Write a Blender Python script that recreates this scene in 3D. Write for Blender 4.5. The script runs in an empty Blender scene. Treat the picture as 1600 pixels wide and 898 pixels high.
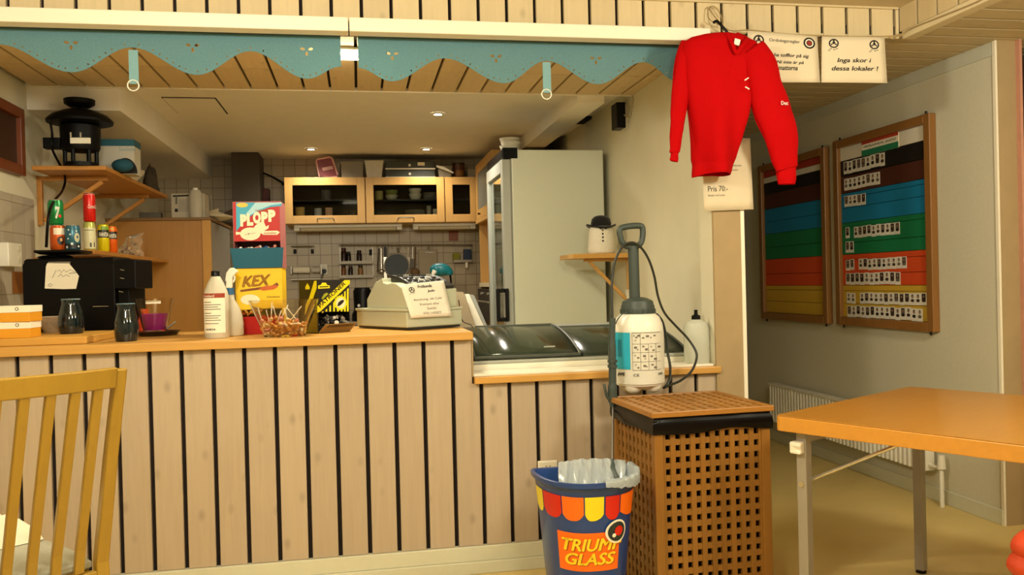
import bpy, bmesh, math, random
from mathutils import Vector, Matrix, noise
random.seed(7)
PI = math.pi
SC = bpy.context.scene
COL = SC.collection
# ------------------------------------------------------------------ camera
F, CX, CY, EYE = 1320.0, 800.0, 449.0, 1.2
ROT = (Vector((0.984, -0.178, -0.025)), Vector((-0.026, -0.002, -1.0)), Vector((0.178, 0.984, -0.007)))
def _orth():
    fx, fy = Vector((8080-CX, 259-CY, F)).normalized(), Vector((570-CX, 446-CY, F))
    fy = (fy - fx*fx.dot(fy)).normalized()
    fz = fx.cross(fy)
    if fz.y > 0: fz = -fz
    return Matrix((fx, fy, fz)).transposed()          # world -> camera (right, down, forward)
RM = _orth()
cd = bpy.data.cameras.new('camera'); cam = bpy.data.objects.new('camera', cd); COL.objects.link(cam)
cd.sensor_fit = 'HORIZONTAL'; cd.sensor_width = 36.0; cd.lens = F/1600*36.0; cd.clip_start = 0.05
right, down, fwd = RM[0], RM[1], RM[2]
m = Matrix((right, -Vector(down), -Vector(fwd))).transposed().to_4x4()
m.translation = Vector((0, 0, EYE)); cam.matrix_world = m
SC.camera = cam
# ------------------------------------------------------------------ light
SC.view_settings.view_transform = 'Standard'
SC.view_settings.look = 'None'
SC.view_settings.gamma = 1.0
SC.view_settings.use_curve_mapping = False
SC.view_settings.exposure = 0.12
w = bpy.data.worlds.new('world'); SC.world = w; w.use_nodes = True
w.node_tree.nodes['Background'].inputs[0].default_value = (1.0, 0.86, 0.62, 1)
w.node_tree.nodes['Background'].inputs[1].default_value = 0.05
def area(name, loc, size, power, color, rot=(0, 0, 0)):
    l = bpy.data.lights.new(name, 'AREA'); l.shape = 'RECTANGLE'; l.size, l.size_y = size
    l.energy = power; l.color = color
    o = bpy.data.objects.new(name, l); COL.objects.link(o); o.location = loc; o.rotation_euler = rot
    return o
HALL = (1.0, 0.945, 0.77)
def globe(loc, power, color, radius=0.14):  # unseen hall lamps, hung low and placed to light header, counter and corridor
    l = bpy.data.lights.new('unseen_hall_lamp', 'POINT'); l.energy = power; l.color = color; l.shadow_soft_size = radius
    o = bpy.data.objects.new('unseen_hall_lamp', l); COL.objects.link(o); o.location = loc
globe((-0.6, 1.55, 2.1), 82, HALL)
globe((0.6, 0.2, 2.15), 60, HALL)
globe((2.1, 1.5, 2.05), 75, HALL)
globe((-1.2, -0.9, 2.15), 40, HALL)
def spot(loc, power, color=(1.0, 0.90, 0.74), ang=2.6):
    l = bpy.data.lights.new('downlight_bulb', 'SPOT'); l.energy = power; l.color = color
    l.spot_size = ang; l.spot_blend = 0.8; l.shadow_soft_size = 0.04
    o = bpy.data.objects.new('downlight_bulb', l); COL.objects.link(o); o.location = loc
DOWN = [(0.54, 5.557), (-0.352, 7.027), (0.578, 7.006)]
for i, (x, y) in enumerate(DOWN): spot((x, y, 2.30), (80, 27, 27)[i])
# ------------------------------------------------------------------ pixel rays (1600 x 898)
def ray(u, v): return RM.transposed() @ Vector(((u-CX)/F, (v-CY)/F, 1.0))
C0 = Vector((0, 0, EYE))
def onY(u, v, Y): r = ray(u, v); return C0 + r*(Y/r.y)
def onX(u, v, X): r = ray(u, v); return C0 + r*(X/r.x)
def onZ(u, v, Z): r = ray(u, v); return C0 + r*((Z-EYE)/r.z)
def proj(p):
    c = RM @ (Vector(p)-C0); return CX+F*c.x/c.z, CY+F*c.y/c.z
# ------------------------------------------------------------------ materials
def srgb(h):
    h = h.lstrip('#'); out = []
    for i in (0, 2, 4):
        c = int(h[i:i+2], 16)/255; out.append(c/12.92 if c <= 0.04045 else ((c+0.055)/1.055)**2.4)
    return tuple(out)
MATS = {}
def mat(name, col, rough=0.5, metal=0.0, var=0.12, scale=30.0, bump=0.0, stretch=(1, 1, 1), trans=0.0, ior=1.45, emit=0, island=0.0, coat=0.0, alpha=1.0, sheen=0.0, transl=0.0, spec=0.5):
    if name in MATS: return MATS[name]
    m = bpy.data.materials.new(name); m.use_nodes = True; MATS[name] = m
    nt = m.node_tree; N = nt.nodes; L = nt.links; b = N['Principled BSDF']
    col = srgb(col) if isinstance(col, str) else col
    b.inputs['Roughness'].default_value = rough; b.inputs['Metallic'].default_value = metal
    b.inputs['Transmission Weight'].default_value = trans; b.inputs['IOR'].default_value = ior
    b.inputs['Coat Weight'].default_value = coat; b.inputs['Alpha'].default_value = alpha
    b.inputs['Sheen Weight'].default_value = sheen; b.inputs['Specular IOR Level'].default_value = spec
    tc = N.new('ShaderNodeTexCoord'); mp = N.new('ShaderNodeMapping'); mp.inputs['Scale'].default_value = stretch
    nz = N.new('ShaderNodeTexNoise'); nz.inputs['Scale'].default_value = scale; nz.inputs['Detail'].default_value = 5
    L.new(tc.outputs['Object'], mp.inputs[0]); L.new(mp.outputs[0], nz.inputs['Vector'])
    mx = N.new('ShaderNodeMixRGB'); mx.blend_type = 'MIX'
    mx.inputs[1].default_value = tuple(c*(1-var) for c in col)+(1,)
    mx.inputs[2].default_value = tuple(min(1, c*(1+var)) for c in col)+(1,)
    L.new(nz.outputs['Fac'], mx.inputs[0]); out = mx.outputs[0]
    if island:
        g = N.new('ShaderNodeNewGeometry'); hs = N.new('ShaderNodeHueSaturation')
        mr = N.new('ShaderNodeMapRange'); mr.inputs['To Min'].default_value = 1-island; mr.inputs['To Max'].default_value = 1+island
        L.new(g.outputs['Random Per Island'], mr.inputs['Value']); L.new(mr.outputs[0], hs.inputs['Value'])
        L.new(out, hs.inputs['Color']); out = hs.outputs[0]
    L.new(out, b.inputs['Base Color'])
    if emit:
        L.new(out, b.inputs['Emission Color']); b.inputs['Emission Strength'].default_value = emit
    if bump:
        bp = N.new('ShaderNodeBump'); bp.inputs['Strength'].default_value = bump; bp.inputs['Distance'].default_value = 0.01
        L.new(nz.outputs['Fac'], bp.inputs['Height']); L.new(bp.outputs[0], b.inputs['Normal'])
    if transl:
        t = N.new('ShaderNodeBsdfTranslucent'); L.new(out, t.inputs['Color'])
        ms = N.new('ShaderNodeMixShader'); ms.inputs[0].default_value = transl
        L.new(b.outputs[0], ms.inputs[1]); L.new(t.outputs[0], ms.inputs[2])
        L.new(ms.outputs[0], N['Material Output'].inputs['Surface'])
    return m
def slatwood(name, col, axis, knots=0.5, island=0.05, rough=0.65, var=0.10, grain=55):
    """painted or varnished boards: grain stretched along one axis, a few knots, each board its own tone"""
    if name in MATS: return MATS[name]
    m = bpy.data.materials.new(name); m.use_nodes = True; MATS[name] = m
    nt = m.node_tree; N = nt.nodes; L = nt.links; b = N['Principled BSDF']; b.inputs['Roughness'].default_value = rough
    col = srgb(col)
    tc = N.new('ShaderNodeTexCoord'); mp = N.new('ShaderNodeMapping')
    st = [1, 1, 1]; st[axis] = 0.07; mp.inputs['Scale'].default_value = st
    g = N.new('ShaderNodeNewGeometry')
    ad = N.new('ShaderNodeVectorMath'); ad.operation = 'ADD'
    cb = N.new('ShaderNodeCombineXYZ'); ml = N.new('ShaderNodeMath'); ml.operation = 'MULTIPLY'; ml.inputs[1].default_value = 31.0
    L.new(g.outputs['Random Per Island'], ml.inputs[0])
    for i in range(3): L.new(ml.outputs[0], cb.inputs[i])
    L.new(tc.outputs['Object'], ad.inputs[0]); L.new(cb.outputs[0], ad.inputs[1]); L.new(ad.outputs[0], mp.inputs[0])
    nz = N.new('ShaderNodeTexNoise'); nz.inputs['Scale'].default_value = grain; nz.inputs['Detail'].default_value = 6; nz.inputs['Distortion'].default_value = 0.6
    L.new(mp.outputs[0], nz.inputs['Vector'])
    mx = N.new('ShaderNodeMixRGB'); mx.inputs[1].default_value = tuple(c*(1-var) for c in col)+(1,); mx.inputs[2].default_value = tuple(min(1, c*(1+var)) for c in col)+(1,)
    L.new(nz.outputs['Fac'], mx.inputs[0]); out = mx.outputs[0]
    if knots:
        mp2 = N.new('ShaderNodeMapping'); s2 = [11, 11, 11]; s2[axis] = 6.5; mp2.inputs['Scale'].default_value = s2
        L.new(ad.outputs[0], mp2.inputs[0])
        vo = N.new('ShaderNodeTexVoronoi'); vo.inputs['Scale'].default_value = 1.0; L.new(mp2.outputs[0], vo.inputs['Vector'])
        rp = N.new('ShaderNodeMapRange'); rp.inputs['From Min'].default_value = 0.03; rp.inputs['From Max'].default_value = 0.2
        rp.inputs['To Min'].default_value = knots; rp.inputs['To Max'].default_value = 0.0
        L.new(vo.outputs['Distance'], rp.inputs['Value'])
        kx = N.new('ShaderNodeMixRGB'); kx.inputs[2].default_value = tuple(c*0.45 for c in col)+(1,)
        L.new(rp.outputs[0], kx.inputs[0]); L.new(out, kx.inputs[1]); out = kx.outputs[0]
    hs = N.new('ShaderNodeHueSaturation'); mr = N.new('ShaderNodeMapRange')
    mr.inputs['To Min'].default_value = 1-island; mr.inputs['To Max'].default_value = 1+island
    L.new(g.outputs['Random Per Island'], mr.inputs['Value']); L.new(mr.outputs[0], hs.inputs['Value']); L.new(out, hs.inputs['Color'])
    L.new(hs.outputs[0], b.inputs['Base Color'])
    bp = N.new('ShaderNodeBump'); bp.inputs['Strength'].default_value = 0.15; bp.inputs['Distance'].default_value = 0.004
    L.new(nz.outputs['Fac'], bp.inputs['Height']); L.new(bp.outputs[0], b.inputs['Normal'])
    return m
def tiles(name, col, joint, size, plane):
    """square tiles; plane 'xz' or 'yz'"""
    m = bpy.data.materials.new(name); m.use_nodes = True; MATS[name] = m
    nt = m.node_tree; N = nt.nodes; L = nt.links; b = N['Principled BSDF']; b.inputs['Roughness'].default_value = 0.35
    tc = N.new('ShaderNodeTexCoord'); sp = N.new('ShaderNodeSeparateXYZ'); cb = N.new('ShaderNodeCombineXYZ')
    L.new(tc.outputs['Object'], sp.inputs[0])
    L.new(sp.outputs[0 if plane == 'xz' else 1], cb.inputs[0]); L.new(sp.outputs[2], cb.inputs[1])
    br = N.new('ShaderNodeTexBrick'); br.offset = 0.0; br.squash = 1.0
    c = srgb(col)
    br.inputs['Color1'].default_value = tuple(x*0.93 for x in c)+(1,); br.inputs['Color2'].default_value = tuple(x*1.07 for x in c)+(1,)
    br.inputs['Mortar'].default_value = srgb(joint)+(1,)
    br.inputs['Scale'].default_value = 1.0; br.inputs['Mortar Size'].default_value = 0.0022; br.inputs['Mortar Smooth'].default_value = 0.2
    br.inputs['Brick Width'].default_value = size; br.inputs['Row Height'].default_value = size
    L.new(cb.outputs[0], br.inputs['Vector']); L.new(br.outputs['Color'], b.inputs['Base Color'])
    bp = N.new('ShaderNodeBump'); bp.inputs['Strength'].default_value = 0.4; bp.inputs['Distance'].default_value = 0.003; bp.invert = True
    L.new(br.outputs['Fac'], bp.inputs['Height']); L.new(bp.outputs[0], b.inputs['Normal'])
    return m
# ------------------------------------------------------------------ mesh building
class MB:
    def __init__(s): s.bm = bmesh.new(); s.mi = 0
    def _f(s, vs):
        try: f = s.bm.faces.new(vs); f.material_index = s.mi; return f
        except ValueError: return None
    def box(s, a, b, M=None):
        x0, y0, z0 = a; x1, y1, z1 = b
        P = [(x0, y0, z0), (x1, y0, z0), (x1, y1, z0), (x0, y1, z0), (x0, y0, z1), (x1, y0, z1), (x1, y1, z1), (x0, y1, z1)]
        v = [s.bm.verts.new(M @ Vector(p) if M else p) for p in P]
        for q in ((3, 2, 1, 0), (4, 5, 6, 7), (0, 1, 5, 4), (1, 2, 6, 5), (2, 3, 7, 6), (3, 0, 4, 7)): s._f([v[i] for i in q])
        return s
    def loft(s, rings, caps=True, closed=True):
        R = [[s.bm.verts.new(p) for p in r] for r in rings]; n = len(R[0])
        for a, b in zip(R[:-1], R[1:]):
            for i in range(n if closed else n-1):
                j = (i+1) % n; s._f([a[i], a[j], b[j], b[i]])
        if caps and closed: s._f(R[0][::-1]); s._f(R[-1])
        return s
    def lathe(s, prof, c=(0, 0, 0), seg=24, M=None, caps=True, sx=1.0, sy=1.0):
        c = Vector(c); rings = []
        for r, z in prof:
            ring = []
            for i in range(seg):
                a = 2*PI*i/seg; p = c + Vector((r*sx*math.cos(a), r*sy*math.sin(a), z)); ring.append(M @ p if M else p)
            rings.append(ring)
        return s.loft(rings, caps)
    def cyl(s, p0, p1, r0, r1=None, seg=14, caps=True):
        return s.tube([p0, p1], [r0, r0 if r1 is None else r1], seg, caps)
    def tube(s, pts, r, seg=8, caps=True, closed=False, flat=1.0):
        pts = [Vector(p) for p in pts]; n = len(pts)
        rs = r if isinstance(r, (list, tuple)) else [r]*n
        t0 = (pts[1]-pts[0]).normalized(); up = Vector((0, 0, 1)) if abs(t0.z) < 0.9 else Vector((1, 0, 0))
        nrm = (up - t0*up.dot(t0)).normalized(); rings = []
        for i in range(n):
            if closed: t = (pts[(i+1) % n]-pts[i-1]).normalized()
            else: t = (pts[min(i+1, n-1)]-pts[max(i-1, 0)]).normalized()
            nrm = (nrm - t*nrm.dot(t)).normalized(); bn = t.cross(nrm)
            rings.append([pts[i] + (nrm*math.cos(2*PI*k/seg)*flat + bn*math.sin(2*PI*k/seg))*rs[i] for k in range(seg)])
        if closed: rings.append(rings[0]); 
        s.loft(rings, caps and not closed)
        if closed: bmesh.ops.remove_doubles(s.bm, verts=s.bm.verts, dist=1e-6)
        return s
    def bar(s, p0, p1, w, d, side=(1, 0, 0)):
        p0, p1 = Vector(p0), Vector(p1); t = (p1-p0).normalized(); sd = Vector(side); sd = (sd - t*sd.dot(t)).normalized(); nn = t.cross(sd)
        rings = [[p + sd*w/2*a + nn*d/2*b for a, b in ((-1, -1), (1, -1), (1, 1), (-1, 1))] for p in (p0, p1)]
        return s.loft(rings)
    def prism(s, poly, vec):
        vec = Vector(vec); return s.loft([[Vector(p) for p in poly], [Vector(p)+vec for p in poly]])
    def ell(s, c, rx, ry, rz, seg=16, rings=10, M=None):
        prof = [(max(1e-4, math.sin(PI*i/rings)), -math.cos(PI*i/rings)) for i in range(rings+1)]
        c = Vector(c); rr = []
        for r, z in prof:
            ring = []
            for k in range(seg):
                a = 2*PI*k/seg; p = Vector((rx*r*math.cos(a), ry*r*math.sin(a), rz*z)); p = (M @ p if M else p) + c; ring.append(p)
            rr.append(ring)
        return s.loft(rr)
    def grid(s, fn, nu, nv):
        return s.loft([[fn(i/nu, j/nv) for i in range(nu+1)] for j in range(nv+1)], False, False)
def world_m(o):
    m = Matrix.Identity(4)
    while o is not None:
        m = o.matrix_basis @ m; o = o.parent
    return m
def tag(o, label=None, cat=None, group=None, kind=None):
    for k, v in (('label', label), ('category', cat), ('group', group), ('kind', kind)):
        if v: o[k] = v
    return o
def build(mb, name, mats, parent=None, smooth=False, bevel=0.0, label=None, cat=None, group=None, kind=None, local=False, subsurf=0, solid=0.0, seg=2, angle=35):
    bm = mb.bm
    bmesh.ops.recalc_face_normals(bm, faces=bm.faces)
    me = bpy.data.meshes.new(name)
    if parent is not None:
        if not local: bm.transform(world_m(parent).inverted())
        loc = None
    elif not local:
        xs = [v.co for v in bm.verts]
        loc = Vector(((min(p.x for p in xs)+max(p.x for p in xs))/2, (min(p.y for p in xs)+max(p.y for p in xs))/2, min(p.z for p in xs)))
        bm.transform(Matrix.Translation(-loc))
    else: loc = None
    if smooth:
        for f in bm.faces: f.smooth = True
    bm.to_mesh(me); bm.free()
    o = bpy.data.objects.new(name, me); COL.objects.link(o)
    for mm in (mats if isinstance(mats, (list, tuple)) else [mats]): me.materials.append(mm)
    if parent is not None: o.parent = parent
    if loc is not None: o.location = loc
    if solid:
        md = o.modifiers.new('thickness', 'SOLIDIFY'); md.thickness = solid; md.offset = 0
    if bevel:
        md = o.modifiers.new('bevel', 'BEVEL'); md.width = bevel; md.segments = seg; md.limit_method = 'ANGLE'; md.angle_limit = math.radians(40)
    if subsurf:
        md = o.modifiers.new('smooth', 'SUBSURF'); md.levels = subsurf; md.render_levels = subsurf
    if smooth and angle:
        me.set_sharp_from_angle(angle=math.radians(angle))
    return tag(o, label, cat, group, kind)
def thing(name, label, cat, loc=(0, 0, 0), rz=0.0, group=None):
    o = bpy.data.objects.new(name, None); COL.objects.link(o); o.location = loc; o.rotation_euler = (0, 0, rz); o.empty_display_size = 0.05
    return tag(o, label, cat, group)
def dup(root, loc, rz=0.0, label=None, group=None, scale=None):
    r = root.copy(); COL.objects.link(r); r.location = loc; r.rotation_euler = (0, 0, rz)
    if scale: r.scale = scale
    if label: r['label'] = label
    if group: r['group'] = group
    for ch in root.children:
        c = ch.copy(); COL.objects.link(c); c.parent = r
        for g in ch.children:
            d = g.copy(); COL.objects.link(d); d.parent = c
    return r
def font_mesh(string, bold=0.0, shear=0.0, depth=0.0, spacing=1.0):
    cu = bpy.data.curves.new('lettering', 'FONT'); cu.body = string; cu.size = 1.0; cu.offset = bold if bold > 0.06 else 0.0; cu.shear = shear
    cu.extrude = depth; cu.space_character = spacing; cu.resolution_u = 3; cu.fill_mode = 'FRONT' if depth == 0 else 'BOTH'
    ob = bpy.data.objects.new('lettering', cu); COL.objects.link(ob)
    bpy.context.view_layer.update()
    me = bpy.data.meshes.new_from_object(ob.evaluated_get(bpy.context.evaluated_depsgraph_get()))
    bpy.data.objects.remove(ob); bpy.data.curves.remove(cu)
    if 0 < bold <= 0.06:                       # heavier strokes: the same glyphs set again a hair to each side
        bm = bmesh.new(); bm.from_mesh(me); g0 = bm.verts[:]+bm.edges[:]+bm.faces[:]
        for dx, dy in ((bold, 0), (-bold, 0), (0, bold*0.7), (0, -bold*0.7)):
            r = bmesh.ops.duplicate(bm, geom=g0)
            for v in r['geom']:
                if isinstance(v, bmesh.types.BMVert): v.co.x += dx; v.co.y += dy
        bm.to_mesh(me); bm.free()
    return me
def slice_x(bm, x0, x1, n):
    for i in range(1, n):
        bmesh.ops.bisect_plane(bm, geom=bm.verts[:]+bm.edges[:]+bm.faces[:], plane_co=(x0+(x1-x0)*i/n, 0, 0), plane_no=(1, 0, 0), dist=1e-6)
def letters(string, org, xd, yd, width=None, height=None, m=None, parent=None, bold=0.0, shear=0.0, align='l', wrap=None, name='lettering', lift=0.0008):
    """string laid from org (bottom-left corner, or centre bottom) along xd with up yd; wrap=(centre, radius, start angle) bends it round a vertical axis"""
    me = font_mesh(string, bold, shear)
    bm = bmesh.new(); bm.from_mesh(me); bpy.data.meshes.remove(me)
    xs = [v.co.x for v in bm.verts]; ys = [v.co.y for v in bm.verts]
    x0, x1, y0, y1 = min(xs), max(xs), min(ys), max(ys)
    sy = (height/(y1-y0)) if height else width/(x1-x0)
    sx = (width/(x1-x0)) if width else sy
    if wrap: slice_x(bm, x0, x1, max(8, int((x1-x0)*8)))
    xd = Vector(xd).normalized() if not wrap else None; yd = Vector(yd).normalized(); org = Vector(org)
    for v in bm.verts:
        a = (v.co.x-x0)*sx; b = (v.co.y-y0)*sy
        if align == 'c': a -= (x1-x0)*sx/2
        if align == 'r': a -= (x1-x0)*sx
        if wrap:
            c, r, ang = wrap; r += lift; th = ang + a/r
            v.co = Vector((c[0]+r*math.cos(th), c[1]+r*math.sin(th), org.z+b))
        else: v.co = org + xd*a + yd*b + xd.cross(yd)*lift
    w_ = MB(); w_.bm.free(); w_.bm = bm
    return build(w_, name, m, parent)
def flat_poly(pts, m, name, parent, lift=0.0):
    mb = MB(); mb._f([mb.bm.verts.new(p) for p in pts]); return build(mb, name, m, parent)
def struct(mb, name, mats, **k): return build(mb, name, mats, kind='structure', **k)
# ------------------------------------------------------------------ palette
SLAT = slatwood('pale_painted_slat', '#b5a288', 2, knots=0.42)
SLATY = slatwood('ceiling_slat_lengthwise', '#d6c096', 1, knots=0.35)
SLATX = slatwood('ceiling_slat_crosswise', '#c7b68e', 0, knots=0.3)
SLATF = slatwood('facade_slat', '#cbb88e', 2, knots=0.45)
DARK = mat('dark_backing', '#1c130d', 0.9)
WHITE = mat('white_gloss_paint', '#efe6cf', 0.4, var=0.03)
PLASTER = mat('pale_plaster', '#d9d3b8', 0.85, var=0.05, scale=6, bump=0.08)
PLASTERW = mat('white_plaster', '#f1ece2', 0.85, var=0.05, scale=8, bump=0.06)
ROUGHP = mat('board_wall_paint', '#cfcab2', 0.9, var=0.06, scale=60, bump=0.1)
BEIGE = mat('beige_stained_board', '#a58e66', 0.7, var=0.12, scale=9, bump=0.05)
BASEB = mat('pale_green_baseboard', '#cfcdb4', 0.45, var=0.05)
FLOORM = mat('beige_linoleum', '#d6be7a', 0.42, var=0.07, scale=7)
PINE = slatwood('varnished_pine', '#c8964a', 0, knots=0.25, island=0.03, rough=0.38, var=0.13)
PINEY = slatwood('varnished_pine_lengthwise', '#b27830', 1, knots=0.2, island=0.03, rough=0.4, var=0.13)
BIRCH = slatwood('birch_veneer', '#c99d58', 2, knots=0.0, island=0.02, rough=0.4, var=0.08, grain=80)
TILEB = tiles('back_wall_tile', '#b3a283', '#6b5b42', 0.0985, 'xz')
TILEL = tiles('left_wall_tile', '#b3ab98', '#8d8471', 0.15, 'yz')
BLACK = mat('black_plastic', '#060505', 0.35, var=0.05, spec=0.25)
BLACKM = mat('matt_black', '#0c0a09', 0.7, var=0.1)
CHROME = mat('brushed_steel', '#c9c5bb', 0.25, 0.9, var=0.04)
GLASS = mat('clear_glass', '#ffffff', 0.02, trans=1.0, var=0.0, ior=1.2)
PAPER = mat('white_paper', '#efe8d2', 0.85, var=0.02)
INK = mat('black_ink', '#16120f', 0.8, var=0.0)
GREYINK = mat('grey_ink', '#6d675c', 0.8, var=0.0)
WHITEP = mat('white_plastic', '#e6e1cf', 0.4, var=0.03)
# ------------------------------------------------------------------ setting
YC, XL, XW, XR = 3.47, -1.66, 1.60, 2.954
struct(MB().box((-4, -3, -0.06), (5, 8.2, 0)), 'floor', FLOORM)
mb = MB()                                                       # hall ceiling (raised part) with its boards
mb.box((-4, -3, 2.40), (2.46, 3.49, 2.46))
struct(mb, 'ceiling_hall', SLATX)
def boards_x(x0, x1, y0, y1, z, pitch, gap, start=None):        # boards running along X
    mb = MB(); y = start if start is not None else y0
    while y < y1:
        a, b = max(y, y0), min(y+pitch-gap, y1)
        if b > a: mb.box((x0, a, z), (x1, b, z+0.007))
        y += pitch
    return mb
mb = boards_x(1.655, 3.9, YC+0.005, 8.0, 2.27, 0.1255, 0.017, 3.446)
mb2 = boards_x(2.452, 3.9, -1.0, YC+0.005, 2.27, 0.1255, 0.017, 3.446-0.1255*36)
for f in list(mb2.bm.faces): mb._f([mb.bm.verts.new(v.co) for v in f.verts])
bmesh.ops.remove_doubles(mb.bm, verts=mb.bm.verts, dist=1e-5)
mb.mi = 1; mb.box((1.655, YC+0.01, 2.279), (3.9, 8.0, 2.32)); mb.box((2.46, -1.0, 2.279), (3.9, YC+0.01, 2.32))
struct(mb, 'ceiling_corridor', [SLATX, DARK])
mb = MB(); x = XL+0.01; k = 0                                   # slatted ceiling just inside the serving hatch
x = XL + 0.03
while x < XW:
    mb.box((x, YC+0.09, 2.27), (min(x+0.1235, XW), 4.272, 2.288)); mb.box((x, 4.277, 2.27), (min(x+0.1235, XW), 4.72, 2.288)); x += 0.1375
mb.mi = 1; mb.box((XL, YC+0.09, 2.289), (XW, 4.72, 2.33))
mb.mi = 2; mb.box((XL, 4.72, 2.265), (XW, 4.735, 2.33))
struct(mb, 'ceiling_hatch', [SLATY, DARK, PLASTERW])
struct(MB().box((XL, 4.735, 2.32), (XW, 7.7, 2.38)), 'ceiling_kitchen', PLASTERW)
# slatted beam over the counter and its return towards the camera
mb = MB(); p0 = onY(500+50/2.857, 10, YC).x; x = p0 - 0.1193*16 + 0.007; n = 0
while x < 2.44:
    mb.box((x, YC-0.0, 2.262), (min(x+0.105, 2.447), YC+0.018, 2.40)); x += 0.1193
mb.mi = 1; mb.box((-4, YC+0.019, 2.265), (2.447, YC+0.03, 2.40)); mb.mi = 0
mb.box((-4, YC-0.012, 2.392), (2.44, YC, 2.40))
struct(mb, 'wall_front_header', [SLATF, DARK])
mb = MB(); y = YC-0.005
while y > -1.0:
    mb.box((2.448, y-0.115, 2.29), (2.466, y, 2.46)); y -= 0.1285
mb.mi = 1; mb.box((2.467, -1.0, 2.29), (2.48, YC, 2.46))
struct(mb, 'wall_header_return', [SLATF, DARK])
struct(MB().box((2.44, -1.0, 2.25), (2.50, 3.44, 2.287)), 'trim_1', mat('cream_paint', '#d8caa4', 0.6, var=0.05), bevel=0.004)
# white shutter box below the slatted beam, in two lengths
xs = onY(545, 45, YC-0.05).x
struct(MB().box((-4, YC-0.05, 2.212), (xs-0.002, YC+0.02, 2.268)), 'trim_2', WHITE, bevel=0.004)
struct(MB().box((xs+0.002, YC-0.05, 2.212), (1.515, YC+0.02, 2.268)), 'trim_3', WHITE, bevel=0.004)
struct(MB().box((XL, YC+0.03, 2.222), (1.58, YC+0.06, 2.268)), 'trim_4', DARK)  # dark strip standing in for the shadow gap between shutter box and valances
# kitchen walls
struct(MB().box((XL-0.12, YC+0.101, 0), (XL, 7.7, 2.4)), 'wall_left', PLASTER)
struct(MB().box((XL, 7.6, 0), (XW, 7.7, 2.4)), 'wall_back', TILEB)
struct(MB().box((XW, YC+0.131, 0), (1.6549, 8.0, 2.38)), 'wall_right', PLASTER)
struct(MB().box((1.52, YC, 0), (1.655, YC+0.131, 2.262)), 'wall_end', PLASTER)
struct(MB().box((1.522, YC-0.014, 0), (1.648, YC, 2.262)), 'trim_5', BEIGE)
struct(MB().box((1.648, YC-0.016, 0), (1.665, YC+0.02, 2.262)), 'trim_6', WHITE)
struct(MB().box((-4, YC-0.0, 0), (XL, YC+0.1, 2.4)), 'wall_front', SLATF)
struct(MB().box((XL, 3.9, 0.9), (XL+0.008, 4.77, 1.69)), 'trim_7', TILEL)
struct(MB().box((XL, 4.735, 2.15), (-1.21, 7.6, 2.32)), 'ceiling_duct_left', PLASTERW)
struct(MB().box((1.27, 4.735, 2.225), (1.43, 7.6, 2.32)), 'ceiling_duct_right', PLASTERW)
# corridor wall with the boards, its end, and the dark doorway beyond
struct(MB().box((XR, 3.485, 0), (XR+0.105, 8.0, 2.27)), 'wall_corridor', ROUGHP)
struct(MB().box((XR-0.006, 3.50, 2.205), (XR, 8.0, 2.27)), 'trim_8', mat('pale_grey_strip', '#c3c3b0', 0.7, var=0.04))
struct(MB().box((XR+0.003, 3.475, 0), (XR+0.098, 3.485, 2.27)), 'trim_9', BEIGE)
struct(MB().box((XR-0.008, 3.478, 0.0), (XR+0.003, 3.495, 2.27)), 'trim_10', WHITE)
struct(MB().box((XR+0.098, 3.45, 0), (XR+0.112, 3.52, 2.27)), 'trim_11', mat('pinkish_wood_strip', '#c08a72', 0.6))
struct(MB().box((XR+0.11, 3.55, 0.0), (4.0, 3.60, 2.2)), 'door_1', mat('dark_brown_door', '#2a0d08', 0.5))
struct(MB().box((1.655, 8.0, 0), (5, 8.1, 2.4)), 'wall_far', ROUGHP)
struct(MB().box((4.0, -3, 0), (4.1, 8.0, 2.4)), 'wall_hall_right', ROUGHP)
struct(MB().box((-4.1, -3, 0), (-4.0, 3.6, 2.5)), 'wall_hall_left', ROUGHP)
struct(MB().box((-4, -3.1, 0), (4.1, -3.0, 2.5)), 'wall_hall_back', ROUGHP)
mb = MB(); mb.box((XR-0.014, 3.485, 0), (XR, 8.0, 0.072))
struct(mb, 'baseboard_corridor', BASEB, bevel=0.003)
# hatch cover in the kitchen ceiling: a thin dark joint round a panel
mb = MB(); q = [(-1.09, 5.18), (-0.80, 5.63)]
mb.box((q[0][0], q[0][1], 2.312), (q[1][0], q[1][1], 2.3205)); h = build(mb, 'ceiling_access_panel', PLASTERW, label='square access panel outlined in the white kitchen ceiling', cat='panel')
mb = MB(); t = 0.006
mb.box((-1.09-t, 5.18-t, 2.316), (-0.80+t, 5.18, 2.3205)); mb.box((-1.09-t, 5.63, 2.316), (-0.80+t, 5.63+t, 2.3205))
mb.box((-1.09-t, 5.18, 2.316), (-1.09, 5.63, 2.3205)); mb.box((-0.80, 5.18, 2.316), (-0.80+t, 5.63, 2.3205))
build(mb, 'joint', DARK, h)
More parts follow.
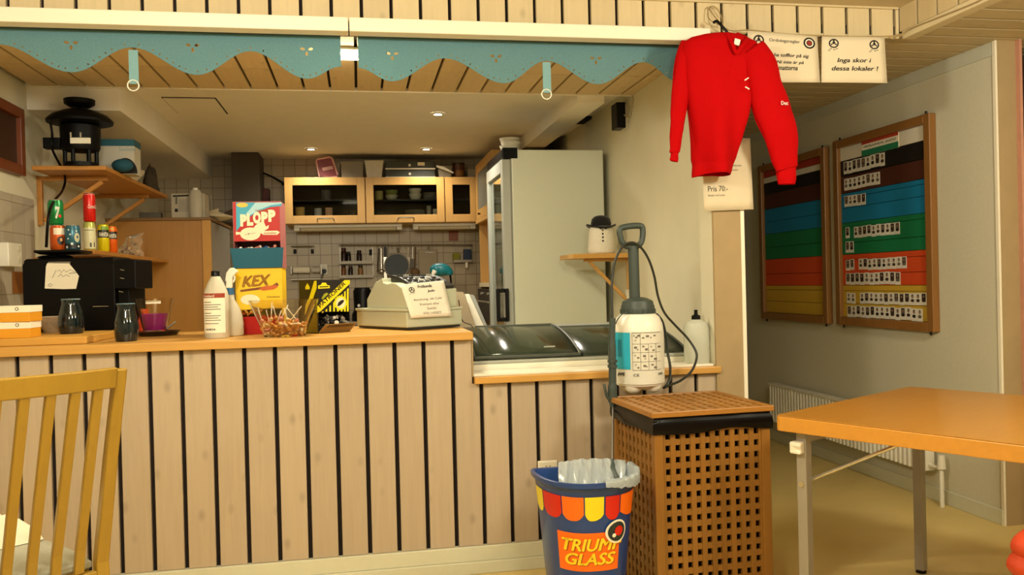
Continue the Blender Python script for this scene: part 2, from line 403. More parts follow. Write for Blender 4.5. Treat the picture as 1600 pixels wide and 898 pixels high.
# ------------------------------------------------------------------ counter
XS = 0.452                                                       # where the tall counter steps down
ct = thing('serving_counter', 'long serving counter clad in pale upright boards with dark gaps', 'counter', (0, 3.6, 0))
mb = MB(); x = -0.806 + 0.0085 - 0.1178*8
while x < 1.52:
    a, b = x, x+0.101
    if b > 1.52: b = 1.52
    top = 0.966 if a < XS-0.02 else 0.782
    a = max(a, XL)
    if a < XS < b: b = max(b, XS)
    if b > XS > a:
        q = [(a, 0.112), (b, 0.112), (b, 0.782), (XS, 0.782), (XS, 0.966), (a, 0.966)]; mb.prism([(x_, YC, z_) for x_, z_ in q], (0, 0.02, 0))
    elif b > a: mb.box((a, YC, 0.112), (b, YC+0.02, top))
    x += 0.1178
build(mb, 'board_cladding', SLAT, ct, bevel=0.0015, seg=1)
mb = MB(); mb.box((XL, YC+0.021, 0.02), (XS, YC+0.04, 0.966)); mb.box((XS, YC+0.021, 0.02), (1.52, YC+0.04, 0.782))
build(mb, 'backing', DARK, ct)
mb = MB(); mb.box((XL+.001, YC-0.022, 0.0), (1.52, YC+0.02, 0.05)); mb.box((XL, YC-0.012, 0.05), (1.52, YC+0.02, 0.111))
build(mb, 'baseboard', BASEB, ct, bevel=0.003)
mb = MB(); mb.box((XS-0.016, YC+0.041, 0.60), (XS, 4.2, 0.966)); mb.box((XS+0.0005, YC-0.003, 0.812), (XS+0.006, YC+0.04, 0.966))
build(mb, 'end_panel', BEIGE, ct)
mb = MB(); mb.box((XL, YC-0.035, 0.967), (XS+0.004, 4.25, 1.0))
wt = build(mb, 'worktop', PINE, bevel=0.003, label='long pine worktop on the tall part of the counter', cat='worktop')
lg = thing('pine_ledge', 'low pine ledge with white strip on the lower counter beside the step', 'ledge', (1.0, 3.5, 0.78))
build(MB().box((XS+0.007, YC-0.03, 0.7835), (1.537, 3.60, 0.811)), 'ledge_board', PINE, lg, bevel=0.003)
build(MB().box((XS+0.007, YC+0.0, 0.8112), (1.515, 3.60, 0.822)), 'white_strip', WHITEP, lg, bevel=0.002)
# ------------------------------------------------------------------ hatch lamp, downlights, valances
lamp = thing('batten_lamp', 'white fluorescent batten glimpsed through the gap between blue valances', 'lamp', (0, 3.9, 2.23))
build(MB().box((-0.15, 3.85, 2.258), (0.13, 3.95, 2.2695)), 'lamp_body', WHITEP, lamp, bevel=0.003)
mb = MB(); mb.tube([(-0.14, 3.90, 2.240), (0.12, 3.90, 2.240)], 0.017, 12)
build(mb, 'tube', mat('lit_tube', (1, 0.86, 0.55), emit=45.0, var=0.0), lamp, smooth=True)
L1 = area('hatch_tube_light', (-0.01, 3.90, 2.215), (0.3, 0.04), 20, (1.0, 0.88, 0.62)); 
LIT = mat('lit_downlight', (1, 0.93, 0.78), emit=22.0, var=0.0)
for i, (x, y) in enumerate(DOWN):
    t = thing('ceiling_downlight', ('recessed downlight nearest the hatch, mid ceiling', 'recessed downlight near the back wall, left above the glass cupboards', 'recessed downlight near the back wall, right of the left one and close to the fridge')[i], 'ceiling light', (x, y, 2.32), group='kitchen downlights')
    build(MB().lathe([(0.028, 2.3105), (0.045, 2.3105), (0.048, 2.3195)], (x, y, 0), 24, caps=False), 'trim_ring', WHITEP, t, smooth=True)
    build(MB().lathe([(0.0005, 2.3125), (0.027, 2.3125), (0.027, 2.319)], (x, y, 0), 24), 'bulb', LIT, t, smooth=True)
CLOTH = mat('turquoise_linen', '#6f9aa0', 0.9, var=0.2, scale=160, bump=0.1, transl=0.3)
TAPE = mat('turquoise_tape', '#8fbcc0', 0.9, var=0.1, scale=120, transl=0.3)
def outline2d(name, splines, matl, plane_y, parent, thick=0.0012):
    """closed outlines (holes are cut out) filled in the XZ plane at plane_y"""
    cu = bpy.data.curves.new(name, 'CURVE'); cu.dimensions = '2D'; cu.fill_mode = 'BOTH'; cu.extrude = thick/2
    for pts in splines:
        sp = cu.splines.new('POLY'); sp.points.add(len(pts)-1); sp.use_cyclic_u = True
        for q, p in zip(sp.points, pts): q.co = (p[0], p[1], 0, 1)
    ob = bpy.data.objects.new(name, cu); COL.objects.link(ob); bpy.context.view_layer.update()
    me = bpy.data.meshes.new_from_object(ob.evaluated_get(bpy.context.evaluated_depsgraph_get()))
    bpy.data.objects.remove(ob); bpy.data.curves.remove(cu)
    mb = MB(); mb.bm.from_mesh(me); bpy.data.meshes.remove(me)
    for v in mb.bm.verts: v.co = Vector((v.co.x, plane_y - v.co.z, v.co.y))
    return build(mb, name, matl, parent)
def smoothpts(knots, n=10):
    out = []
    for (x0, z0), (x1, z1) in zip(knots[:-1], knots[1:]):
        for i in range(n):
            t = i/n; out.append((x0+(x1-x0)*t, z0+(z1-z0)*(0.5-0.5*math.cos(PI*t))))
    return out+[knots[-1]]
def petal(cx, cz, l, w_, ang):
    return [(cx+math.cos(ang)*l*(0.5-0.5*math.cos(PI*t))*1-math.sin(ang)*w_*s*math.sin(PI*t)**0.8, cz+math.sin(ang)*l*(0.5-0.5*math.cos(PI*t))+math.cos(ang)*w_*s*math.sin(PI*t)**0.8)
            for t, s in [(i/6, 1) for i in range(7)]+[(1-i/6, -1) for i in range(1, 6)]]
YV = 3.545
def valance(edge, motifs, tab, label, ends):
    t = thing('valance', label, 'valance', ((ends[0]+ends[1])/2, YV, 2.2), group='turquoise valances')
    kn = [(onY(u, v, YV).x, onY(u, v, YV).z) for u, v in edge]
    low = smoothpts(kn)
    outl = [(kn[0][0], 2.262)]+low+[(kn[-1][0], 2.262)]
    holes = []
    for u, v in motifs:
        p = onY(u, v, YV)
        for a, dx in ((PI*0.5+2.0, -0.007), (PI*0.5+PI, 0), (PI*0.5-2.0, 0.007)):
            if abs(a-1.5*PI) < 0.1: holes.append(petal(p.x+dx, p.z-0.004, 0.018, 0.0055, a))
            else: holes.append(petal(p.x+dx, p.z+0.004, 0.019, 0.0055, PI*0.92 if dx < 0 else PI*0.08))
    d = 0.0
    for (x0, z0), (x1, z1) in zip(low[:-1], low[1:]):
        d += math.hypot(x1-x0, z1-z0)
        if d > 0.026:
            d = 0; tx, tz = x1-x0, z1-z0; l = math.hypot(tx, tz); nx, nz = -tz/l, tx/l
            if nz < 0: nx, nz = -nx, -nz
            cx, cz = x1+nx*0.013, z1+nz*0.013
            if kn[0][0]+0.02 < cx < kn[-1][0]-0.02: holes.append(petal(cx-nx*0.004, cz-nz*0.004, 0.009, 0.0026, math.atan2(nz, nx)))
    outline2d('cloth', [outl]+holes, CLOTH, YV, t)
    u, v0, v1 = tab
    a, b = onY(u, v0, YV-0.008), onY(u, v1, YV-0.008)
    tp = build(MB().box((a.x-0.0175, YV-0.009, b.z), (a.x+0.0175, YV-0.005, a.z)), 'pull_tab', TAPE, t)
    mb = MB(); mb.tube([(b.x+0.021*math.cos(k*PI/12), YV-0.008, b.z-0.006+0.021*math.sin(k*PI/12)) for k in range(24)], 0.0026, 8, closed=True)
    build(mb, 'ring', WHITEP, tp, smooth=True)
    return t
valance([(-60, 112), (-2, 69), (112, 113), (206, 74), (308, 117), (392, 80), (480, 123), (533, 104)],
        [(-30, 68), (111, 69), (301, 73), (479, 79)], (208, 78, 131),
        'turquoise scalloped valance, left of the gap in the serving hatch', (onY(-60, 60, YV).x, onY(533, 60, YV).x))
valance([(560, 106), (612, 127), (695, 91), (788, 130), (854, 95), (934, 131.5), (1006, 97), (1060, 128), (1110, 103)],
        [(613, 86), (775, 90), (931, 93)], (854, 97, 145),
        'turquoise scalloped valance, right of the gap and behind the red sweater', (onY(560, 60, YV).x, onY(1110, 60, YV).x))
# ------------------------------------------------------------------ fridge
COOL = mat('pale_green_enamel', '#cdd0bb', 0.35, var=0.02)
RUB = mat('grey_seal', '#8d9186', 0.6)
ALU = mat('grey_aluminium', '#a9aca2', 0.4, 0.3, var=0.04)
SMOKE = mat('dark_glass', '#e8efe8', 0.03, trans=1.0, var=0.0, ior=1.35)
f = thing('display_fridge', 'tall pale display fridge with glass door, seen from its blank side', 'fridge', (1.25, 5.5, 0))
fx0, fx1, fy0, fy1, fz = 0.958, 1.555, 5.2, 5.84, 2.027
mb = MB(); t = 0.04
mb.box((fx0, fy0, 0.03), (fx1, fy0+t, fz)); mb.box((fx0, fy1-t, 0.03), (fx1, fy1, fz)); mb.box((fx1-t, fy0+t, 0.03), (fx1, fy1-t, fz))
mb.box((fx0, fy0+t, fz-0.08), (fx1-t, fy1-t, fz)); mb.box((fx0, fy0+t, 0.03), (fx1-t, fy1-t, 0.25))
build(mb, 'body', COOL, f, bevel=0.008)
mb = MB(); dx0, dx1 = fx0-0.062, fx0-0.008
mb.box((dx0, fy0-0.002, 0.12), (dx1, fy0+0.055, fz-0.06)); mb.box((dx0, fy1-0.055, 0.12), (dx1, fy1, fz-0.06))
mb.box((dx0, fy0+0.055, fz-0.14), (dx1, fy1-0.055, fz-0.06)); mb.box((dx0, fy0+0.055, 0.12), (dx1, fy1-0.055, 0.22))
d = build(mb, 'door', ALU, f, bevel=0.004)
build(MB().box((dx0+0.02, fy0+0.055, 0.22), (dx0+0.028, fy1-0.055, fz-0.14)), 'pane', SMOKE, d)
mb = MB(); mb.box((fx0-0.0075, fy0+0.003, 0.12), (fx0-0.0005, fy0+0.05, fz-0.06)); mb.box((fx0-0.0075, fy1-0.05, 0.12), (fx0-0.0005, fy1-0.003, fz-0.06))
build(mb, 'door_seal', RUB, f)
mb = MB(); mb.box((fx0-0.055, fy0-0.002, fz-0.05), (fx0+0.012, fy1, fz+0.006)); mb.box((fx0-0.055, fy0-0.004, fz-0.055), (fx0+0.04, fy0+0.03, fz+0.012))
build(mb, 'hinge_cap', BLACK, f, bevel=0.003)
for z in (0.62, 0.95, 1.28, 1.60): build(MB().box((fx0+0.01, fy0+t+0.003, z), (fx1-t-0.01, fy1-t-0.003, z+0.012)), 'wire_shelf', CHROME, f)
hz0, hz1 = onY(786, 502, fy0).z, onY(786, 450.5, fy0).z
mb = MB(); hx0, hx1 = onY(775, 475, fy0).x, onY(794.5, 475, fy0).x; ha, hb_ = fy0-0.034, fy0-0.0025
mb.box((hx0, ha, hz0), (hx0+0.022, hb_, hz1)); mb.box((hx1-0.022, ha, hz0), (hx1, hb_, hz1)); mb.box((hx0+0.022, ha, hz1-0.026), (hx1-0.022, hb_, hz1)); mb.box((hx0+0.022, ha, hz0), (hx1-0.022, hb_, hz0+0.026))
build(mb, 'door_handle', BLACK, d, bevel=0.006)
for sx in (fx0+0.05, fx1-0.05):
    for sy in (fy0+0.05, fy1-0.05): build(MB().cyl((sx, sy, 0), (sx, sy, 0.032), 0.02), 'foot', BLACK, f)
# bowls stacked on the fridge
BOWLW = mat('white_china', '#ddd8c6', 0.3, var=0.03)
def bowl_mb(r, h, rb, thick=0.004, seg=28):
    pr = [(0.0005, 0), (rb, 0), (rb, 0.006), (rb+(r-rb)*0.55, h*0.35), (r*0.93, h*0.72), (r, h), (r-thick, h), (r*0.93-thick, h*0.74), (rb+(r-rb)*0.5, h*0.37), (rb*0.8, 0.012), (0.0005, 0.012)]
    return pr
bx, by = onY(787, 235, 5.42).x, 5.42
for i in range(4):
    mb = MB().lathe([(0.0005, 0), (0.05, 0), (0.062, 0.01), (0.066, 0.022), (0.069, 0.022), (0.069, 0.0245), (0.062, 0.0245), (0.057, 0.012), (0.0005, 0.006)], seg=28)
    build(mb, 'bowl', BOWLW, None, smooth=True, local=True, label='white bowl stacked on top of the fridge, %s' % ('lowest', 'second from the bottom', 'second from the top', 'topmost')[i], cat='bowl', group='white bowls stacked on the fridge').location = (bx+0.004*(-1)**i+0.045, by, fz+0.0065+0.0248*i)
# ------------------------------------------------------------------ tall unit beyond the fridge, right
u = thing('tall_kitchen_unit', 'tall birch unit behind the fridge with glazed cupboard, open niche and black oven', 'cabinet', (1.3, 6.75, 0))
ux, uy0, uy1 = 1.03, 6.30, 7.19
mb = MB(); mb.box((ux, uy0, 0), (XW-0.004, uy0+0.02, 2.2)); mb.box((ux, uy1-0.02, 0), (XW-0.004, uy1, 2.2))
mb.box((XW-0.02, uy0+0.02, 0), (XW-0.004, uy1-0.02, 2.2))
for z in (2.18, 1.735, 1.18, 0.55, 0.0): mb.box((ux, uy0+0.02, z), (XW-0.02, uy1-0.02, z+0.02))
build(mb, 'carcass', BIRCH, u, bevel=0.002)
mb = MB(); a = 0.075; dX = ux-0.021
for y0, y1, z0, z1 in ((uy0, uy0+a, 1.74, 2.2), (uy1-a, uy1, 1.74, 2.2), (uy0+a, uy1-a, 2.2-a, 2.2), (uy0+a, uy1-a, 1.74, 1.74+a)): mb.box((dX, y0, z0), (ux-0.001, y1, z1))
d = build(mb, 'glazed_door', BIRCH, u, bevel=0.002)
build(MB().box((ux-0.013, uy0+a, 1.74+a), (ux-0.009, uy1-a, 2.2-a)), 'pane', mat('frosted_glass', '#9aa096', 0.35, trans=0.5, var=0.05), d)
yk = onX(751, 329, dX).y
build(MB().cyl((dX-0.022, 6.95, 1.772), (dX-0.0005, 6.95, 1.772), 0.009, 0.006), 'knob', mat('dark_bronze', '#3a2a18', 0.4, 0.6), d, smooth=True)
build(MB().box((ux-0.03, uy0, 1.7), (ux, uy1, 1.735)), 'light_rail', BIRCH, u, bevel=0.003)
build(MB().box((ux-0.012, uy0+0.01, 1.165), (ux, uy1-0.002, 1.2)), 'shelf_edge', mat('cream_laminate', '#d9cda8', 0.4), u)
ov = build(MB().box((ux-0.03, uy0+0.02, 0.58), (ux-0.002, uy1-0.03, 1.15)), 'oven', BLACK, u, bevel=0.004)
build(MB().tube([(ux-0.06, uy0+0.08, 1.05), (ux-0.06, uy1-0.09, 1.05)], 0.008), 'handle', CHROME, ov, smooth=True)
for y in (6.55, 6.9): build(MB().cyl((ux-0.045, y, 1.11), (ux-0.0305, y, 1.11), 0.012), 'knob', CHROME, ov, smooth=True)
# ------------------------------------------------------------------ wall cupboards on the back wall
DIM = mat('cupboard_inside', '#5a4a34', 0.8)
GLASSD = mat('cupboard_glass', '#dfe3da', 0.03, trans=1.0, var=0.0, ior=1.08)
CY0, CZ0, CZ1 = 7.22, 1.727, 2.112
ZSH = onY(612, 313, 7.36).z
def cupboard(x0, x1, label, handle=True):
    t = thing('wall_cupboard', label, 'cupboard', ((x0+x1)/2, 7.4, CZ0), group='glass-fronted cupboards on the back wall')
    mb = MB(); k = 0.018; y0, y1 = CY0+0.022, 7.595
    mb.box((x0, y0, CZ0), (x0+k, y1, CZ1)); mb.box((x1-k, y0, CZ0), (x1, y1, CZ1)); mb.box((x0+k, y0, CZ0), (x1-k, y1, CZ0+0.062)); mb.box((x0+k, y0, CZ1-k), (x1-k, y1, CZ1))
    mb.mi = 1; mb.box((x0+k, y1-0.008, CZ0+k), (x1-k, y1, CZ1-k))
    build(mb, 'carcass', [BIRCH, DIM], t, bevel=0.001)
    build(MB().box((x0+k+0.001, y0+0.03, ZSH-0.009), (x1-k-0.001, y1-0.01, ZSH-0.001)), 'shelf', mat('dark_shelf', '#2b2a22', 0.5), t)
    mb = MB(); a = 0.066
    for q in ((x0+0.002, x0+a, CZ0, CZ1), (x1-a, x1-0.002, CZ0, CZ1), (x0+a, x1-a, CZ1-a, CZ1), (x0+a, x1-a, CZ0, CZ0+a)): mb.box((q[0], CY0, q[2]), (q[1], CY0+0.02, q[3]))
    d = build(mb, 'door', BIRCH, t, bevel=0.002)
    build(MB().box((x0+a, CY0+0.008, CZ0+a), (x1-a, CY0+0.012, CZ1-a)), 'pane', GLASSD, d)
    if handle:
        cx = (x0+x1)/2+0.0; z = CZ0+0.035
        mb = MB(); mb.tube([(cx-0.068, CY0-0.0005, z-0.012), (cx-0.066, CY0-0.022, z), (cx-0.05, CY0-0.028, z+0.004), (cx+0.05, CY0-0.028, z+0.004), (cx+0.066, CY0-0.022, z), (cx+0.068, CY0-0.0005, z-0.012)], 0.0065, 8)
        build(mb, 'handle', CHROME, d, smooth=True)
    return t
cupboard(-0.588, 0.072, 'left glass-fronted birch cupboard, with cups on its lower shelf')
cupboard(0.076, 0.742, 'middle glass-fronted birch cupboard, with white bowls on its upper shelf')
cupboard(0.746, 1.028, 'narrow right-hand birch cupboard, partly behind the tall unit', False)
def crockery(u_, v_, kind, colr, label, cat, r, h, y=7.36, grp='crockery in the glass cupboards', dz=0.0):
    lo = v_ > 320
    z = (CZ0+0.0625 if lo else ZSH)+dz; p = onY(u_, v_, y)
    mt = mat('china_'+colr.strip('#'), colr, 0.35, var=0.05)
    if kind == 'cup':
        mb = MB().lathe([(0.0005, 0), (r*0.8, 0), (r, h*0.2), (r, h), (r-0.004, h), (r-0.004, h*0.2), (0.0005, 0.008)])
        o = build(mb, 'cup', mt, None, smooth=True, local=True)
    elif kind == 'bowl': o = build(MB().lathe(bowl_mb(r, h, r*0.55)), 'bowl', mt, None, smooth=True, local=True)
    else: o = build(MB().lathe([(0.0005, 0), (r*0.6, 0), (r*0.65, 0.003), (r, h), (r, h+0.003), (r*0.62, 0.007), (0.0005, 0.006)]), 'plate', mt, None, smooth=True, local=True)
    o.location = (p.x, y, z); tag(o, label, cat, grp)
crockery(469, 331, 'cup', '#c9a860', 'cream and red mug at the left end of the left cupboard', 'mug', 0.038, 0.085)
crockery(497, 331, 'cup', '#b9c0c6', 'pale blue mug in the middle of the left cupboard', 'mug', 0.03, 0.075)
crockery(514, 331, 'cup', '#d0aa90', 'pinkish mug right of the pale blue one in the left cupboard', 'mug', 0.03, 0.08)
crockery(510, 305, 'cup', '#5f5a58', 'grey jug on the upper shelf of the left cupboard', 'jug', 0.04, 0.09)
crockery(552, 331, 'cup', '#4d3a28', 'brown tub at the right end of the left cupboard', 'tub', 0.045, 0.05)
crockery(592, 312, 'cup', '#b8ac6c', 'yellowish beaker at the left end of the middle cupboard', 'beaker', 0.036, 0.08)
crockery(612, 312, 'bowl', '#c6c2a8', 'white bowl under the green one in the middle cupboard', 'bowl', 0.055, 0.045)
crockery(612, 312, 'bowl', '#8f9a58', 'green bowl on top of a white one in the middle cupboard', 'bowl', 0.055, 0.05, dz=0.036)
crockery(649, 312, 'bowl', '#d8d4c4', 'lower of two bright white bowls in the middle cupboard', 'bowl', 0.055, 0.055)
crockery(649, 312, 'bowl', '#d8d4c5', 'upper of two bright white bowls in the middle cupboard', 'bowl', 0.055, 0.055, dz=0.044)
for i in range(4): crockery(673, 312, 'plate', '#8e8a7c', 'grey-white dish in the short stack beside the bright white bowls', 'dish', 0.065, 0.012, dz=0.016*i)
for i in range(5): crockery(648, 331, 'plate', '#85826f', 'large plate in the pile on the bottom of the middle cupboard', 'plate', 0.085, 0.014, dz=0.009*i)
crockery(670, 331, 'cup', '#a9aaa0', 'drinking glass right of the plates in the middle cupboard', 'glass', 0.02, 0.09)
crockery(681, 331, 'cup', '#d5d5cc', 'white cup at the right end of the middle cupboard', 'cup', 0.026, 0.06)
# ------------------------------------------------------------------ under-cupboard lamps
for u0, u1, lab in ((460, 628, 'long white strip lamp under the left and middle cupboards'), (645, 745, 'shorter white strip lamp under the right-hand cupboards')):
    a, b = onY(u0, 357, 7.38), onY(u1, 357, 7.38); b.x = min(b.x, 1.02)
    t = thing('strip_lamp', lab, 'lamp', ((a.x+b.x)/2, 7.38, 1.69), group='strip lamps under the cupboards')
    build(MB().box((a.x, 7.33, 1.700), (b.x, 7.43, 1.7265)), 'housing', WHITEP, t, bevel=0.004)
    build(MB().box((a.x+0.05, 7.325, 1.672), (b.x-0.05, 7.42, 1.6995)), 'diffuser', mat('milky_diffuser', '#c9bd9c', 0.5), t, bevel=0.008)
    for x in (a.x, b.x-0.048): build(MB().box((x, 7.327, 1.674), (x+0.047, 7.42, 1.6995)), 'end_cap', WHITEP, t, bevel=0.003)
# ------------------------------------------------------------------ chest freezer with curved sliding lids
fr = thing('chest_freezer', 'low chest freezer with dark curved glass lids behind the pine ledge', 'freezer', (0.98, 3.95, 0))
FX0, FX1, FY0, FY1 = 0.475, 1.47, 3.605, 4.27
mb = MB(); t = 0.05
mb.box((FX0, FY0, 0.04), (FX1, FY0+t, 0.848)); mb.box((FX0, FY1-t, 0.04), (FX1, FY1, 0.95)); mb.box((FX0, FY0+t, 0.04), (FX0+t, FY1-t, 0.84)); mb.box((FX1-t, FY0+t, 0.04), (FX1, FY1-t, 0.84)); mb.box((FX0+t, FY0+t, 0.04), (FX1-t, FY1-t, 0.1))
mb.mi = 1; mb.box((FX0+t, FY0+t, 0.1005), (FX1-t, FY1-t, 0.45))
build(mb, 'body', [WHITEP, mat('freezer_goods', '#46391f', 0.7, var=0.8, scale=14)], fr, bevel=0.004)
mb = MB(); mb.box((FX0, FY1-0.07, 0.951), (FX1, FY1-0.0, 0.978)); build(mb, 'rear_rail', ALU, fr, bevel=0.004)
build(MB().box((FX0, FY0-0.002, 0.849), (FX1, FY0+0.03, 0.862)), 'front_rail', ALU, fr, bevel=0.003)
LIDG = mat('smoked_lid_glass', '#66735f', 0.14, trans=0.8, var=0.0, ior=1.25)
LIDF = mat('dark_grey_lid_frame', '#454a42', 0.45)
def lid(x0, x1, off, label=None):
    def pt(u_, s):       # s 0 front -> 1 rear; bulging quarter curve
        y = FY0+0.014+(FY1-0.085-FY0-0.014)*s; z = 0.858+off+(0.962-0.858)*(math.sin(PI/2*min(1, s*1.0))**0.8)
        return Vector((x0+(x1-x0)*u_, y, z))
    l = build(MB().grid(lambda a, b: pt(a, b), 2, 16), 'lid', LIDG, fr, smooth=True, solid=0.005, angle=0)
    mb = MB()
    for xx in (x0, x1):
        mb.tube([pt(0 if xx == x0 else 1, k/16) for k in range(17)], 0.007, 6, flat=1.0)
    mb.tube([pt(0, 0), pt(1, 0)], 0.008, 6); mb.tube([pt(0, 0.985), pt(1, 0.985)], 0.008, 6)
    build(mb, 'lid_frame', LIDF, l, smooth=True)
    return l
lid(FX0+0.01, 0.955, 0.016); lid(0.90, FX1-0.01, 0.0)
build(MB().box((0.80, FY0+0.05, 0.9065), (0.85, FY0+0.055, 0.9125)), 'brand_plate', ALU, fr)
# ------------------------------------------------------------------ noticeboards on the corridor wall
OAK = slatwood('brown_stained_frame', '#8a5e2c', 2, knots=0.0, island=0.08, rough=0.4, var=0.15)
ROWC = {'white': '#ded5c0', 'red': '#a8321c', 'black': '#100a09', 'brown': '#4a2214', 'blue': '#0c78a6', 'green': '#0b7546', 'orange': '#d24a1c', 'yellow': '#c9a232'}
for k_, v_ in ROWC.items(): mat('row_'+k_, v_, 0.6, var=0.05)
def noticeboard(ya, yb, za, zb, rows, label, strip=None):
    t = thing('notice_board', label, 'notice board', (XR-0.02, (ya+yb)/2, za), group='notice boards in the corridor')
    w_, d_ = 0.048, 0.042; x0 = XR-d_
    mb = MB(); mb.box((x0, ya, za), (XR-0.001, ya+w_, zb)); mb.box((x0, yb-w_, za), (XR-0.001, yb, zb)); mb.box((x0, ya+w_, zb-w_), (XR-0.001, yb-w_, zb)); mb.box((x0, ya+w_, za), (XR-0.001, yb-w_, za+w_))
    build(mb, 'frame', OAK, t, bevel=0.004)
    hi, lo = zb-w_, za+w_; H_ = hi-lo
    build(MB().box((XR-0.012, ya+w_, lo), (XR-0.002, yb-w_, hi)), 'backing', BLACKM, t)
    for cname, f0, f1 in rows:
        build(MB().box((XR-0.019, ya+w_+0.001, hi-H_*f1+0.0022), (XR-0.0125, yb-w_-0.001, hi-H_*f0)), 'colour_strip', MATS['row_'+cname], t, bevel=0.0015, seg=1)
    for y in (ya+0.05, yb-0.05):
        for z, s in ((zb, 1), (za, -1)):
            build(MB().cyl((XR-0.02, y, z-0.004*s), (XR-0.02, y, z+0.018*s), 0.006), 'fixing_screw', BLACKM, t)
    return t, hi, lo
R2 = [('white', 0, 0.08), ('black', 0.08, 0.173), ('brown', 0.173, 0.273), ('blue', 0.273, 0.30), ('blue', 0.30, 0.36), ('blue', 0.36, 0.446), ('green', 0.446, 0.475), ('green', 0.475, 0.565), ('green', 0.565, 0.633), ('orange', 0.633, 0.665), ('orange', 0.665, 0.745), ('orange', 0.745, 0.813), ('yellow', 0.813, 0.845), ('yellow', 0.845, 0.92), ('yellow', 0.92, 1.0)]
R1 = [('red', 0, 0.045), ('white', 0.045, 0.085), ('black', 0.085, 0.165), ('brown', 0.165, 0.27), ('blue', 0.27, 0.36), ('blue', 0.36, 0.446), ('green', 0.446, 0.54), ('green', 0.54, 0.625), ('orange', 0.625, 0.73), ('orange', 0.73, 0.81), ('yellow', 0.81, 0.84), ('yellow', 0.84, 0.92), ('yellow', 0.92, 1.0)]
n1, _, _ = noticeboard(4.905, 5.805, 0.884, 2.004, R1, 'wood-framed board of empty coloured rows, farther along the corridor and partly behind the red sweater')
n1['label'] = 'wood-framed board of empty coloured rows, the farther one on the corridor wall'
n2, hi2, lo2 = noticeboard(3.903, 4.806, 0.886, 2.018, R2, 'wood-framed board of coloured rows filled with small portrait cards, the nearer one')
xf = XR-0.0195
def bpt(x, y, dx=0.0): p = onX(1160+x/2.245, 160+y/2.245, xf-dx); return p
a, b, c, d = bpt(420, 125), bpt(548, 97), bpt(548, 160), bpt(421, 188)
zt, zb_ = (a.z+b.z)/2, (c.z+d.z)/2; hh = (zt-zb_)/3; y0, y1 = b.y, a.y
hd = build(MB().box((xf-0.003, y0, zb_), (xf-0.0002, y1, zt)), 'title_card', PAPER, n2)
build(MB().box((xf-0.0042, y0, zt-hh), (xf-0.0031, y1, zt)), 'red_band', mat('flag_red', '#b03a22', 0.7), hd)
build(MB().box((xf-0.0042, y0, zb_), (xf-0.0031, y1, zb_+hh)), 'green_band', mat('flag_green', '#1f7a55', 0.7), hd)
letters('FRÖLUNDA  JUDO', (xf-0.0032, y1-0.02, zb_+hh*1.25), (0, -1, 0), (0, 0, 1), width=(y1-y0)-0.04, height=hh*0.55, m=GREYINK, parent=hd, bold=0.01)
CARD = mat('portrait_card', '#e2dccd', 0.6, var=0.03)
TONES = [mat('portrait_dark', '#1d1512', 0.6, var=0.3), mat('portrait_brown', '#3d2a20', 0.6, var=0.4), mat('portrait_grey', '#6a6055', 0.6, var=0.4)]
SKIN = mat('portrait_face', '#a07a5e', 0.7, var=0.1)
def portrait_cards(tl, tr, bl, n, label, grp, skip=()):
    A, B, D = bpt(*tl), bpt(*tr), bpt(*bl); zt = (A.z+B.z)/2; h_ = A.z-D.z; pitch = (A.y-B.y)/n
    for i in range(n):
        if i in skip: continue
        y1_ = A.y-pitch*i-0.001; y0_ = y1_-pitch+0.003; z = zt + random.uniform(-0.003, 0.003)
        mb = MB(); mb.box((xf-0.0016, y0_, z-h_), (xf-0.0003, y1_, z))
        yc = (y0_+y1_)/2; r = random.random(); hw = (y1_-y0_)*0.36; x_ = xf-0.0018
        mb.mi = 1 + random.randrange(3)
        if r < 0.5: mb.box((x_, yc-hw, z-h_*0.72), (xf-0.0017, yc+hw, z-h_*0.06))
        mb.mi = 1 + (mb.mi % 3) if r < 0.5 else mb.mi
        for cz, rw, rh in ((z-h_*0.26, hw*0.62, h_*0.17), (z-h_*0.62, hw*0.95, h_*0.14)):
            vs = [mb.bm.verts.new((x_-0.0002, yc+rw*math.cos(2*PI*k/12), cz+rh*math.sin(2*PI*k/12))) for k in range(12)]; mb._f(vs)
        mb.mi = 4
        vs = [mb.bm.verts.new((x_-0.0004, yc+hw*0.4*math.cos(2*PI*k/10), z-h_*0.29+h_*0.11*math.sin(2*PI*k/10))) for k in range(10)]; mb._f(vs)
        build(mb, 'portrait_card', [CARD]+TONES+[SKIN], None, label=label, cat='card', group=grp)
for i, (tl, tr, bl, n, lab, sk) in enumerate([
    ((355, 207), (500, 175), (355, 250), 9, 'portrait card in the black row of the nearer board', ()),
    ((357, 270), (483, 240), (357, 311), 8, 'portrait card in the brown row of the nearer board', ()),
    ((358, 331), (433, 315), (358, 369), 5, 'portrait card in the blue row of the nearer board', ()),
    ((362, 440), (553, 418), (362, 478), 12, 'portrait card in the upper green row of the nearer board', (1,)),
    ((362, 488), (391, 484), (362, 527), 2, 'portrait card in the lower green row of the nearer board', ()),
    ((363, 553), (577, 540), (363, 590), 13, 'portrait card in the upper orange row of the nearer board', (2,)),
    ((363, 598), (555, 593), (363, 638), 11, 'portrait card in the lower orange row of the nearer board', ()),
    ((366, 668), (647, 668), (366, 705), 16, 'portrait card in the upper yellow row of the nearer board', (2,)),
    ((368, 713), (633, 720), (368, 752), 15, 'portrait card in the bottom yellow row of the nearer board', ())]):
    portrait_cards(tl, tr, bl, n, lab, 'portrait cards, ' + lab.split(' in the ')[1], sk)
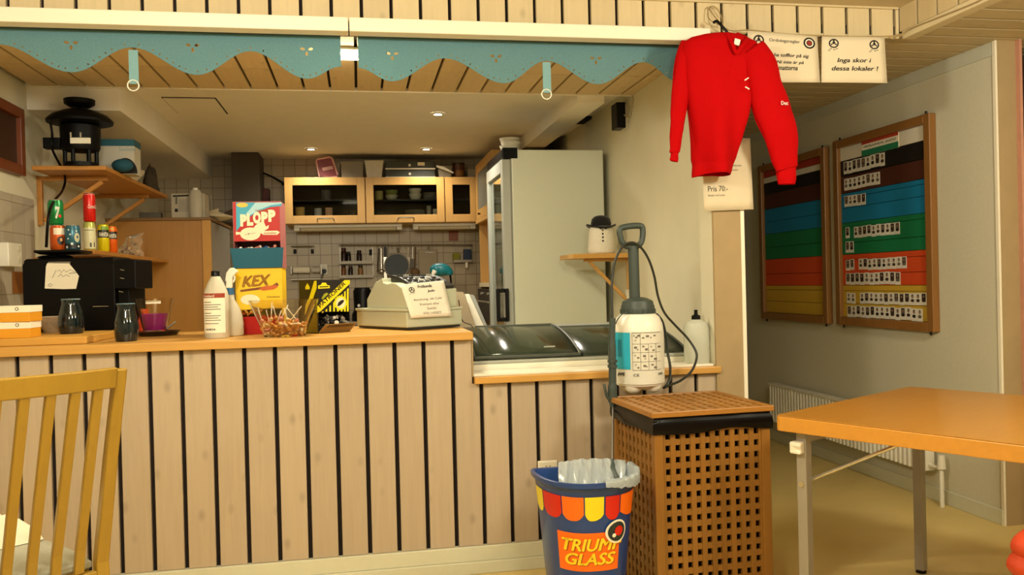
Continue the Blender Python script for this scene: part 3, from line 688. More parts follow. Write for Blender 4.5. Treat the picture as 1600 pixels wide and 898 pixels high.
# ------------------------------------------------------------------ radiator
rd = thing('radiator', 'white panel radiator low on the corridor wall, behind the table', 'radiator', (XR-0.07, 4.75, 0.13))
ry0, ry1, rz0, rz1 = 3.93, 5.62, 0.165, 0.42
mb = MB(); n = 44; pts = []
for i in range(n*4+1):
    y = ry0+(ry1-ry0)*i/(n*4); pts.append((XR-0.085-(0.008 if (i % 4) in (1, 2) else 0), y))
for (xa, ya), (xb, yb) in zip(pts[:-1], pts[1:]): mb._f([mb.bm.verts.new(p) for p in ((xa, ya, rz0), (xb, yb, rz0), (xb, yb, rz1), (xa, ya, rz1))])
bmesh.ops.remove_doubles(mb.bm, verts=mb.bm.verts, dist=1e-6)
build(mb, 'ribbed_panel', WHITEP, rd)
build(MB().box((XR-0.082, ry0, rz0), (XR-0.03, ry1, rz1-0.004)), 'body', WHITEP, rd, bevel=0.004)
mb = MB(); mb.box((XR-0.096, ry0-0.003, rz1), (XR-0.028, ry1+0.003, rz1+0.012)); build(mb, 'top_grille', WHITEP, rd, bevel=0.003)
mb = MB(); mb.tube([(XR-0.06, ry0-0.0, rz0+0.03), (XR-0.06, ry0-0.075, rz0+0.03), (XR-0.06, ry0-0.09, rz0+0.015), (XR-0.06, ry0-0.09, 0.0)], 0.011, 10); build(mb, 'pipe', WHITEP, rd, smooth=True)
mb = MB(); mb.tube([(XR-0.06, ry0-0.09, rz0+0.03), (XR-0.06, ry0-0.09, rz0+0.10)], [0.022, 0.017], 14); build(mb, 'valve', WHITEP, rd, smooth=True)
for y in (4.2, 5.3): build(MB().box((XR-0.0295, y, rz0+0.02), (XR-0.001, y+0.03, rz1-0.02)), 'bracket', WHITEP, rd)
# ------------------------------------------------------------------ folding table
TA, TB = Vector((0.869, 0.495, 0)).normalized(), Vector((0.495, -0.869, 0)).normalized()
tc_ = Vector((1.367, 2.643, 0)); TWD, TLN, TZ = 0.98, 1.5, 0.73
tb = thing('folding_table', 'folding table with orange-brown wood top and grey steel legs beside the wicker box', 'table', tc_+TA*0.5+TB*0.7, math.atan2(TA.y, TA.x))
def T(a, b, z): return tc_+TA*a+TB*b+Vector((0, 0, z))
TOPW = slatwood('orange_wood_veneer', '#a8752c', 0, knots=0.0, island=0.0, rough=0.3, var=0.1, grain=40)
EDGEW = slatwood('orange_wood_edge', '#cc8f36', 0, knots=0.0, island=0.0, rough=0.4, var=0.12, grain=40)
def rrect(a0, a1, b0, b1, r, z, n=5):
    P = []
    for ca, cb, s in ((a1-r, b1-r, 0), (a0+r, b1-r, 1), (a0+r, b0+r, 2), (a1-r, b0+r, 3)):
        for k in range(n+1):
            th = PI/2*(s+k/n); P.append(T(ca+r*math.cos(th), cb+r*math.sin(th), z))
    return P
build(MB().loft([rrect(0, TWD, 0, TLN, 0.02, z) for z in (TZ-0.052, TZ-0.003)]), 'table_edge', EDGEW, tb, bevel=0.003)
build(MB().loft([rrect(0.001, TWD-0.001, 0.001, TLN-0.001, 0.02, z) for z in (TZ-0.0029, TZ)]), 'tabletop', TOPW, tb, bevel=0.001, seg=1)
STEEL = mat('grey_painted_steel', '#9d978a', 0.4, 0.2, var=0.04)
def leg(a, b):
    P = [T(a-0.018, b-0.018, 0.012), T(a+0.018, b-0.018, 0.012), T(a+0.018, b+0.018, 0.012), T(a-0.018, b+0.018, 0.012)]
    l = build(MB().prism(P, (0, 0, TZ-0.053-0.012)), 'leg', STEEL, tb, bevel=0.003)
    build(MB().cyl(T(a, b, 0), T(a, b, 0.0119), 0.02), 'foot_cap', BLACK, l)
    return l
for b in (0.07, TLN-0.07):
    for a in (0.06, TWD-0.085): leg(a, b)
    build(MB().bar(T(0.079, b, TZ-0.075), T(TWD-0.104, b, TZ-0.075), 0.03, 0.03, TB), 'cross_rail', STEEL, tb)
for a in (0.06+0.021, TWD-0.085-0.021):
    for b, s in ((0.07, 1), (TLN-0.07, -1)):
        build(MB().tube([T(a, b, 0.505), T(a, b+s*0.33, TZ-0.0525)], 0.006, 8), 'folding_brace', CHROME, tb, smooth=True)
        build(MB().cyl(T(a-0.042 if a < 0.5 else a+0.042, b, 0.50), T(a+0.004, b, 0.50), 0.01), 'rivet', CHROME, tb, smooth=True)
mb = MB(); mb.box((0, 0, 0), (1, 1, 1)); mb.bm.clear()
mb.loft([[T(0.012, 0.045, z) , T(0.0415, 0.045, z), T(0.0415, 0.085, z), T(0.012+0.008*(i % 2), 0.085, z)] for i, z in enumerate((0.605, 0.618, 0.632, 0.645))])
build(mb, 'plastic_clip', WHITEP, tb, bevel=0.005)
# ------------------------------------------------------------------ lattice laundry box
BZ = 0.73
P00, P10, P01 = onZ(1018.5, 645, BZ), onZ(1210, 633, BZ), onZ(971, 618, BZ)
bxd = (P10-P00); BW = bxd.length; bxd.normalize(); byd = Vector((-bxd.y, bxd.x, 0)); BD = (P01-P00).dot(byd)
bs = thing('lattice_storage_box', 'brown wooden lattice storage box with a black bag under its lid', 'storage box', P00+bxd*BW/2+byd*BD/2, math.atan2(bxd.y, bxd.x))
ACAC = slatwood('brown_acacia', '#84591f', 2, knots=0.0, island=0.12, rough=0.42, var=0.2, grain=30)
ACACL = slatwood('brown_acacia_lid', '#99682a', 0, knots=0.0, island=0.10, rough=0.38, var=0.2, grain=30)
def Bp(a, b, z): return P00+bxd*a+byd*b+Vector((0, 0, z-BZ))
def lattice(o, ux_, uy_, n_, W, Hh, nx, ny, thick, pil):
    """a frame with square through-holes: strips in two crossing layers"""
    mb = MB(); ux_, uy_, n_ = Vector(ux_), Vector(uy_), Vector(n_)
    def bb(a0, a1, b0, b1, d0, d1):
        q = [o+ux_*a+uy_*b+n_*d0 for a, b in ((a0, b0), (a1, b0), (a1, b1), (a0, b1))]; mb.prism(q, n_*(d1-d0))
    px_, py_ = W/nx, Hh/ny; hx_, hy_ = px_*0.5, py_*0.5
    for i in range(nx+1):
        a0 = max(0, i*px_-(px_-hx_)/2); a1 = min(W, i*px_+(px_-hx_)/2); bb(a0, a1, 0, Hh, 0, thick)
    for j in range(ny+1):
        b0 = max(0, j*py_-(py_-hy_)/2); b1 = min(Hh, j*py_+(py_-hy_)/2); bb(0, W, b0, b1, 0.0022, thick-0.0022)
    return mb
zt_ = BZ-0.068; ins = 0.012; pw = 0.034
X0, X1, Y0, Y1 = ins, BW-ins, ins, BD-ins
for a0, b0 in ((X0, Y0), (X1-pw, Y0), (X0, Y1-pw), (X1-pw, Y1-pw)):
    P = [Bp(a0, b0, 0), Bp(a0+pw, b0, 0), Bp(a0+pw, b0+pw, 0), Bp(a0, b0+pw, 0)]
    build(MB().prism(P, (0, 0, zt_)), 'corner_post', ACAC, bs, bevel=0.003)
zv = Vector((0, 0, 1)); lz = 0.03
for o_, u_, n_, W_, nx in ((Bp(X0+pw, Y0+0.006, lz), bxd, byd, X1-X0-2*pw, 10), (Bp(X0+pw, Y1-0.02, lz), bxd, byd, X1-X0-2*pw, 10),
                           (Bp(X0+0.006, Y0+pw, lz), byd, bxd, Y1-Y0-2*pw, 9), (Bp(X1-0.02, Y0+pw, lz), byd, bxd, Y1-Y0-2*pw, 9)):
    build(lattice(o_, u_, zv, n_, W_, zt_-lz-0.002, nx, 15, 0.014, 0), 'lattice_panel', ACAC, bs)
build(MB().prism([Bp(X0+0.03, Y0+0.03, 0.032), Bp(X1-0.03, Y0+0.03, 0.032), Bp(X1-0.03, Y1-0.03, 0.032), Bp(X0+0.03, Y1-0.03, 0.032)], (0, 0, 0.01)), 'bottom', ACAC, bs)
mb = lattice(Bp(0.018, 0.018, BZ-0.019), bxd, byd, zv, BW-0.036, BD-0.036, 10, 9, 0.017, 0)
lidp = build(mb, 'lid', ACACL, bs)
mb = MB(); e = 0.0178
for a0, a1, b0, b1 in ((0, BW, 0, e), (0, BW, BD-e, BD), (0, e, e, BD-e), (BW-e, BW, e, BD-e)):
    mb.prism([Bp(a0, b0, BZ-0.02), Bp(a1, b0, BZ-0.02), Bp(a1, b1, BZ-0.02), Bp(a0, b1, BZ-0.02)], (0, 0, 0.02))
build(mb, 'lid_rim', ACACL, lidp, bevel=0.003)
# black bin bag: lines the box and folds out over its top edge
BAG = mat('black_bin_bag', '#050505', 0.28, var=0.1, spec=0.3)
def bagpt(u_, v_):
    per = [(X0-0.006, Y0-0.006), (X1+0.006, Y0-0.006), (X1+0.006, Y1+0.006), (X0-0.006, Y1+0.006)]
    t = (u_*4) % 4; i = int(t); f_ = t-i; a = per[i]; b = per[(i+1) % 4]; x_, y_ = a[0]+(b[0]-a[0])*f_, a[1]+(b[1]-a[1])*f_
    cxx, cyy = (X0+X1)/2, (Y0+Y1)/2
    nz_ = noise.noise(Vector((u_*17, v_*3, 1)))*0.004
    outz = [(0.0, zt_-0.012+0.014*noise.noise(Vector((u_*9, 0, 4)))), (0.002, zt_+0.006), (0.001, zt_+0.025), (-0.008, zt_+0.046), (-0.03, zt_+0.046), (-0.045, zt_-0.03), (-0.05, 0.3), (-0.055, 0.06)]
    k = v_*(len(outz)-1); i0 = min(int(k), len(outz)-2); g = k-i0
    off = outz[i0][0]*(1-g)+outz[i0+1][0]*g+(nz_ if v_ < 0.5 else 0); z = outz[i0][1]*(1-g)+outz[i0+1][1]*g
    dx_, dy_ = x_-cxx, y_-cyy; hxx, hyy = (X1-X0)/2+0.006, (Y1-Y0)/2+0.006
    return Bp(cxx+dx_*(hxx+off)/hxx, cyy+dy_*(hyy+off)/hyy, min(z, BZ-0.0215))
mb = MB().grid(bagpt, 64, 21); bmesh.ops.remove_doubles(mb.bm, verts=mb.bm.verts, dist=1e-5)
build(mb, 'bin_bag', BAG, None, smooth=True, angle=60, label='black bin bag folded over the rim of the lattice box under its lid', cat='bin bag')
# ------------------------------------------------------------------ pressure sprayer on the lattice box
SPW = mat('milky_tank', '#e9e5d6', 0.35, var=0.02)
SPG = mat('grey_green_plastic', '#3b4540', 0.45, var=0.06)
SPD = mat('dark_hose', '#23261f', 0.4)
def spline(pts, n=6):
    out = []; P = [pts[0]]+list(pts)+[pts[-1]]
    for i in range(1, len(P)-2):
        a, b, c, d = P[i-1], P[i], P[i+1], P[i+2]
        for k in range(n):
            t = k/n; out.append(0.5*((2*b)+(c-a)*t+(2*a-5*b+4*c-d)*t*t+(3*b-a-3*c+d)*t**3))
    return out+[pts[-1]]
sc = onZ(1001, 614, BZ); sc.y += 0.035; sc.x += 0.008
sp = thing('garden_sprayer', 'white pressure sprayer with grey pump handle standing on the lattice box lid', 'sprayer', (sc.x, sc.y, BZ), 0.0)
SY = sc.y
def sz(v): return onY(1000, v, SY).z
def pxr(n): return n*(SY*0.984+sc.x*0.178)/F
ztop = sz(488)
r_ = pxr(39.5)
build(MB().lathe([(0.0005, BZ+0.022), (r_*0.75, BZ+0.022), (r_*0.93, BZ+0.035), (r_*0.98, BZ+0.055), (r_*0.985, BZ+0.08), (r_*0.965, BZ+0.085), (r_*0.985, BZ+0.09), (r_, sz(560)), (r_*0.99, sz(520)), (r_*0.955, sz(506)), (r_*0.84, sz(495)), (r_*0.62, sz(488)), (r_*0.5, sz(486)), (0.0005, sz(486))], (sc.x, SY, 0), 40), 'tank', SPW, sp, smooth=True)
for k in range(4):
    a = PI/4+k*PI/2
    build(MB().ell((sc.x+r_*0.55*math.cos(a), SY+r_*0.55*math.sin(a), BZ+0.036), r_*0.36, r_*0.36, 0.036, 16, 10), 'foot', SPW, sp, smooth=True)
cap = build(MB().lathe([(r_*0.56, sz(491)), (r_*0.67, sz(490)), (r_*0.68, sz(486)), (r_*0.66, sz(478)), (r_*0.62, sz(474)), (r_*0.60, sz(470)), (r_*0.4, sz(466)), (r_*0.22, sz(464)), (0.0005, sz(464))], (sc.x, SY, 0), 32), 'pump_collar', SPG, sp, smooth=True)
for k in range(20):
    a = k*2*PI/20
    build(MB().box((-0.003, 0, 0), (0.003, 0.004, 0.018), Matrix.Translation((sc.x+r_*0.665*math.cos(a), SY+r_*0.665*math.sin(a), sz(489))) @ Matrix.Rotation(a-PI/2, 4, 'Z')), 'grip_rib', SPG, cap)
hx = onY(989.5, 400, SY).x
build(MB().tube([(sc.x-0.012, SY, sz(466)), (hx, SY, sz(384))], pxr(8.5), 16), 'pump_rod', SPG, sp, smooth=True)
mb = MB(); H0 = [(971, 377), (968, 360), (976, 354.5), (998, 352.5), (1004, 357), (1003, 375), (996, 384), (980, 385)]
HP = spline([onY(u, v, SY-(0.012 if u > 990 else 0.0)) for u, v in H0+H0[:1]], 5)[:-1]; mb.tube(HP, [pxr(4.8)]*len(HP), 10, closed=True); build(mb, 'pump_handle', SPG, sp, smooth=True, angle=60)
# label on the tank
def wrapz(u, v):       # front surface of the tank
    p = onY(u, v, SY); return p
def tank_patch(u0, u1, v0, v1, m, lift, name, parent, n=10):
    def ang(u): 
        d = (u-1001.5)/39.5; d = max(-0.98, min(0.98, d)); return -PI/2 + math.asin(d) + math.atan2(sc.x, SY)*0.0 - 0.33
    rr = r_*0.998+lift
    def fn(a, b):
        th = ang(u0)+(ang(u1)-ang(u0))*a; z = sz(v1)+(sz(v0)-sz(v1))*b
        return Vector((sc.x+rr*math.cos(th), SY+rr*math.sin(th), z))
    o = build(MB().grid(fn, n, 2), name, m, parent, smooth=True); return o, ang
lb, ang = tank_patch(968, 1040, 516, 596, mat('label_film', '#d9d6c6', 0.4, var=0.02), 0.0008, 'label', sp)
lb['label'] = 'printed wrap-round label on the tank'
bl, _ = tank_patch(963.5, 989, 517, 573, mat('label_cyan', '#2ba8c4', 0.4, var=0.15, scale=12), 0.0016, 'cyan_panel', lb)
tank_patch(970, 976, 528, 554, mat('label_blue', '#117f9d', 0.4, var=0.0), 0.0021, 'blue_block', lb, 3)
tank_patch(964.5, 968, 528, 554, MATS['label_blue'], 0.0021, 'blue_block', lb, 3)
for (u0, u1, v0, v1) in ((992, 1034, 517, 517.7), (992, 1034, 534, 534.5), (992, 1034, 547, 547.5), (992, 1034, 561, 561.5), (992, 1034, 574, 574.6), (992, 992.5, 517, 574), (1004, 1004.5, 517, 574), (1016, 1016.5, 534, 574), (1027, 1027.5, 534, 574)):
    tank_patch(u0, u1, v0, v1, GREYINK, 0.0021, 'pictogram_grid', lb, 6)
for i, (u, v) in enumerate([(994, 521), (997, 523), (1000, 520), (996, 528), (1007, 524), (1013, 521), (1019, 524), (1024, 521), (995, 538), (999, 542), (1007, 537), (1011, 541), (1019, 538), (1022, 543), (1030, 538), (995, 551), (999, 554), (1008, 551), (1010, 556), (1019, 552), (1024, 556), (996, 565), (999, 569), (1008, 566), (1012, 568), (1020, 565), (1024, 569)]):
    tank_patch(u, u+2.2+i % 3, v, v+1.4+(i*7) % 3*0.8, GREYINK, 0.0021, 'pictogram', lb, 2)
def tank_text(s, u, v, wpx, hpx, bold=0.02, shear=0.2):
    letters(s, (0, 0, sz(v)), None, (0, 0, 1), width=pxr(wpx), height=pxr(hpx), m=INK, parent=lb, bold=bold, shear=shear, wrap=((sc.x, SY), r_+0.0025, ang(u)))
tank_text('JAPE', 969, 584, 17, 6.0, 0.05)
tank_text('JAPE', 1029, 583.5, 12, 4.5)
tank_text('CE', 993, 583.5, 9, 4, 0.0, 0)
# hose, strap, wand
def path(pts, dY=0.0): return [onY(u, v, SY+d+dY) for u, v, d in pts]
hp = path([(957, 500, -0.06), (956, 460, -0.05), (957, 430, -0.04), (962, 405, -0.03), (972, 386, -0.027), (985, 379, -0.03), (998, 383, -0.03), (1012, 402, -0.02), (1022, 430, -0.01), (1028, 462, 0), (1038, 488, 0), (1055, 508, 0.0), (1074, 528, 0.0), (1087, 548, -0.02), (1088, 562, -0.03), (1080, 580, -0.05), (1064, 594, -0.06), (1045, 602, -0.06), (1036, 606, -0.045)])
for p in hp: p.z = max(p.z, BZ+0.006)
build(MB().tube(spline(hp), 0.0052, 8), 'hose', SPD, sp, smooth=True)
st = path([(1024, 489, -0.01), (1033, 500, -0.01), (1039, 522, 0.0), (1042, 550, 0.0), (1046, 572, 0.0), (1045, 592, -0.01), (1038, 604, -0.02)])
mb = MB(); P = spline(st)
mb.loft([[p+Vector((0.004, -0.013, 0)), p+Vector((0.004, 0.013, 0)), p+Vector((0.0015, 0.013, 0)), p+Vector((0.0015, -0.013, 0))] for p in P]); build(mb, 'carrying_strap', SPG, sp, smooth=True)
st = path([(980, 488, -0.05), (972, 491, -0.05), (965, 499, -0.05), (962, 506, -0.05)]); build(MB().tube(spline(st), 0.006, 6, flat=0.4), 'strap_anchor', SPG, sp, smooth=True)
st = path([(970, 618, -0.075), (977, 630, -0.10), (976, 648, -0.11), (968, 660, -0.11), (961, 652, -0.11), (958, 640, -0.10)])
mb = MB(); P = spline(st); mb.tube(P, 0.007, 6, flat=0.5); build(mb, 'hanging_strap', SPG, sp, smooth=True)
wy = -0.105
wand = build(MB().tube(spline(path([(957, 497, wy), (956, 540, wy), (957, 575, wy), (957, 600, wy), (957, 622, wy), (958, 634, wy)])), [pxr(5)]*6+[pxr(6)]*13+[pxr(7.2)]*6+[pxr(5.5)]*6, 12), 'wand_grip', SPG, sp, smooth=True)
for v in (562, 570, 618): build(MB().tube(path([(957, v, wy), (957, v+4, wy)]), pxr(7.6), 14), 'wand_ring', SPG, wand, smooth=True)
build(MB().tube(spline(path([(951, 624, wy), (947, 616, wy), (944, 600, wy), (946, 610, wy-0.005), (953, 628, wy)])), 0.005, 6), 'trigger', SPG, wand, smooth=True)
build(MB().tube(path([(958, 633, wy), (957, 732, wy-0.335)]), 0.0042, 8), 'lance', mat('lance_steel', '#6f6a60', 0.4, 0.6), wand, smooth=True)
build(MB().tube(path([(957, 718, wy-0.305), (957, 732, wy-0.335), (960, 740, wy-0.345), (964, 747, wy-0.355)]), [0.008, 0.010, 0.010, 0.011], 10), 'nozzle', SPG, wand, smooth=True)
# ------------------------------------------------------------------ promotional waste bin
bz = 0.528; bc = Vector((0.772, 2.90, 0)); HWID = 0.178
bn = thing('waste_bin', 'blue half-round bin with a striped awning print and orange panel beside the lattice box', 'bin', (bc.x, bc.y, 0))
BLUE = mat('bin_blue', '#08397c', 0.28, var=0.04, coat=0.3)
def bring(k, z, grow=0.0, n=36):
    """half-round outline at scale k: flat back, round front"""
    P = []; hw = HWID*k+grow; dp = 0.205*k+grow
    for i in range(n+1):
        a = PI+PI*i/n; ca, sa = math.cos(a), math.sin(a)
        P.append(Vector((bc.x+hw*math.copysign(abs(ca)**0.8, ca), bc.y+0.055+dp*math.copysign(abs(sa)**0.85, sa)*1.25, z)))
    P += [Vector((bc.x+hw*0.94, bc.y+0.068+grow, z)), Vector((bc.x-hw*0.94, bc.y+0.068+grow, z))]
    return P
def kz(z): return 0.70+0.27*z/bz
rings = [bring(kz(z), z) for z in (0.0, 0.1, 0.2, 0.3, 0.4, bz-0.03)]
rings += [bring(kz(bz), bz-0.022, 0.0), bring(kz(bz), bz-0.018, 0.012), bring(kz(bz), bz-0.002, 0.014), bring(kz(bz), bz, 0.010), bring(kz(bz), bz-0.003, 0.0), bring(kz(bz), bz-0.02, -0.004)]
rings += [bring(kz(z), z, -0.004) for z in (0.4, 0.2, 0.006)]
build(MB().loft(rings), 'shell', BLUE, bn, smooth=True, angle=50)
def bin_surf(t, z, lift=0.0015):     # t -1..1 across the rounded front
    k = kz(z); a = 1.5*PI + t*PI/2; ca, sa = math.cos(a), math.sin(a)
    hw = HWID*k+lift; dp = 0.205*k+lift
    return Vector((bc.x+hw*math.copysign(abs(ca)**0.8, ca), bc.y+0.055+dp*math.copysign(abs(sa)**0.85, sa)*1.25, z))
aw = {'y': mat('awning_yellow', '#e2cf1e', 0.35, var=0.02), 'r': mat('awning_red', '#c81d0c', 0.35, var=0.02), 'o': mat('awning_orange', '#ee6a0e', 0.35, var=0.02)}
def bin_tz(u, v):                       # where on the rounded front the eye finds pixel u, v
    t, z = 0.0, 0.3
    for _ in range(40):
        pu, pv = proj(bin_surf(t, z)); z -= (v-pv)*0.0021; z = min(max(z, 0.005), bz); lo, hi = -1.0, 1.0
        for _ in range(30):
            md = (lo+hi)/2
            if proj(bin_surf(md, z))[0] < u: lo = md
            else: hi = md
        t = (lo+hi)/2
    return t, z
zt2 = bin_tz(900, 777)[1]; zb2 = bin_tz(900, 814)[1]
edges = [-0.995]+[bin_tz(u, 790)[0] for u in (850, 877.5, 913, 945, 968.5)]+[0.985]
for i, (a0, a1) in enumerate(zip(edges[:-1], edges[1:])):
    def fn(a, b, a0=a0, a1=a1):
        cut = 0.022*(abs(2*a-1)**3.0); zl = zb2+cut; return bin_surf(a0+0.008+(a1-a0-0.016)*a, zl+(zt2-zl)*b)
    build(MB().grid(fn, 14, 4), 'awning_stripe', aw['yroyro'[i]], bn, smooth=True)
(pa0, pz1), (pa1, _), (_, pz0) = bin_tz(870.5, 827), bin_tz(967, 850), bin_tz(900, 892)
pn = build(MB().grid(lambda a, b: bin_surf(pa0+(pa1-pa0)*a, pz0+(pz1-pz0)*b), 24, 4), 'orange_panel', aw['o'], bn, smooth=True)
def bin_text(s, u0, u1, v0, v1, col, lift, du=0.0, bold=0.03):
    me = font_mesh(s, bold, 0.25); bm = bmesh.new(); bm.from_mesh(me); bpy.data.meshes.remove(me)
    xs = [v.co.x for v in bm.verts]; ys = [v.co.y for v in bm.verts]; x0, x1, y0, y1 = min(xs), max(xs), min(ys), max(ys)
    slice_x(bm, x0, x1, 24)
    T = [bin_tz(u0+(u1-u0)*k/12+du, v0) for k in range(13)]; z0, z1 = T[0][1]-du*0.0025, bin_tz(u0, v1)[1]-du*0.0025
    for v in bm.verts:
        k = min(11.999, max(0, (v.co.x-x0)/(x1-x0)*12)); i = int(k); t = T[i][0]+(T[i+1][0]-T[i][0])*(k-i)
        v.co = bin_surf(t, z0+(z1-z0)*(v.co.y-y0)/(y1-y0), lift)
    q = MB(); q.bm.free(); q.bm = bm; build(q, 'lettering', col, pn)
YEL = mat('lettering_yellow', '#f2d327', 0.4, var=0.0); SHD = mat('lettering_shadow_orange', '#a8460c', 0.4, var=0.0)
for t, u0, u1, v0, v1 in (('TRIUMF', 879, 971, 857, 838), ('GLASS', 884, 960.5, 879.5, 861)):
    bin_text(t, u0, u1, v0, v1, SHD, 0.0026, 1.3); bin_text(t, u0, u1, v0, v1, YEL, 0.0034)
def bin_disc(t, z, r, m, lift, name):
    mb = MB(); vs = []
    for k in range(28):
        a = 2*PI*k/28; vs.append(mb.bm.verts.new(bin_surf(t+r/0.26*math.cos(a), z+r*math.sin(a), lift)))
    c = mb.bm.verts.new(bin_surf(t, z, lift+0.0006))
    for i in range(28): mb._f([vs[i], vs[(i+1) % 28], c])
    return build(mb, name, m, pn)
et, ez = bin_tz(963.5, 829)
bin_disc(et, ez, 0.041, PAPER, 0.0046, 'emblem_rim'); bin_disc(et, ez, 0.034, mat('emblem_dark', '#23302f', 0.4), 0.0056, 'emblem_field')
bin_disc(et+0.02, ez+0.002, 0.017, aw['r'], 0.0066, 'emblem_spot'); bin_disc(et-0.05, ez-0.012, 0.007, PAPER, 0.0066, 'emblem_mark')
# pale liner bag in the bin
LINER = mat('pale_blue_liner', '#d3dee0', 0.3, var=0.06, transl=0.4, trans=0.25)
def liner(a, b):
    t = 0.02 + 0.97*a                          # over the front-right rim
    nz = noise.noise(Vector((a*16, b*6, 2)))*0.011
    seq = [(0.019, bz-0.012-0.014*min(1, a*3)), (0.0185, bz+0.006), (0.004, bz+0.009), (-0.012, bz-0.006), (-0.03, bz-0.06), (-0.05, bz-0.16), (-0.06, 0.2)]
    s = b*(len(seq)-1); i = min(int(s), len(seq)-2); g = s-i
    off = seq[i][0]*(1-g)+seq[i+1][0]*g + (nz if b > 0.4 else abs(nz)*0.3); z = seq[i][1]*(1-g)+seq[i+1][1]*g
    return bin_surf(t, bz, off).xy.to_3d()+Vector((0, 0, z + (nz*0.7 if b < 0.6 else 0)))
mb = MB().grid(liner, 60, 30)
bx0, bx1 = onY(868, 740, bc.y).x, onY(979, 740, bc.y+0.03).x
def liner2(a, b):                               # the folds that hang across the back
    x = bx0+0.022-0.03*b+(bx1-bx0-0.022)*a
    f_ = 0.010*math.sin(a*37+b*3)*(0.4+b)+0.014*noise.noise(Vector((a*9, b*3, 7)))+0.006*noise.noise(Vector((a*30, b*9, 3)))
    z = bz+0.022+0.007*math.sin(a*4.0)+0.006*noise.noise(Vector((a*13, 0, 5)))-0.13*b
    return Vector((x, bc.y+0.045-0.13*b+f_, z))
mb.grid(liner2, 90, 20)
build(mb, 'bin_liner', LINER, None, smooth=True, angle=70, label='pale translucent liner bag crumpled over the rim of the blue bin', cat='bin liner')
# ------------------------------------------------------------------ wall socket low on the counter
p = onY(855, 726, YC); sk = thing('wall_socket', 'white double socket on the counter boards just above the blue bin', 'socket', (p.x, YC-0.01, p.z))
build(MB().box((p.x-0.042, YC-0.013, p.z-0.05), (p.x+0.042, YC-0.0005, p.z+0.02)), 'plate', WHITEP, sk, bevel=0.004)
build(MB().box((p.x-0.034, YC-0.0165, p.z-0.044), (p.x+0.034, YC-0.0135, p.z+0.014)), 'insert', mat('cream_plastic', '#d8d2bc', 0.4), sk, bevel=0.003)
for dx_ in (-0.008, 0.008): build(MB().cyl((p.x+dx_, YC-0.0175, p.z-0.002), (p.x+dx_, YC-0.0168, p.z-0.002), 0.0025), 'contact_hole', BLACK, sk)
# ------------------------------------------------------------------ small shelf on the kitchen side wall, snowman
ws = thing('small_wall_shelf', 'small pine shelf on the pale side wall in front of the fridge', 'shelf', (1.42, 4.9, 1.33))
a = onY(895, 404, 4.76); zs = a.z
build(MB().box((a.x, 4.76, zs), (XW-0.001, 5.08, zs+0.028)), 'shelf_board', PINE, ws, bevel=0.003)
build(MB().box((a.x+0.09, 4.84, zs-0.018), (XW-0.02, 4.865, zs-0.0005)), 'bracket_arm', PINE, ws, bevel=0.002)
build(MB().box((XW-0.0195, 4.84, onX(985, 482, XW).z), (XW-0.001, 4.865, zs-0.0005)), 'bracket_upright', PINE, ws, bevel=0.002)
q0, q1 = Vector((a.x+0.125, 4.8525, zs-0.019)), Vector((XW-0.021, 4.8525, onX(988, 472, XW).z+0.01))
build(MB().bar(q0, q1, 0.022, 0.018, (0, 1, 0)), 'brace', PINE, ws, bevel=0.002)
SNOW = mat('snow_fleece', '#e6e0cc', 0.95, var=0.05, scale=90, bump=0.5, sheen=0.3)
sx_, sy_ = onY(940, 390, 4.88).x, 4.88; sz_ = zs+0.028
def syz(v): return onY(940, v, sy_).z
sn = thing('snowman_figure', 'white snowman figure in a black bowler hat on the small wall shelf', 'snowman', (sx_, sy_, sz_))
rw = 19.5*(4.88*.984+1.3*.178)/F
build(MB().lathe([(0.0005, sz_), (rw*1.02, sz_), (rw*1.12, sz_+0.012), (rw*1.10, sz_+0.04), (rw*1.02, syz(366)), (rw*0.95, syz(358)), (rw*0.85, syz(354)), (rw*0.6, syz(352)), (0.0005, syz(351))], (sx_, sy_, 0), 32, sy=0.8), 'body', SNOW, sn, smooth=True, angle=80)
mb = MB(); mb.loft([[Vector((sx_+rw*0.3, sy_-0.03, sz_+0.004)), Vector((sx_+rw*1.45, sy_-0.02, sz_+0.004)), Vector((sx_+rw*1.45, sy_+0.03, sz_+0.004)), Vector((sx_+rw*0.3, sy_+0.04, sz_+0.004))],
    [Vector((sx_+rw*0.3, sy_-0.025, syz(375))), Vector((sx_+rw*1.05, sy_-0.02, syz(372))), Vector((sx_+rw*1.05, sy_+0.03, syz(372))), Vector((sx_+rw*0.3, sy_+0.035, syz(375)))]])
build(mb, 'arm', SNOW, sn, smooth=True, subsurf=2)
HAT = mat('black_felt', '#0a0909', 0.9, sheen=0.2)
ht = build(MB().lathe([(0.0005, syz(354)), (rw*0.8, syz(354)), (rw*0.82, syz(349)), (rw*0.74, syz(342)), (rw*0.52, syz(338)), (rw*0.25, syz(336.6)), (0.0005, syz(336.4))], (sx_, sy_, 0), 24), 'hat', HAT, sn, smooth=True, angle=60)
mb = MB(); mb.grid(lambda a, b: Vector((sx_+math.cos(2*PI*a)*rw*(0.78+0.42*b), sy_+math.sin(2*PI*a)*rw*(0.78+0.22*b), syz(354.5)+0.016*b*abs(math.cos(2*PI*a))**1.5-0.010*b*abs(math.sin(2*PI*a)))), 32, 3)
build(mb, 'brim', HAT, ht, smooth=True, solid=0.008, angle=70)
for i, v in enumerate((360.5, 366, 371.5, 377)):
    rr = rw*0.8*(1.12+0.03*i)
    build(MB().ell((sx_-0.008, sy_-rr*(0.86 if i == 0 else 0.86), syz(v)), 0.006, 0.004, 0.006, 10, 8), ('nose', 'button', 'button', 'button')[i], mat('carrot_brown', '#7a4a26', 0.7) if i == 0 else BLACK, sn, smooth=True)
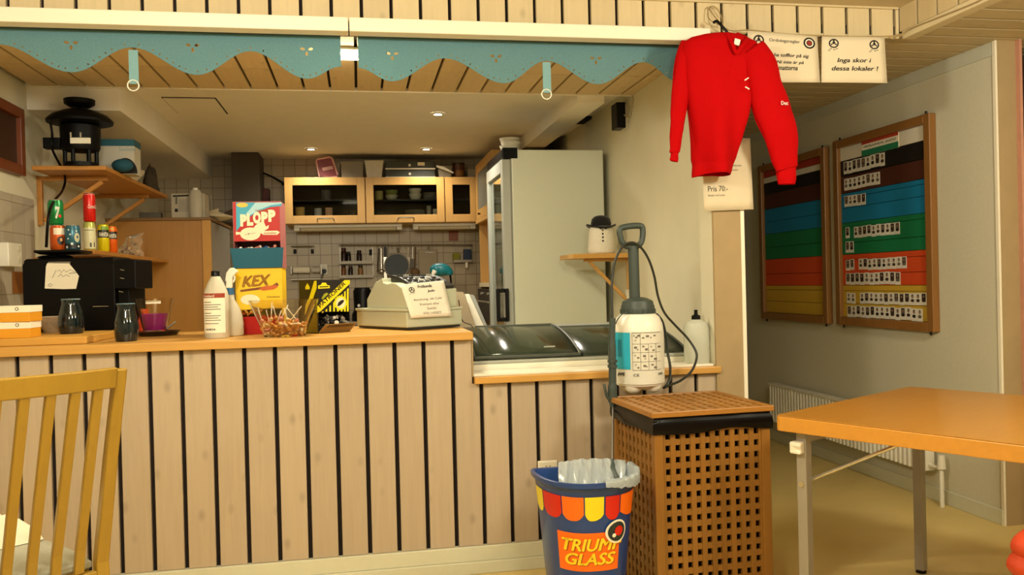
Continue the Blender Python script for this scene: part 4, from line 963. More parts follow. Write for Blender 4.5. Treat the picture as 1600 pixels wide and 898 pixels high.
for dx_ in (-0.02, 0.012): build(MB().ell((sx_+dx_, sy_-rw*0.80, syz(357)), 0.008, 0.006, 0.007, 10, 8), 'eye', BLACK, sn, smooth=True)
p = onX(991, 464, XW); ms = thing('wall_outlet', 'white outlet on the pale side wall behind the sprayer rod', 'socket', (XW-0.02, p.y, p.z))
build(MB().box((XW-0.035, p.y-0.06, p.z-0.05), (XW-0.001, p.y+0.05, p.z+0.045)), 'cover', WHITEP, ms, bevel=0.005)
build(MB().cyl((XW-0.038, p.y, p.z), (XW-0.0352, p.y, p.z), 0.02), 'insert', WHITEP, ms)
# clear bottle with black pump on the ledge
p = Vector((onY(1089, 560, 3.535).x, 3.535, 0.8225)); k_ = 3.72/F
MILK = mat('milky_clear_plastic', '#e9ecdf', 0.25, trans=0.55, var=0.03, ior=1.2)
b_ = thing('plastic_bottle', 'clear plastic bottle with a black nozzle at the right end of the ledge', 'bottle', p)
zz = lambda v: onY(1089, v, 3.535).z
build(MB().lathe([(0.0005, 0.8225), (k_*19, 0.8225), (k_*20, 0.83), (k_*20, zz(512)), (k_*17, zz(504)), (k_*9, zz(500)), (k_*6, zz(498)), (0.0005, zz(498))], (p.x, p.y, 0), 28), 'body', MILK, b_, smooth=True)
cp_ = build(MB().lathe([(0.0005, zz(499.5)), (k_*7, zz(499.5)), (k_*7, zz(493)), (k_*3, zz(491)), (k_*2.6, zz(486)), (k_*3.2, zz(484)), (0.0005, zz(483.5))], (p.x, p.y, 0), 18), 'nozzle_cap', BLACK, b_, smooth=True)
# black alarm box with cable, and ceiling vent
p = onX(977, 184, XW); al = thing('wall_speaker', 'black wall box with loose cables high on the side wall right of the fridge', 'speaker', (XW-0.05, p.y, p.z))
build(MB().box((XW-0.075, p.y-0.07, onX(977, 203, XW).z), (XW-0.02, p.y+0.04, onX(977, 163, XW).z)), 'box', BLACK, al, bevel=0.004)
build(MB().box((XW-0.0195, p.y-0.05, p.z-0.07), (XW-0.001, p.y+0.05, p.z+0.07)), 'bracket', WHITEP, al)
for z in (-0.04, 0.0, 0.04): build(MB().box((XW-0.07, p.y+0.0405, p.z+z), (XW-0.03, p.y+0.045, p.z+z+0.018)), 'terminal', mat('brown_terminal', '#7b6a4c', 0.6), al)
zt3 = onX(985, 170, XW).z
build(MB().tube(spline([Vector((XW-0.015, p.y-0.09, 2.262)), Vector((XW-0.012, p.y-0.10, zt3+0.02)), Vector((XW-0.012, p.y-0.12, zt3-0.03)), Vector((XW-0.012, p.y-0.10, zt3-0.05)), Vector((XW-0.03, p.y-0.072, zt3-0.03))]), 0.004, 6), 'cable', mat('grey_cable', '#b0a68c', 0.5), al, smooth=True)
build(MB().tube(spline([Vector((XW-0.01, p.y-0.17, 2.262)), Vector((XW-0.008, p.y-0.17, zt3+0.03)), Vector((XW-0.01, p.y-0.13, zt3-0.02)), Vector((XW-0.012, p.y-0.12, zt3-0.03))]), 0.0035, 6), 'cable', MATS['grey_cable'], al, smooth=True)
vt = thing('ceiling_vent', 'dark vent strip on the kitchen ceiling above the fridge', 'vent', (1.515, 5.68, 2.30))
build(MB().box((1.437, 5.58, 2.298), (1.593, 5.78, 2.3195)), 'frame', BLACKM, vt, bevel=0.003)
for i in range(5): build(MB().box((1.447, 5.60+0.034*i, 2.2935), (1.583, 5.612+0.034*i, 2.2978)), 'slat', BLACK, vt)
# ------------------------------------------------------------------ cord along the slatted beam, signs, price note
CORD = mat('hemp_cord', '#9c8558', 0.9, var=0.2)
YS = YC-0.06
cpts = [onY(1108, 14, YC-0.008), onY(1125, 36, YS), onY(1142, 48, YS), onY(1172, 47, YS), onY(1228, 53, YS), onY(1280, 55.5, YS), onY(1330, 57, YS), onY(1388, 56.5, YS), onY(1408, 53, YS), onX(1425, 44, 2.436), onX(1470, 26, 2.436), onX(1520, 6, 2.436), onX(1540, -4, 2.436)]
mb = MB(); mb.tube(spline(cpts, 5), 0.0028, 6)
mb.tube(spline([onY(1388, 57, YS-0.004), onY(1394, 61, YS-0.004), onY(1400, 58, YS-0.004), onY(1414, 50, YS-0.006)], 4), 0.0022, 6)
lp = [(1128, 40), (1112, 33), (1106, 24), (1108, 12), (1115, 10), (1122, 16), (1127, 27), (1130, 42)]
mb.tube(spline([onY(u, v, YC-0.022 if v < 30 else YC-0.04) for u, v in lp], 5), 0.0024, 6)
mb.tube([onY(1111, 12, YC-0.03), onY(1111, 11.8, YC+0.0)], 0.003, 6)
build(mb, 'hemp_cord', CORD, None, smooth=True, label='thin hemp cord strung along the slatted beam above the two paper signs', cat='cord')
SIGNP = mat('warm_white_paper', '#e2d4b4', 0.8, var=0.03, scale=12, transl=0.1)
def sign(corners, y0, y1, label, name='paper_sign', curl=0.004):
    """paper sheet given by its corners tl tr br bl, standing between depths y0 (left) and y1 (right)"""
    tl, tr, br, bl = [onY(u, v, y) for (u, v), y in zip(corners, (y0, y1, y1, y0))]
    ctr = (bl+br)/2; t = thing(name, label, 'sign', ctr)
    def P(a, b, l=0.0):
        p = (bl*(1-a)+br*a)*(1-b)+(tl*(1-a)+tr*a)*b
        n = (br-bl).cross(tl-bl).normalized()
        return p+n*(l+curl*(1-b)**2*0.6+curl*math.sin(PI*a)*0.5)
    build(MB().grid(lambda a, b: P(a, b), 10, 8), 'sheet', SIGNP, t, smooth=True, solid=0.0006, angle=0)
    return t, P
def sign_text(t, P, s, a, b, wid, hgt, m=INK, bold=0.0, shear=0.0, align='l'):
    """text on a sheet in sheet fractions"""
    me = font_mesh(s, bold, shear); bm = bmesh.new(); bm.from_mesh(me); bpy.data.meshes.remove(me)
    xs = [v.co.x for v in bm.verts]; ys = [v.co.y for v in bm.verts]; x0, x1, y0, y1 = min(xs), max(xs), min(ys), max(ys)
    o_ = {'l': 0, 'c': -0.5, 'r': -1}[align]*wid
    for v in bm.verts: v.co = P(a+o_+wid*(v.co.x-x0)/(x1-x0), b+hgt*(v.co.y-y0)/(y1-y0), 0.0016)
    q = MB(); q.bm.free(); q.bm = bm; build(q, 'lettering', m, t)
def sign_disc(t, P, a, b, ra, rb, m, l=0.0012, name='emblem', n=24, a0=0, a1=2*PI, inner=0.0):
    mb = MB(); full = abs(a1-a0-2*PI) < 1e-3
    ks = [a0+(a1-a0)*k/n for k in range(n+1)]
    for k0, k1 in zip(ks[:-1], ks[1:]):
        q = [P(a+ra*math.cos(k0), b+rb*math.sin(k0), l), P(a+ra*math.cos(k1), b+rb*math.sin(k1), l), P(a+ra*inner*math.cos(k1), b+rb*inner*math.sin(k1), l), P(a+ra*inner*math.cos(k0), b+rb*inner*math.sin(k0), l)]
        mb._f([mb.bm.verts.new(p) for p in (q if inner > 0 else q[:3])])
    bmesh.ops.remove_doubles(mb.bm, verts=mb.bm.verts, dist=1e-7)
    return build(mb, name, m, t)
def judo_emblem(t, P, a, b, ra, rb):
    sign_disc(t, P, a, b, ra, rb, INK, inner=0.72)
    for k in range(3): sign_disc(t, P, a, b+rb*0.05, ra*0.66, rb*0.66, INK, 0.0013, 'emblem_figure', 5, PI*0.5+k*2*PI/3-0.28, PI*0.5+k*2*PI/3+0.28)
    sign_disc(t, P, a, b+rb*0.15, ra*0.3, rb*0.3, INK, 0.0014, 'emblem_figure', 10)
    for dx_, dy_ in ((-0.6, -1.15), (0.1, -1.35), (-0.9, -1.5), (0.6, -1.15)):
        sign_disc(t, P, a+dx_*ra, b+dy_*rb, ra*0.28, rb*0.10, GREYINK, 0.0012, 'emblem_script', 6)
yS = YS-0.005
t, P = sign([(1168, 48), (1277, 57), (1281, 129), (1168, 129)], yS, yS+0.006, 'white rules sign on the cord, left one, partly covered by the red sweater')
judo_emblem(t, P, 0.155, 0.83, 0.075, 0.105)
sign_disc(t, P, 0.875, 0.84, 0.085, 0.12, INK, inner=0.0); sign_disc(t, P, 0.875, 0.84, 0.06, 0.085, PAPER, 0.0014, inner=0.75); sign_disc(t, P, 0.875, 0.84, 0.04, 0.057, mat('emblem_red', '#8a2a1a', 0.7), 0.0016, n=5)
sign_text(t, P, 'Ordningsregler', 0.30, 0.80, 0.44, 0.085, GREYINK, 0.012)
sign_text(t, P, 'ha tofflor på sig', 0.86, 0.50, 0.50, 0.095, INK, 0.02, 0.25, 'r')
sign_text(t, P, 'Ni inte är på', 0.78, 0.365, 0.385, 0.085, INK, 0.02, 0.25, 'r')
sign_text(t, P, 'mattorna', 0.69, 0.25, 0.27, 0.08, INK, 0.02, 0.25, 'r')
t, P = sign([(1284, 57), (1382, 58), (1386, 130), (1283, 129)], yS, yS+0.004, 'white sign asking for no shoes, hanging at the right end of the cord')
judo_emblem(t, P, 0.185, 0.85, 0.078, 0.10); judo_emblem(t, P, 0.825, 0.83, 0.078, 0.10)
sign_text(t, P, 'Inga skor i', 0.50, 0.41, 0.53, 0.125, INK, 0.022, 0.22, 'c')
sign_text(t, P, 'dessa lokaler !', 0.51, 0.26, 0.72, 0.10, INK, 0.022, 0.22, 'c')
yP = YC-0.024
t, P = sign([(1096, 215), (1172, 216), (1177, 327), (1100, 330)], yP, yP-0.002, 'white price note on the pillar below the red sweater', 'price_note')
sign_text(t, P, 'Pris 70:-', 0.09, 0.265, 0.40, 0.075, mat('dark_grey_ink', '#35322d', 0.8, var=0), 0.0)
sign_text(t, P, 'Betalas med swish', 0.09, 0.20, 0.33, 0.026, GREYINK)
sign_text(t, P, 'storlek barn och vuxen', 0.09, 0.545, 0.62, 0.028, GREYINK)
sign_text(t, P, 'finns hos ledarna', 0.09, 0.50, 0.40, 0.026, GREYINK)
sign_text(t, P, 'Klubbtröja', 0.55, 0.60, 0.24, 0.03, GREYINK)
# ------------------------------------------------------------------ hanger and red sweater
YW = YC-0.115
hg = thing('coat_hanger', 'black plastic hanger holding the red sweater from the cord', 'hanger', onY(1135, 60, YW))
mb = MB(); mb.tube(spline([onY(1114, 36, YW+0.04), onY(1120, 33, YW+0.03), onY(1127, 40, YW+0.01), onY(1136, 50, YW), onY(1139, 57, YW)], 5), 0.006, 8); build(mb, 'hook', BLACK, hg, smooth=True)
mb = MB(); mb.tube(spline([onY(1078, 75, YW+0.03), onY(1105, 64, YW+0.01), onY(1139, 56, YW), onY(1160, 67, YW), onY(1198, 82, YW-0.01)], 6), 0.0085, 8); build(mb, 'arms', BLACK, hg, smooth=True)
RED = mat('red_fleece', '#b00306', 0.85, var=0.06, scale=40, bump=0.06, spec=0.1)
sw = thing('sweater', 'red long-sleeved sweater hanging under the slatted beam', 'sweater', onY(1115, 270, YW))
def wrinkle(p, k): return noise.noise(p*7+Vector((k, 0, 0)))*0.012+noise.noise(p*17+Vector((k, 3, 0)))*0.004
rowsT = [(52, 1122, 1141, 0.012), (54.5, 1098, 1152, 0.022), (59, 1080, 1166, 0.034), (66, 1068, 1180, 0.044), (80, 1064, 1190, 0.052), (100, 1066, 1190, 0.058), (130, 1069, 1178, 0.062), (160, 1075, 1170, 0.066), (190, 1080, 1163, 0.068), (220, 1083, 1156, 0.066), (248, 1084, 1149, 0.062), (256, 1086, 1146, 0.058), (258, 1086, 1145, 0.061), (268, 1085, 1143, 0.06), (273, 1085, 1141, 0.058)]
def torso(a, b):
    k = b*(len(rowsT)-1); i = min(int(k), len(rowsT)-2); g = k-i; A, B = rowsT[i], rowsT[i+1]
    v = A[0]*(1-g)+B[0]*g; u0 = A[1]*(1-g)+B[1]*g; u1 = A[2]*(1-g)+B[2]*g; d = A[3]*(1-g)+B[3]*g
    th = 2*PI*a; c, s = math.cos(th), math.sin(th)
    l, r = onY(u0, v, YW), onY(u1, v, YW)
    p = l.lerp(r, 0.5-0.5*math.copysign(abs(c)**0.7, c))
    p.y = YW + d*math.copysign(abs(s)**0.8, s)
    fold = 0.022*math.sin((p.x-1.4)*42+1.0)*max(0, (v-90)/160) - (0.02 if 0 else 0)
    p.y += (wrinkle(p, 0)+fold)*(1 if s < 0 else 0.6)
    if v > 256: p.z -= 0.012*(1-abs(c))*0+0.018*max(0, -((p.x-l.x)/(r.x-l.x)-0.25))*2
    return p
mb = MB().grid(torso, 48, 42); bmesh.ops.remove_doubles(mb.bm, verts=mb.bm.verts, dist=1e-5)
build(mb, 'body', RED, sw, smooth=True, solid=0.003, angle=0)
def sleeve(pts, name, k, squash=0.62, n=28):
    """pts: (u, v, half width px, depth offset)"""
    mb = MB()
    def val(t):
        x = t*(len(pts)-1); i = min(int(x), len(pts)-2); g = x-i
        P_ = [pts[max(0, i-1)], pts[i], pts[i+1], pts[min(len(pts)-1, i+2)]]
        return [0.5*(2*b+(c-a)*g+(2*a-5*b+4*c-d)*g*g+(3*b-a-3*c+d)*g**3) for a, b, c, d in zip(*P_)]
    def fn(a, b):
        u, v, hw, dy = val(b); u2, v2, _, _ = val(min(1, b+0.02)); u1_, v1_, _, _ = val(max(0, b-0.02))
        tx, ty = u2-u1_, v2-v1_; l = math.hypot(tx, ty); nx, ny = -ty/l, tx/l
        th = 2*PI*a; c, s = math.cos(th), math.sin(th)
        p = onY(u+nx*hw*c, v+ny*hw*c, YW+dy); p.y += hw*squash*3.5/F*s; p.y += wrinkle(p, k)*0.9*(0.4+0.6*(b < 0.85))
        p.x += noise.noise(Vector((b*9, a*3, k)))*0.004
        return p
    mb.grid(fn, n, 46); bmesh.ops.remove_doubles(mb.bm, verts=mb.bm.verts, dist=1e-5)
    return build(mb, name, RED, sw, smooth=True, solid=0.003, angle=0)
sleeve([(1083, 72, 20, 0.01), (1073, 95, 17.5, 0.0), (1066, 125, 14.5, 0.0), (1063, 150, 13.5, 0.0), (1060, 180, 11.5, 0.0), (1057, 210, 9, 0.0), (1055, 232, 7.8, 0.0), (1054.5, 237, 7.5, 0.0), (1054.5, 239, 5.5, 0.0), (1054, 247, 6, 0.0), (1053, 252, 5.5, 0.0)], 'left_sleeve', 3)
rs_ = sleeve([(1172, 76, 22, -0.03), (1186, 100, 25, -0.045), (1194, 130, 26, -0.05), (1203, 160, 29, -0.05), (1213, 190, 28, -0.05), (1221, 220, 24.5, -0.05), (1226, 248, 19.5, -0.05), (1228, 262, 17, -0.05), (1228.5, 265, 15, -0.05), (1229, 278, 14.5, -0.05), (1229, 288, 12.5, -0.05)], 'right_sleeve', 6, 0.55)
sw.children[1].name = 'sleeve'; rs_.name = 'sleeve'
# collar with a dark opening, zip marks and arm print
cl = []
mb = MB(); mb.tube(spline([onY(u, v, YW+d) for u, v, d in ((1136, 53, -0.03), (1144, 68, -0.062), (1150, 82, -0.070), (1156, 76, -0.074), (1163, 66, -0.06), (1166, 60, -0.03), (1152, 53, 0.03))], 5), 0.009, 8, flat=0.8); build(mb, 'collar', RED, sw, smooth=True)
build(MB().box((-0.011, -0.002, -0.012), (0.014, 0.001, 0.014), Matrix.Translation(onY(1151, 66, YW-0.055)) @ Matrix.Rotation(0.25, 4, 'Y')), 'neck_label', WHITEP, sw)
for u, v, an in ((1166.5, 123.5, -0.55), (1167.5, 137.5, 0.5)):
    build(MB().box((-0.010, -0.002, -0.0022), (0.010, 0.002, 0.0022), Matrix.Translation(onY(u, v, YW-0.05-0.045)) @ Matrix.Rotation(an, 4, 'Y')), 'zip_mark', WHITEP, sw)
q = onY(1220.5, 164, YW-0.05-0.046)
letters('Dec', q, (1, 0.02, 0), (0, 0, 1), width=0.032, height=0.017, m=mat('print_white', '#f0e6dc', 0.7, var=0.0), parent=sw, bold=0.04)
# ------------------------------------------------------------------ dining chair, front left
CW = slatwood('golden_oak', '#9a7825', 2, knots=0.0, island=0.05, rough=0.35, var=0.12, grain=45)
Rp = Vector((-0.622, 2.412, 0)); cdir = Vector((-0.775, -0.633, 0)); cf = Vector((-0.633, 0.775, 0))
CWD = 0.44
ch = thing('dining_chair', 'golden wooden dining chair with slatted back and grey seat facing the counter', 'chair', Rp+cdir*CWD/2+cf*0.2)
def Cp(s, f_, z): return Rp+cdir*s+cf*f_+Vector((0, 0, z))
def rec(z): return 0.15*(1.0-z)/0.55 if z > 0.45 else 0.15       # backrest leans: top nearer the camera
def bow(s): x = s/CWD; return -0.030*4*x*(1-x)
for s in (0.012, CWD-0.012):
    mb = MB(); mb.loft([[Cp(s-0.016*w1, rec(z)-0.014+q, z), Cp(s+0.016*w1, rec(z)-0.014+q, z), Cp(s+0.016*w1, rec(z)+0.018+q, z), Cp(s-0.016*w1, rec(z)+0.018+q, z)] for z, w1, q in ((0.0, 0.9, -0.07), (0.2, 1.0, -0.025), (0.45, 1.1, 0.0), (0.75, 1.0, 0.004), (0.995, 0.95, 0.0))])
    build(mb, 'back_post', CW, ch, bevel=0.005)
mb = MB(); n = 16
mb.loft([[Cp(s, bow(s)+d, z) for d, z in ((-0.012+rec(0.945), 0.945), (0.012+rec(0.945), 0.945), (0.012, 1.0), (-0.012, 1.0))] for s in [0.026+(CWD-0.052)*k/n for k in range(n+1)]])
build(mb, 'top_rail', CW, ch, bevel=0.004)
build(MB().bar(Cp(0.029, 0.148, 0.405), Cp(CWD-0.029, 0.148, 0.405), 0.022, 0.05, cf), 'rear_rail', CW, ch, bevel=0.002)
for k in range(6):
    s = 0.026+(CWD-0.052)*(k+0.78)/6.4
    mb = MB(); mb.loft([[Cp(s+e*0.0125, bow(s)*max(0, (z-0.47)/0.475)+rec(z)+d, z) for e, d in ((-1, -0.009), (1, -0.009), (1, 0.009), (-1, 0.009))] for z in (0.4315, 0.5, 0.6, 0.72, 0.84, 0.946)])
    build(mb, 'back_slat', CW, ch, bevel=0.003)
SEAT = mat('grey_seat_cloth', '#a3a18e', 0.85, var=0.08, scale=120, bump=0.1)
def seatring(z, g):
    P = []; d0, d1 = 0.165, 0.575
    pts2 = [(0.03-g, d0-g), (CWD-0.03+g, d0-g), (CWD-0.0+g, 0.32), (CWD-0.005+g, d1-0.07), (CWD-0.05, d1-0.015+g), (CWD/2, d1+0.005+g), (0.07, d1-0.015+g), (0.03-g, d1-0.07), (0.02-g, 0.32)]
    return [Cp(s, f_, z) for s, f_ in pts2]
build(MB().loft([seatring(0.432, -0.006), seatring(0.436, 0.0), seatring(0.452, 0.0), seatring(0.46, -0.012), seatring(0.463, -0.05)]), 'seat', SEAT, ch, smooth=True, bevel=0.003, angle=50)
mb = MB()
for a_, b_ in (((0.045, 0.175), (0.045, 0.525)), ((CWD-0.03, 0.175), (CWD-0.03, 0.525)), ((0.06, 0.535), (CWD-0.045, 0.535))):
    mb.bar(Cp(a_[0], a_[1], 0.40), Cp(b_[0], b_[1], 0.40), 0.02, 0.06, (cdir if a_[0] == b_[0] else cf))
build(mb, 'seat_rail', CW, ch, bevel=0.002)
for s in (0.05, CWD-0.035):
    build(MB().loft([[Cp(s+e*w1, 0.535+d*w1, z) for e, d in ((-1, -1), (1, -1), (1, 1), (-1, 1))] for z, w1 in ((0, 0.012), (0.431, 0.016))]), 'front_leg', CW, ch, bevel=0.003)
# crumpled white cloth on the seat
def cloth(a, b):
    s = 0.045+0.36*a; f_ = 0.455+0.135*b; ed = min(a, 1-a, b, 1-b); h_ = 0.462+0.085*min(1, ed*4)**0.6+0.012*noise.noise(Vector((a*5, b*5, 1)))*min(1, ed*6)
    return Cp(s+0.01*noise.noise(Vector((a*4, b*4, 9))), f_+0.01*noise.noise(Vector((a*4, b*4, 19))), max(h_, 0.4655))
mb = MB().grid(cloth, 24, 24)
mb._f([mb.bm.verts.new(cloth(a, b)) for a, b in ((0, 0), (0, 1), (1, 1), (1, 0))])
build(mb, 'folded_cloth', mat('white_cotton', '#e9dfc4', 0.9, var=0.04, scale=20, bump=0.2), None, smooth=True, angle=70, label='folded white cloth lying on the grey chair seat', cat='cloth')
# ------------------------------------------------------------------ quilted orange chair, cut by the right edge
QO = mat('orange_red_quilt', '#b83a12', 0.6, var=0.15, scale=8, bump=0.1)
ra = thing('padded_chair', 'orange-red quilted padded chair cut off by the right edge of the photo', 'chair', (1.78, 1.75, 0))
e0 = onY(1604, 865, 1.72)
def quilt(x, y, z0, z1, xw, yw, name, ang=0.0):
    def fn(a, b):
        th = 2*PI*a; c, s = math.cos(th), math.sin(th); z = z0+(z1-z0)*b
        pr = (math.sin(PI*min(max(b, 0.0001), 0.9999)))**0.22
        puff = 1+0.05*abs(math.sin(b*PI*5))-0.03
        return Vector((x+xw*pr*puff*math.copysign(abs(c)**0.6, c), y+yw*pr*puff*math.copysign(abs(s)**0.6, s), z))
    mb = MB().grid(fn, 28, 40); bmesh.ops.remove_doubles(mb.bm, verts=mb.bm.verts, dist=1e-4)
    return build(mb, name, QO, ra, smooth=True, angle=60)
quilt(e0.x+0.30, 1.76, 0.36, onY(1600, 822, 1.72).z+0.02, 0.295, 0.07, 'backrest')
quilt(e0.x+0.31, 1.52, 0.36, 0.48, 0.27, 0.24, 'seat')
for sx in (0.09, 0.51):
    for y in (1.34, 1.72): build(MB().cyl((e0.x+sx, y, 0), (e0.x+sx, y, 0.40), 0.014, 0.018), 'leg', BLACK, ra, smooth=True)
# ------------------------------------------------------------------ things on the worktop
CANDY = [mat('wrap_white', '#e8dfcf', 0.35, var=0.05), mat('wrap_red', '#c3281a', 0.35, var=0.05), mat('wrap_blue', '#33598f', 0.35), mat('wrap_pink', '#d58a7a', 0.4), mat('wrap_amber', '#c98a3c', 0.35, var=0.1), mat('wrap_cream', '#e3c48f', 0.4), mat('wrap_orange', '#c65a14', 0.35), mat('wrap_black', '#14110f', 0.3), mat('wrap_silver', '#8f8c84', 0.3, 0.4)]
def candy_mesh(m):
    mb = MB().tube([(-0.014, 0, 0), (-0.0085, 0, 0), (-0.007, 0, 0), (0.007, 0, 0), (0.0085, 0, 0), (0.014, 0, 0)], [0.0075, 0.0028, 0.0062, 0.0062, 0.0028, 0.0075], 8)
    return build(mb, 'wrapped_candy', m, None, smooth=True, local=True, angle=60)
PROTO = {}
def candy(mi, loc, rot, label, grp, scale=1.0):
    if mi not in PROTO: PROTO[mi] = o = candy_mesh(CANDY[mi])
    else: o = PROTO[mi].copy(); COL.objects.link(o)
    o.location = loc; o.rotation_euler = rot; o.scale = (scale,)*3
    return tag(o, label, 'candy', grp)
class Fr:
    """front-facing frame of a box: local x right, y up from the base, on a plane seen from -n"""
    def __init__(s, org, rz): s.o = Vector(org); s.x = Vector((math.cos(rz), math.sin(rz), 0)); s.n = Vector((-math.sin(rz), math.cos(rz), 0)); s.z = Vector((0, 0, 1))
    def p(s, a, d, h): return s.o+s.x*a+s.n*d+s.z*h
    def box(s, mb, a0, a1, d0, d1, h0, h1): return mb.prism([s.p(a0, d0, h0), s.p(a1, d0, h0), s.p(a1, d1, h0), s.p(a0, d1, h0)], s.z*(h1-h0))
    def poly(s, pts, d, m, name, parent): return flat_poly([s.p(a, d, h) for a, h in pts], m, name, parent)
def ellp(ca, ch_, ra, rb, n=28, a0=0.0): return [(ca+ra*math.cos(2*PI*k/n+a0), ch_+rb*math.sin(2*PI*k/n+a0)) for k in range(n)]
def candy_box(fr, W, D, H, tray, mats_, name, label, flare=0.012):
    """cardboard dispenser: printed upper front, opening, low front tray that flares out"""
    fm, sm, tm = mats_; t = thing(name, label, 'candy box', fr.o)
    k = 0.003; top, gap = H, 0.030
    mb = MB(); fr.box(mb, 0, W, D-k, D, 0, H); fr.box(mb, 0, k, 0.0, D-k, 0, H); fr.box(mb, W-k, W, 0.0, D-k, 0, H); fr.box(mb, k, W-k, 0, D-k, H-k, H); fr.box(mb, k, W-k, 0.0, D-k, 0, k)
    build(mb, 'carton', sm, t)
    mb = MB(); fr.box(mb, k, W-k, 0, k, tray+gap, H-k); pn = build(mb, 'front_panel', fm, t)
    mb = MB(); P = [(-0.001, 0.0, 0.001), (W+0.001, 0.0, 0.001), (W+flare*0.5, -flare, tray), (-flare*0.5, -flare, tray)]
    q = [fr.p(a, d, h) for a, d, h in P]; mb.loft([q, [v+fr.n*-0.003 for v in q]])
    for sd in (-1, 1):
        a0 = -0.001 if sd < 0 else W+0.001; a1 = -flare*0.5 if sd < 0 else W+flare*0.5
        q = [fr.p(a0, 0, 0.001), fr.p(a1, -flare, tray), fr.p(a1-sd*0.004, 0.02, tray)]; mb.loft([q, [v+fr.x*sd*0.002 for v in q]])
    build(mb, 'front_tray', tm, t)
    mb = MB(); fr.box(mb, k, W-k, 0.002, D-k-0.001, k, tray-0.012); build(mb, 'inner_liner', BLACKM, t)
    return t, pn
RDB = mat('box_red', '#b81604', 0.5, var=0.04); TEAL = mat('box_teal', '#1c5f78', 0.55, var=0.08); YLW = mat('box_yellow', '#eec50f', 0.5, var=0.04); LBL = mat('box_light_blue', '#3fa6c8', 0.5, var=0.03)
PBL = mat('box_pale_blue', '#a9d6e2', 0.5); CREAM = mat('box_cream', '#f1e6c4', 0.5, var=0.03); REDT = mat('tray_red', '#b31410', 0.45, var=0.05); PURP = mat('box_side_pinkish', '#9c5a5c', 0.6)
yk = 3.80
k0, k1 = onY(370, 522, yk), onY(443, 522, yk)
W_ = k1.x-k0.x; HK = onY(400, 419, yk).z-1.0005
fk = Fr((k0.x, yk, 1.0005), -0.03)
kx, kp = candy_box(fk, W_, 0.16, HK, onY(400, 487, yk).z-1.0-0.02, (YLW, YLW, REDT), 'candy_dispenser_box', 'yellow and red wafer box at the bottom of the candy box stack')
H2 = onY(400, 315, yk).z-1.0005-HK
fp = Fr((k0.x-0.003, yk-0.004, 1.001+HK), -0.05)
px_, pp = candy_box(fp, W_+0.004, 0.16, H2, onY(400, 388, yk).z-1.0-HK, (RDB, PURP, TEAL), 'candy_dispenser_box', 'red, light blue and teal candy box standing on top of the yellow one', 0.02)
# print on the upper box
def u2(fr, u, v, y=yk): p = onY(u, v, y); return ((p-fr.o).dot(fr.x), p.z-fr.o.z)
dF = -0.0006
fp.poly([u2(fp, *q) for q in ((369, 316.5), (441, 316.5), (441, 322), (422, 324), (400, 332), (384, 344), (372, 358), (369.5, 362))], dF, LBL, 'blue_corner', pp)
fp.poly([u2(fp, *q) for q in ((400, 316.5), (441, 316.5), (441, 318.5), (424, 321), (405, 328), (390, 337), (384, 335))], dF-0.0004, PBL, 'pale_arc', pp)
fp.poly([u2(fp, 379+9*math.cos(k*PI/10), 320.5+3.6*math.sin(k*PI/10)) for k in range(20)], dF-0.0008, mat('seal_yellow', '#e5c245', 0.5), 'yellow_seal', pp)
def fr_text(fr, s, u0, v0, u1, v1, m, parent, bold=0.0, shear=0.0, y=yk, lift=0.0014, tilt=0.0):
    a0, h0 = u2(fr, u0, v0, y); a1, h1 = u2(fr, u1, v1, y)
    letters(s, fr.p(a0, 0, h0), fr.x+Vector((0, 0, tilt)), Vector((0, 0, 1)), width=a1-a0, height=h1-h0, m=m, parent=parent, bold=bold, shear=shear, lift=lift)
for c_, u0, v0, u1, v1 in (('P', 376, 354, 386, 335), ('L', 386.5, 353, 396, 334), ('O', 396, 350, 408, 331), ('P', 409, 350, 419, 331), ('P', 420, 347, 431, 328)):
    fr_text(fp, c_, u0, v0, u1, v1, CREAM, pp, bold=0.075, tilt=0.03, lift=0.0018)
fr_text(fp, 'Cloetta choklad', 399, 330, 423, 327, mat('print_orange', '#e58a1e', 0.5), pp, 0.01)
fp.poly([u2(fp, *q) for q in ((400, 352), (407, 347), (414, 349), (416, 354), (421, 352), (420, 357), (413, 361), (407, 366), (396, 368), (390, 371), (384, 366), (392, 362))], dF-0.0006, CREAM, 'cream_splash', pp)
fp.poly([u2(fp, 391.5+16*math.cos(k*PI/14), 365.5+10*math.sin(k*PI/14)) for k in range(28)], dF-0.0003, CREAM, 'cream_oval', pp)
fp.poly([u2(fp, *q) for q in ((369, 362), (376, 363), (376, 366), (369, 367))], dF-0.0005, CREAM, 'cream_band', pp)
fp.poly([u2(fp, *q) for q in ((412, 361), (434, 360.5), (438, 363), (434, 367), (412, 367), (408, 364))], dF-0.0003, CREAM, 'cream_band', pp)
for (a0, b0), (a1, b1) in (((383, 367), (390, 364)), ((390, 364), (388, 368)), ((388, 366), (400, 364))): 
    q0, q1 = u2(fp, a0, b0), u2(fp, a1, b1); build(MB().tube([fp.p(q0[0], dF-0.0007, q0[1]), fp.p(q1[0], dF-0.0007, q1[1])], 0.0007, 5), 'print_line', INK, pp)
fr_text(fp, 'chokladbitar', 413, 366, 433, 362.2, RDB, pp, 0.01)
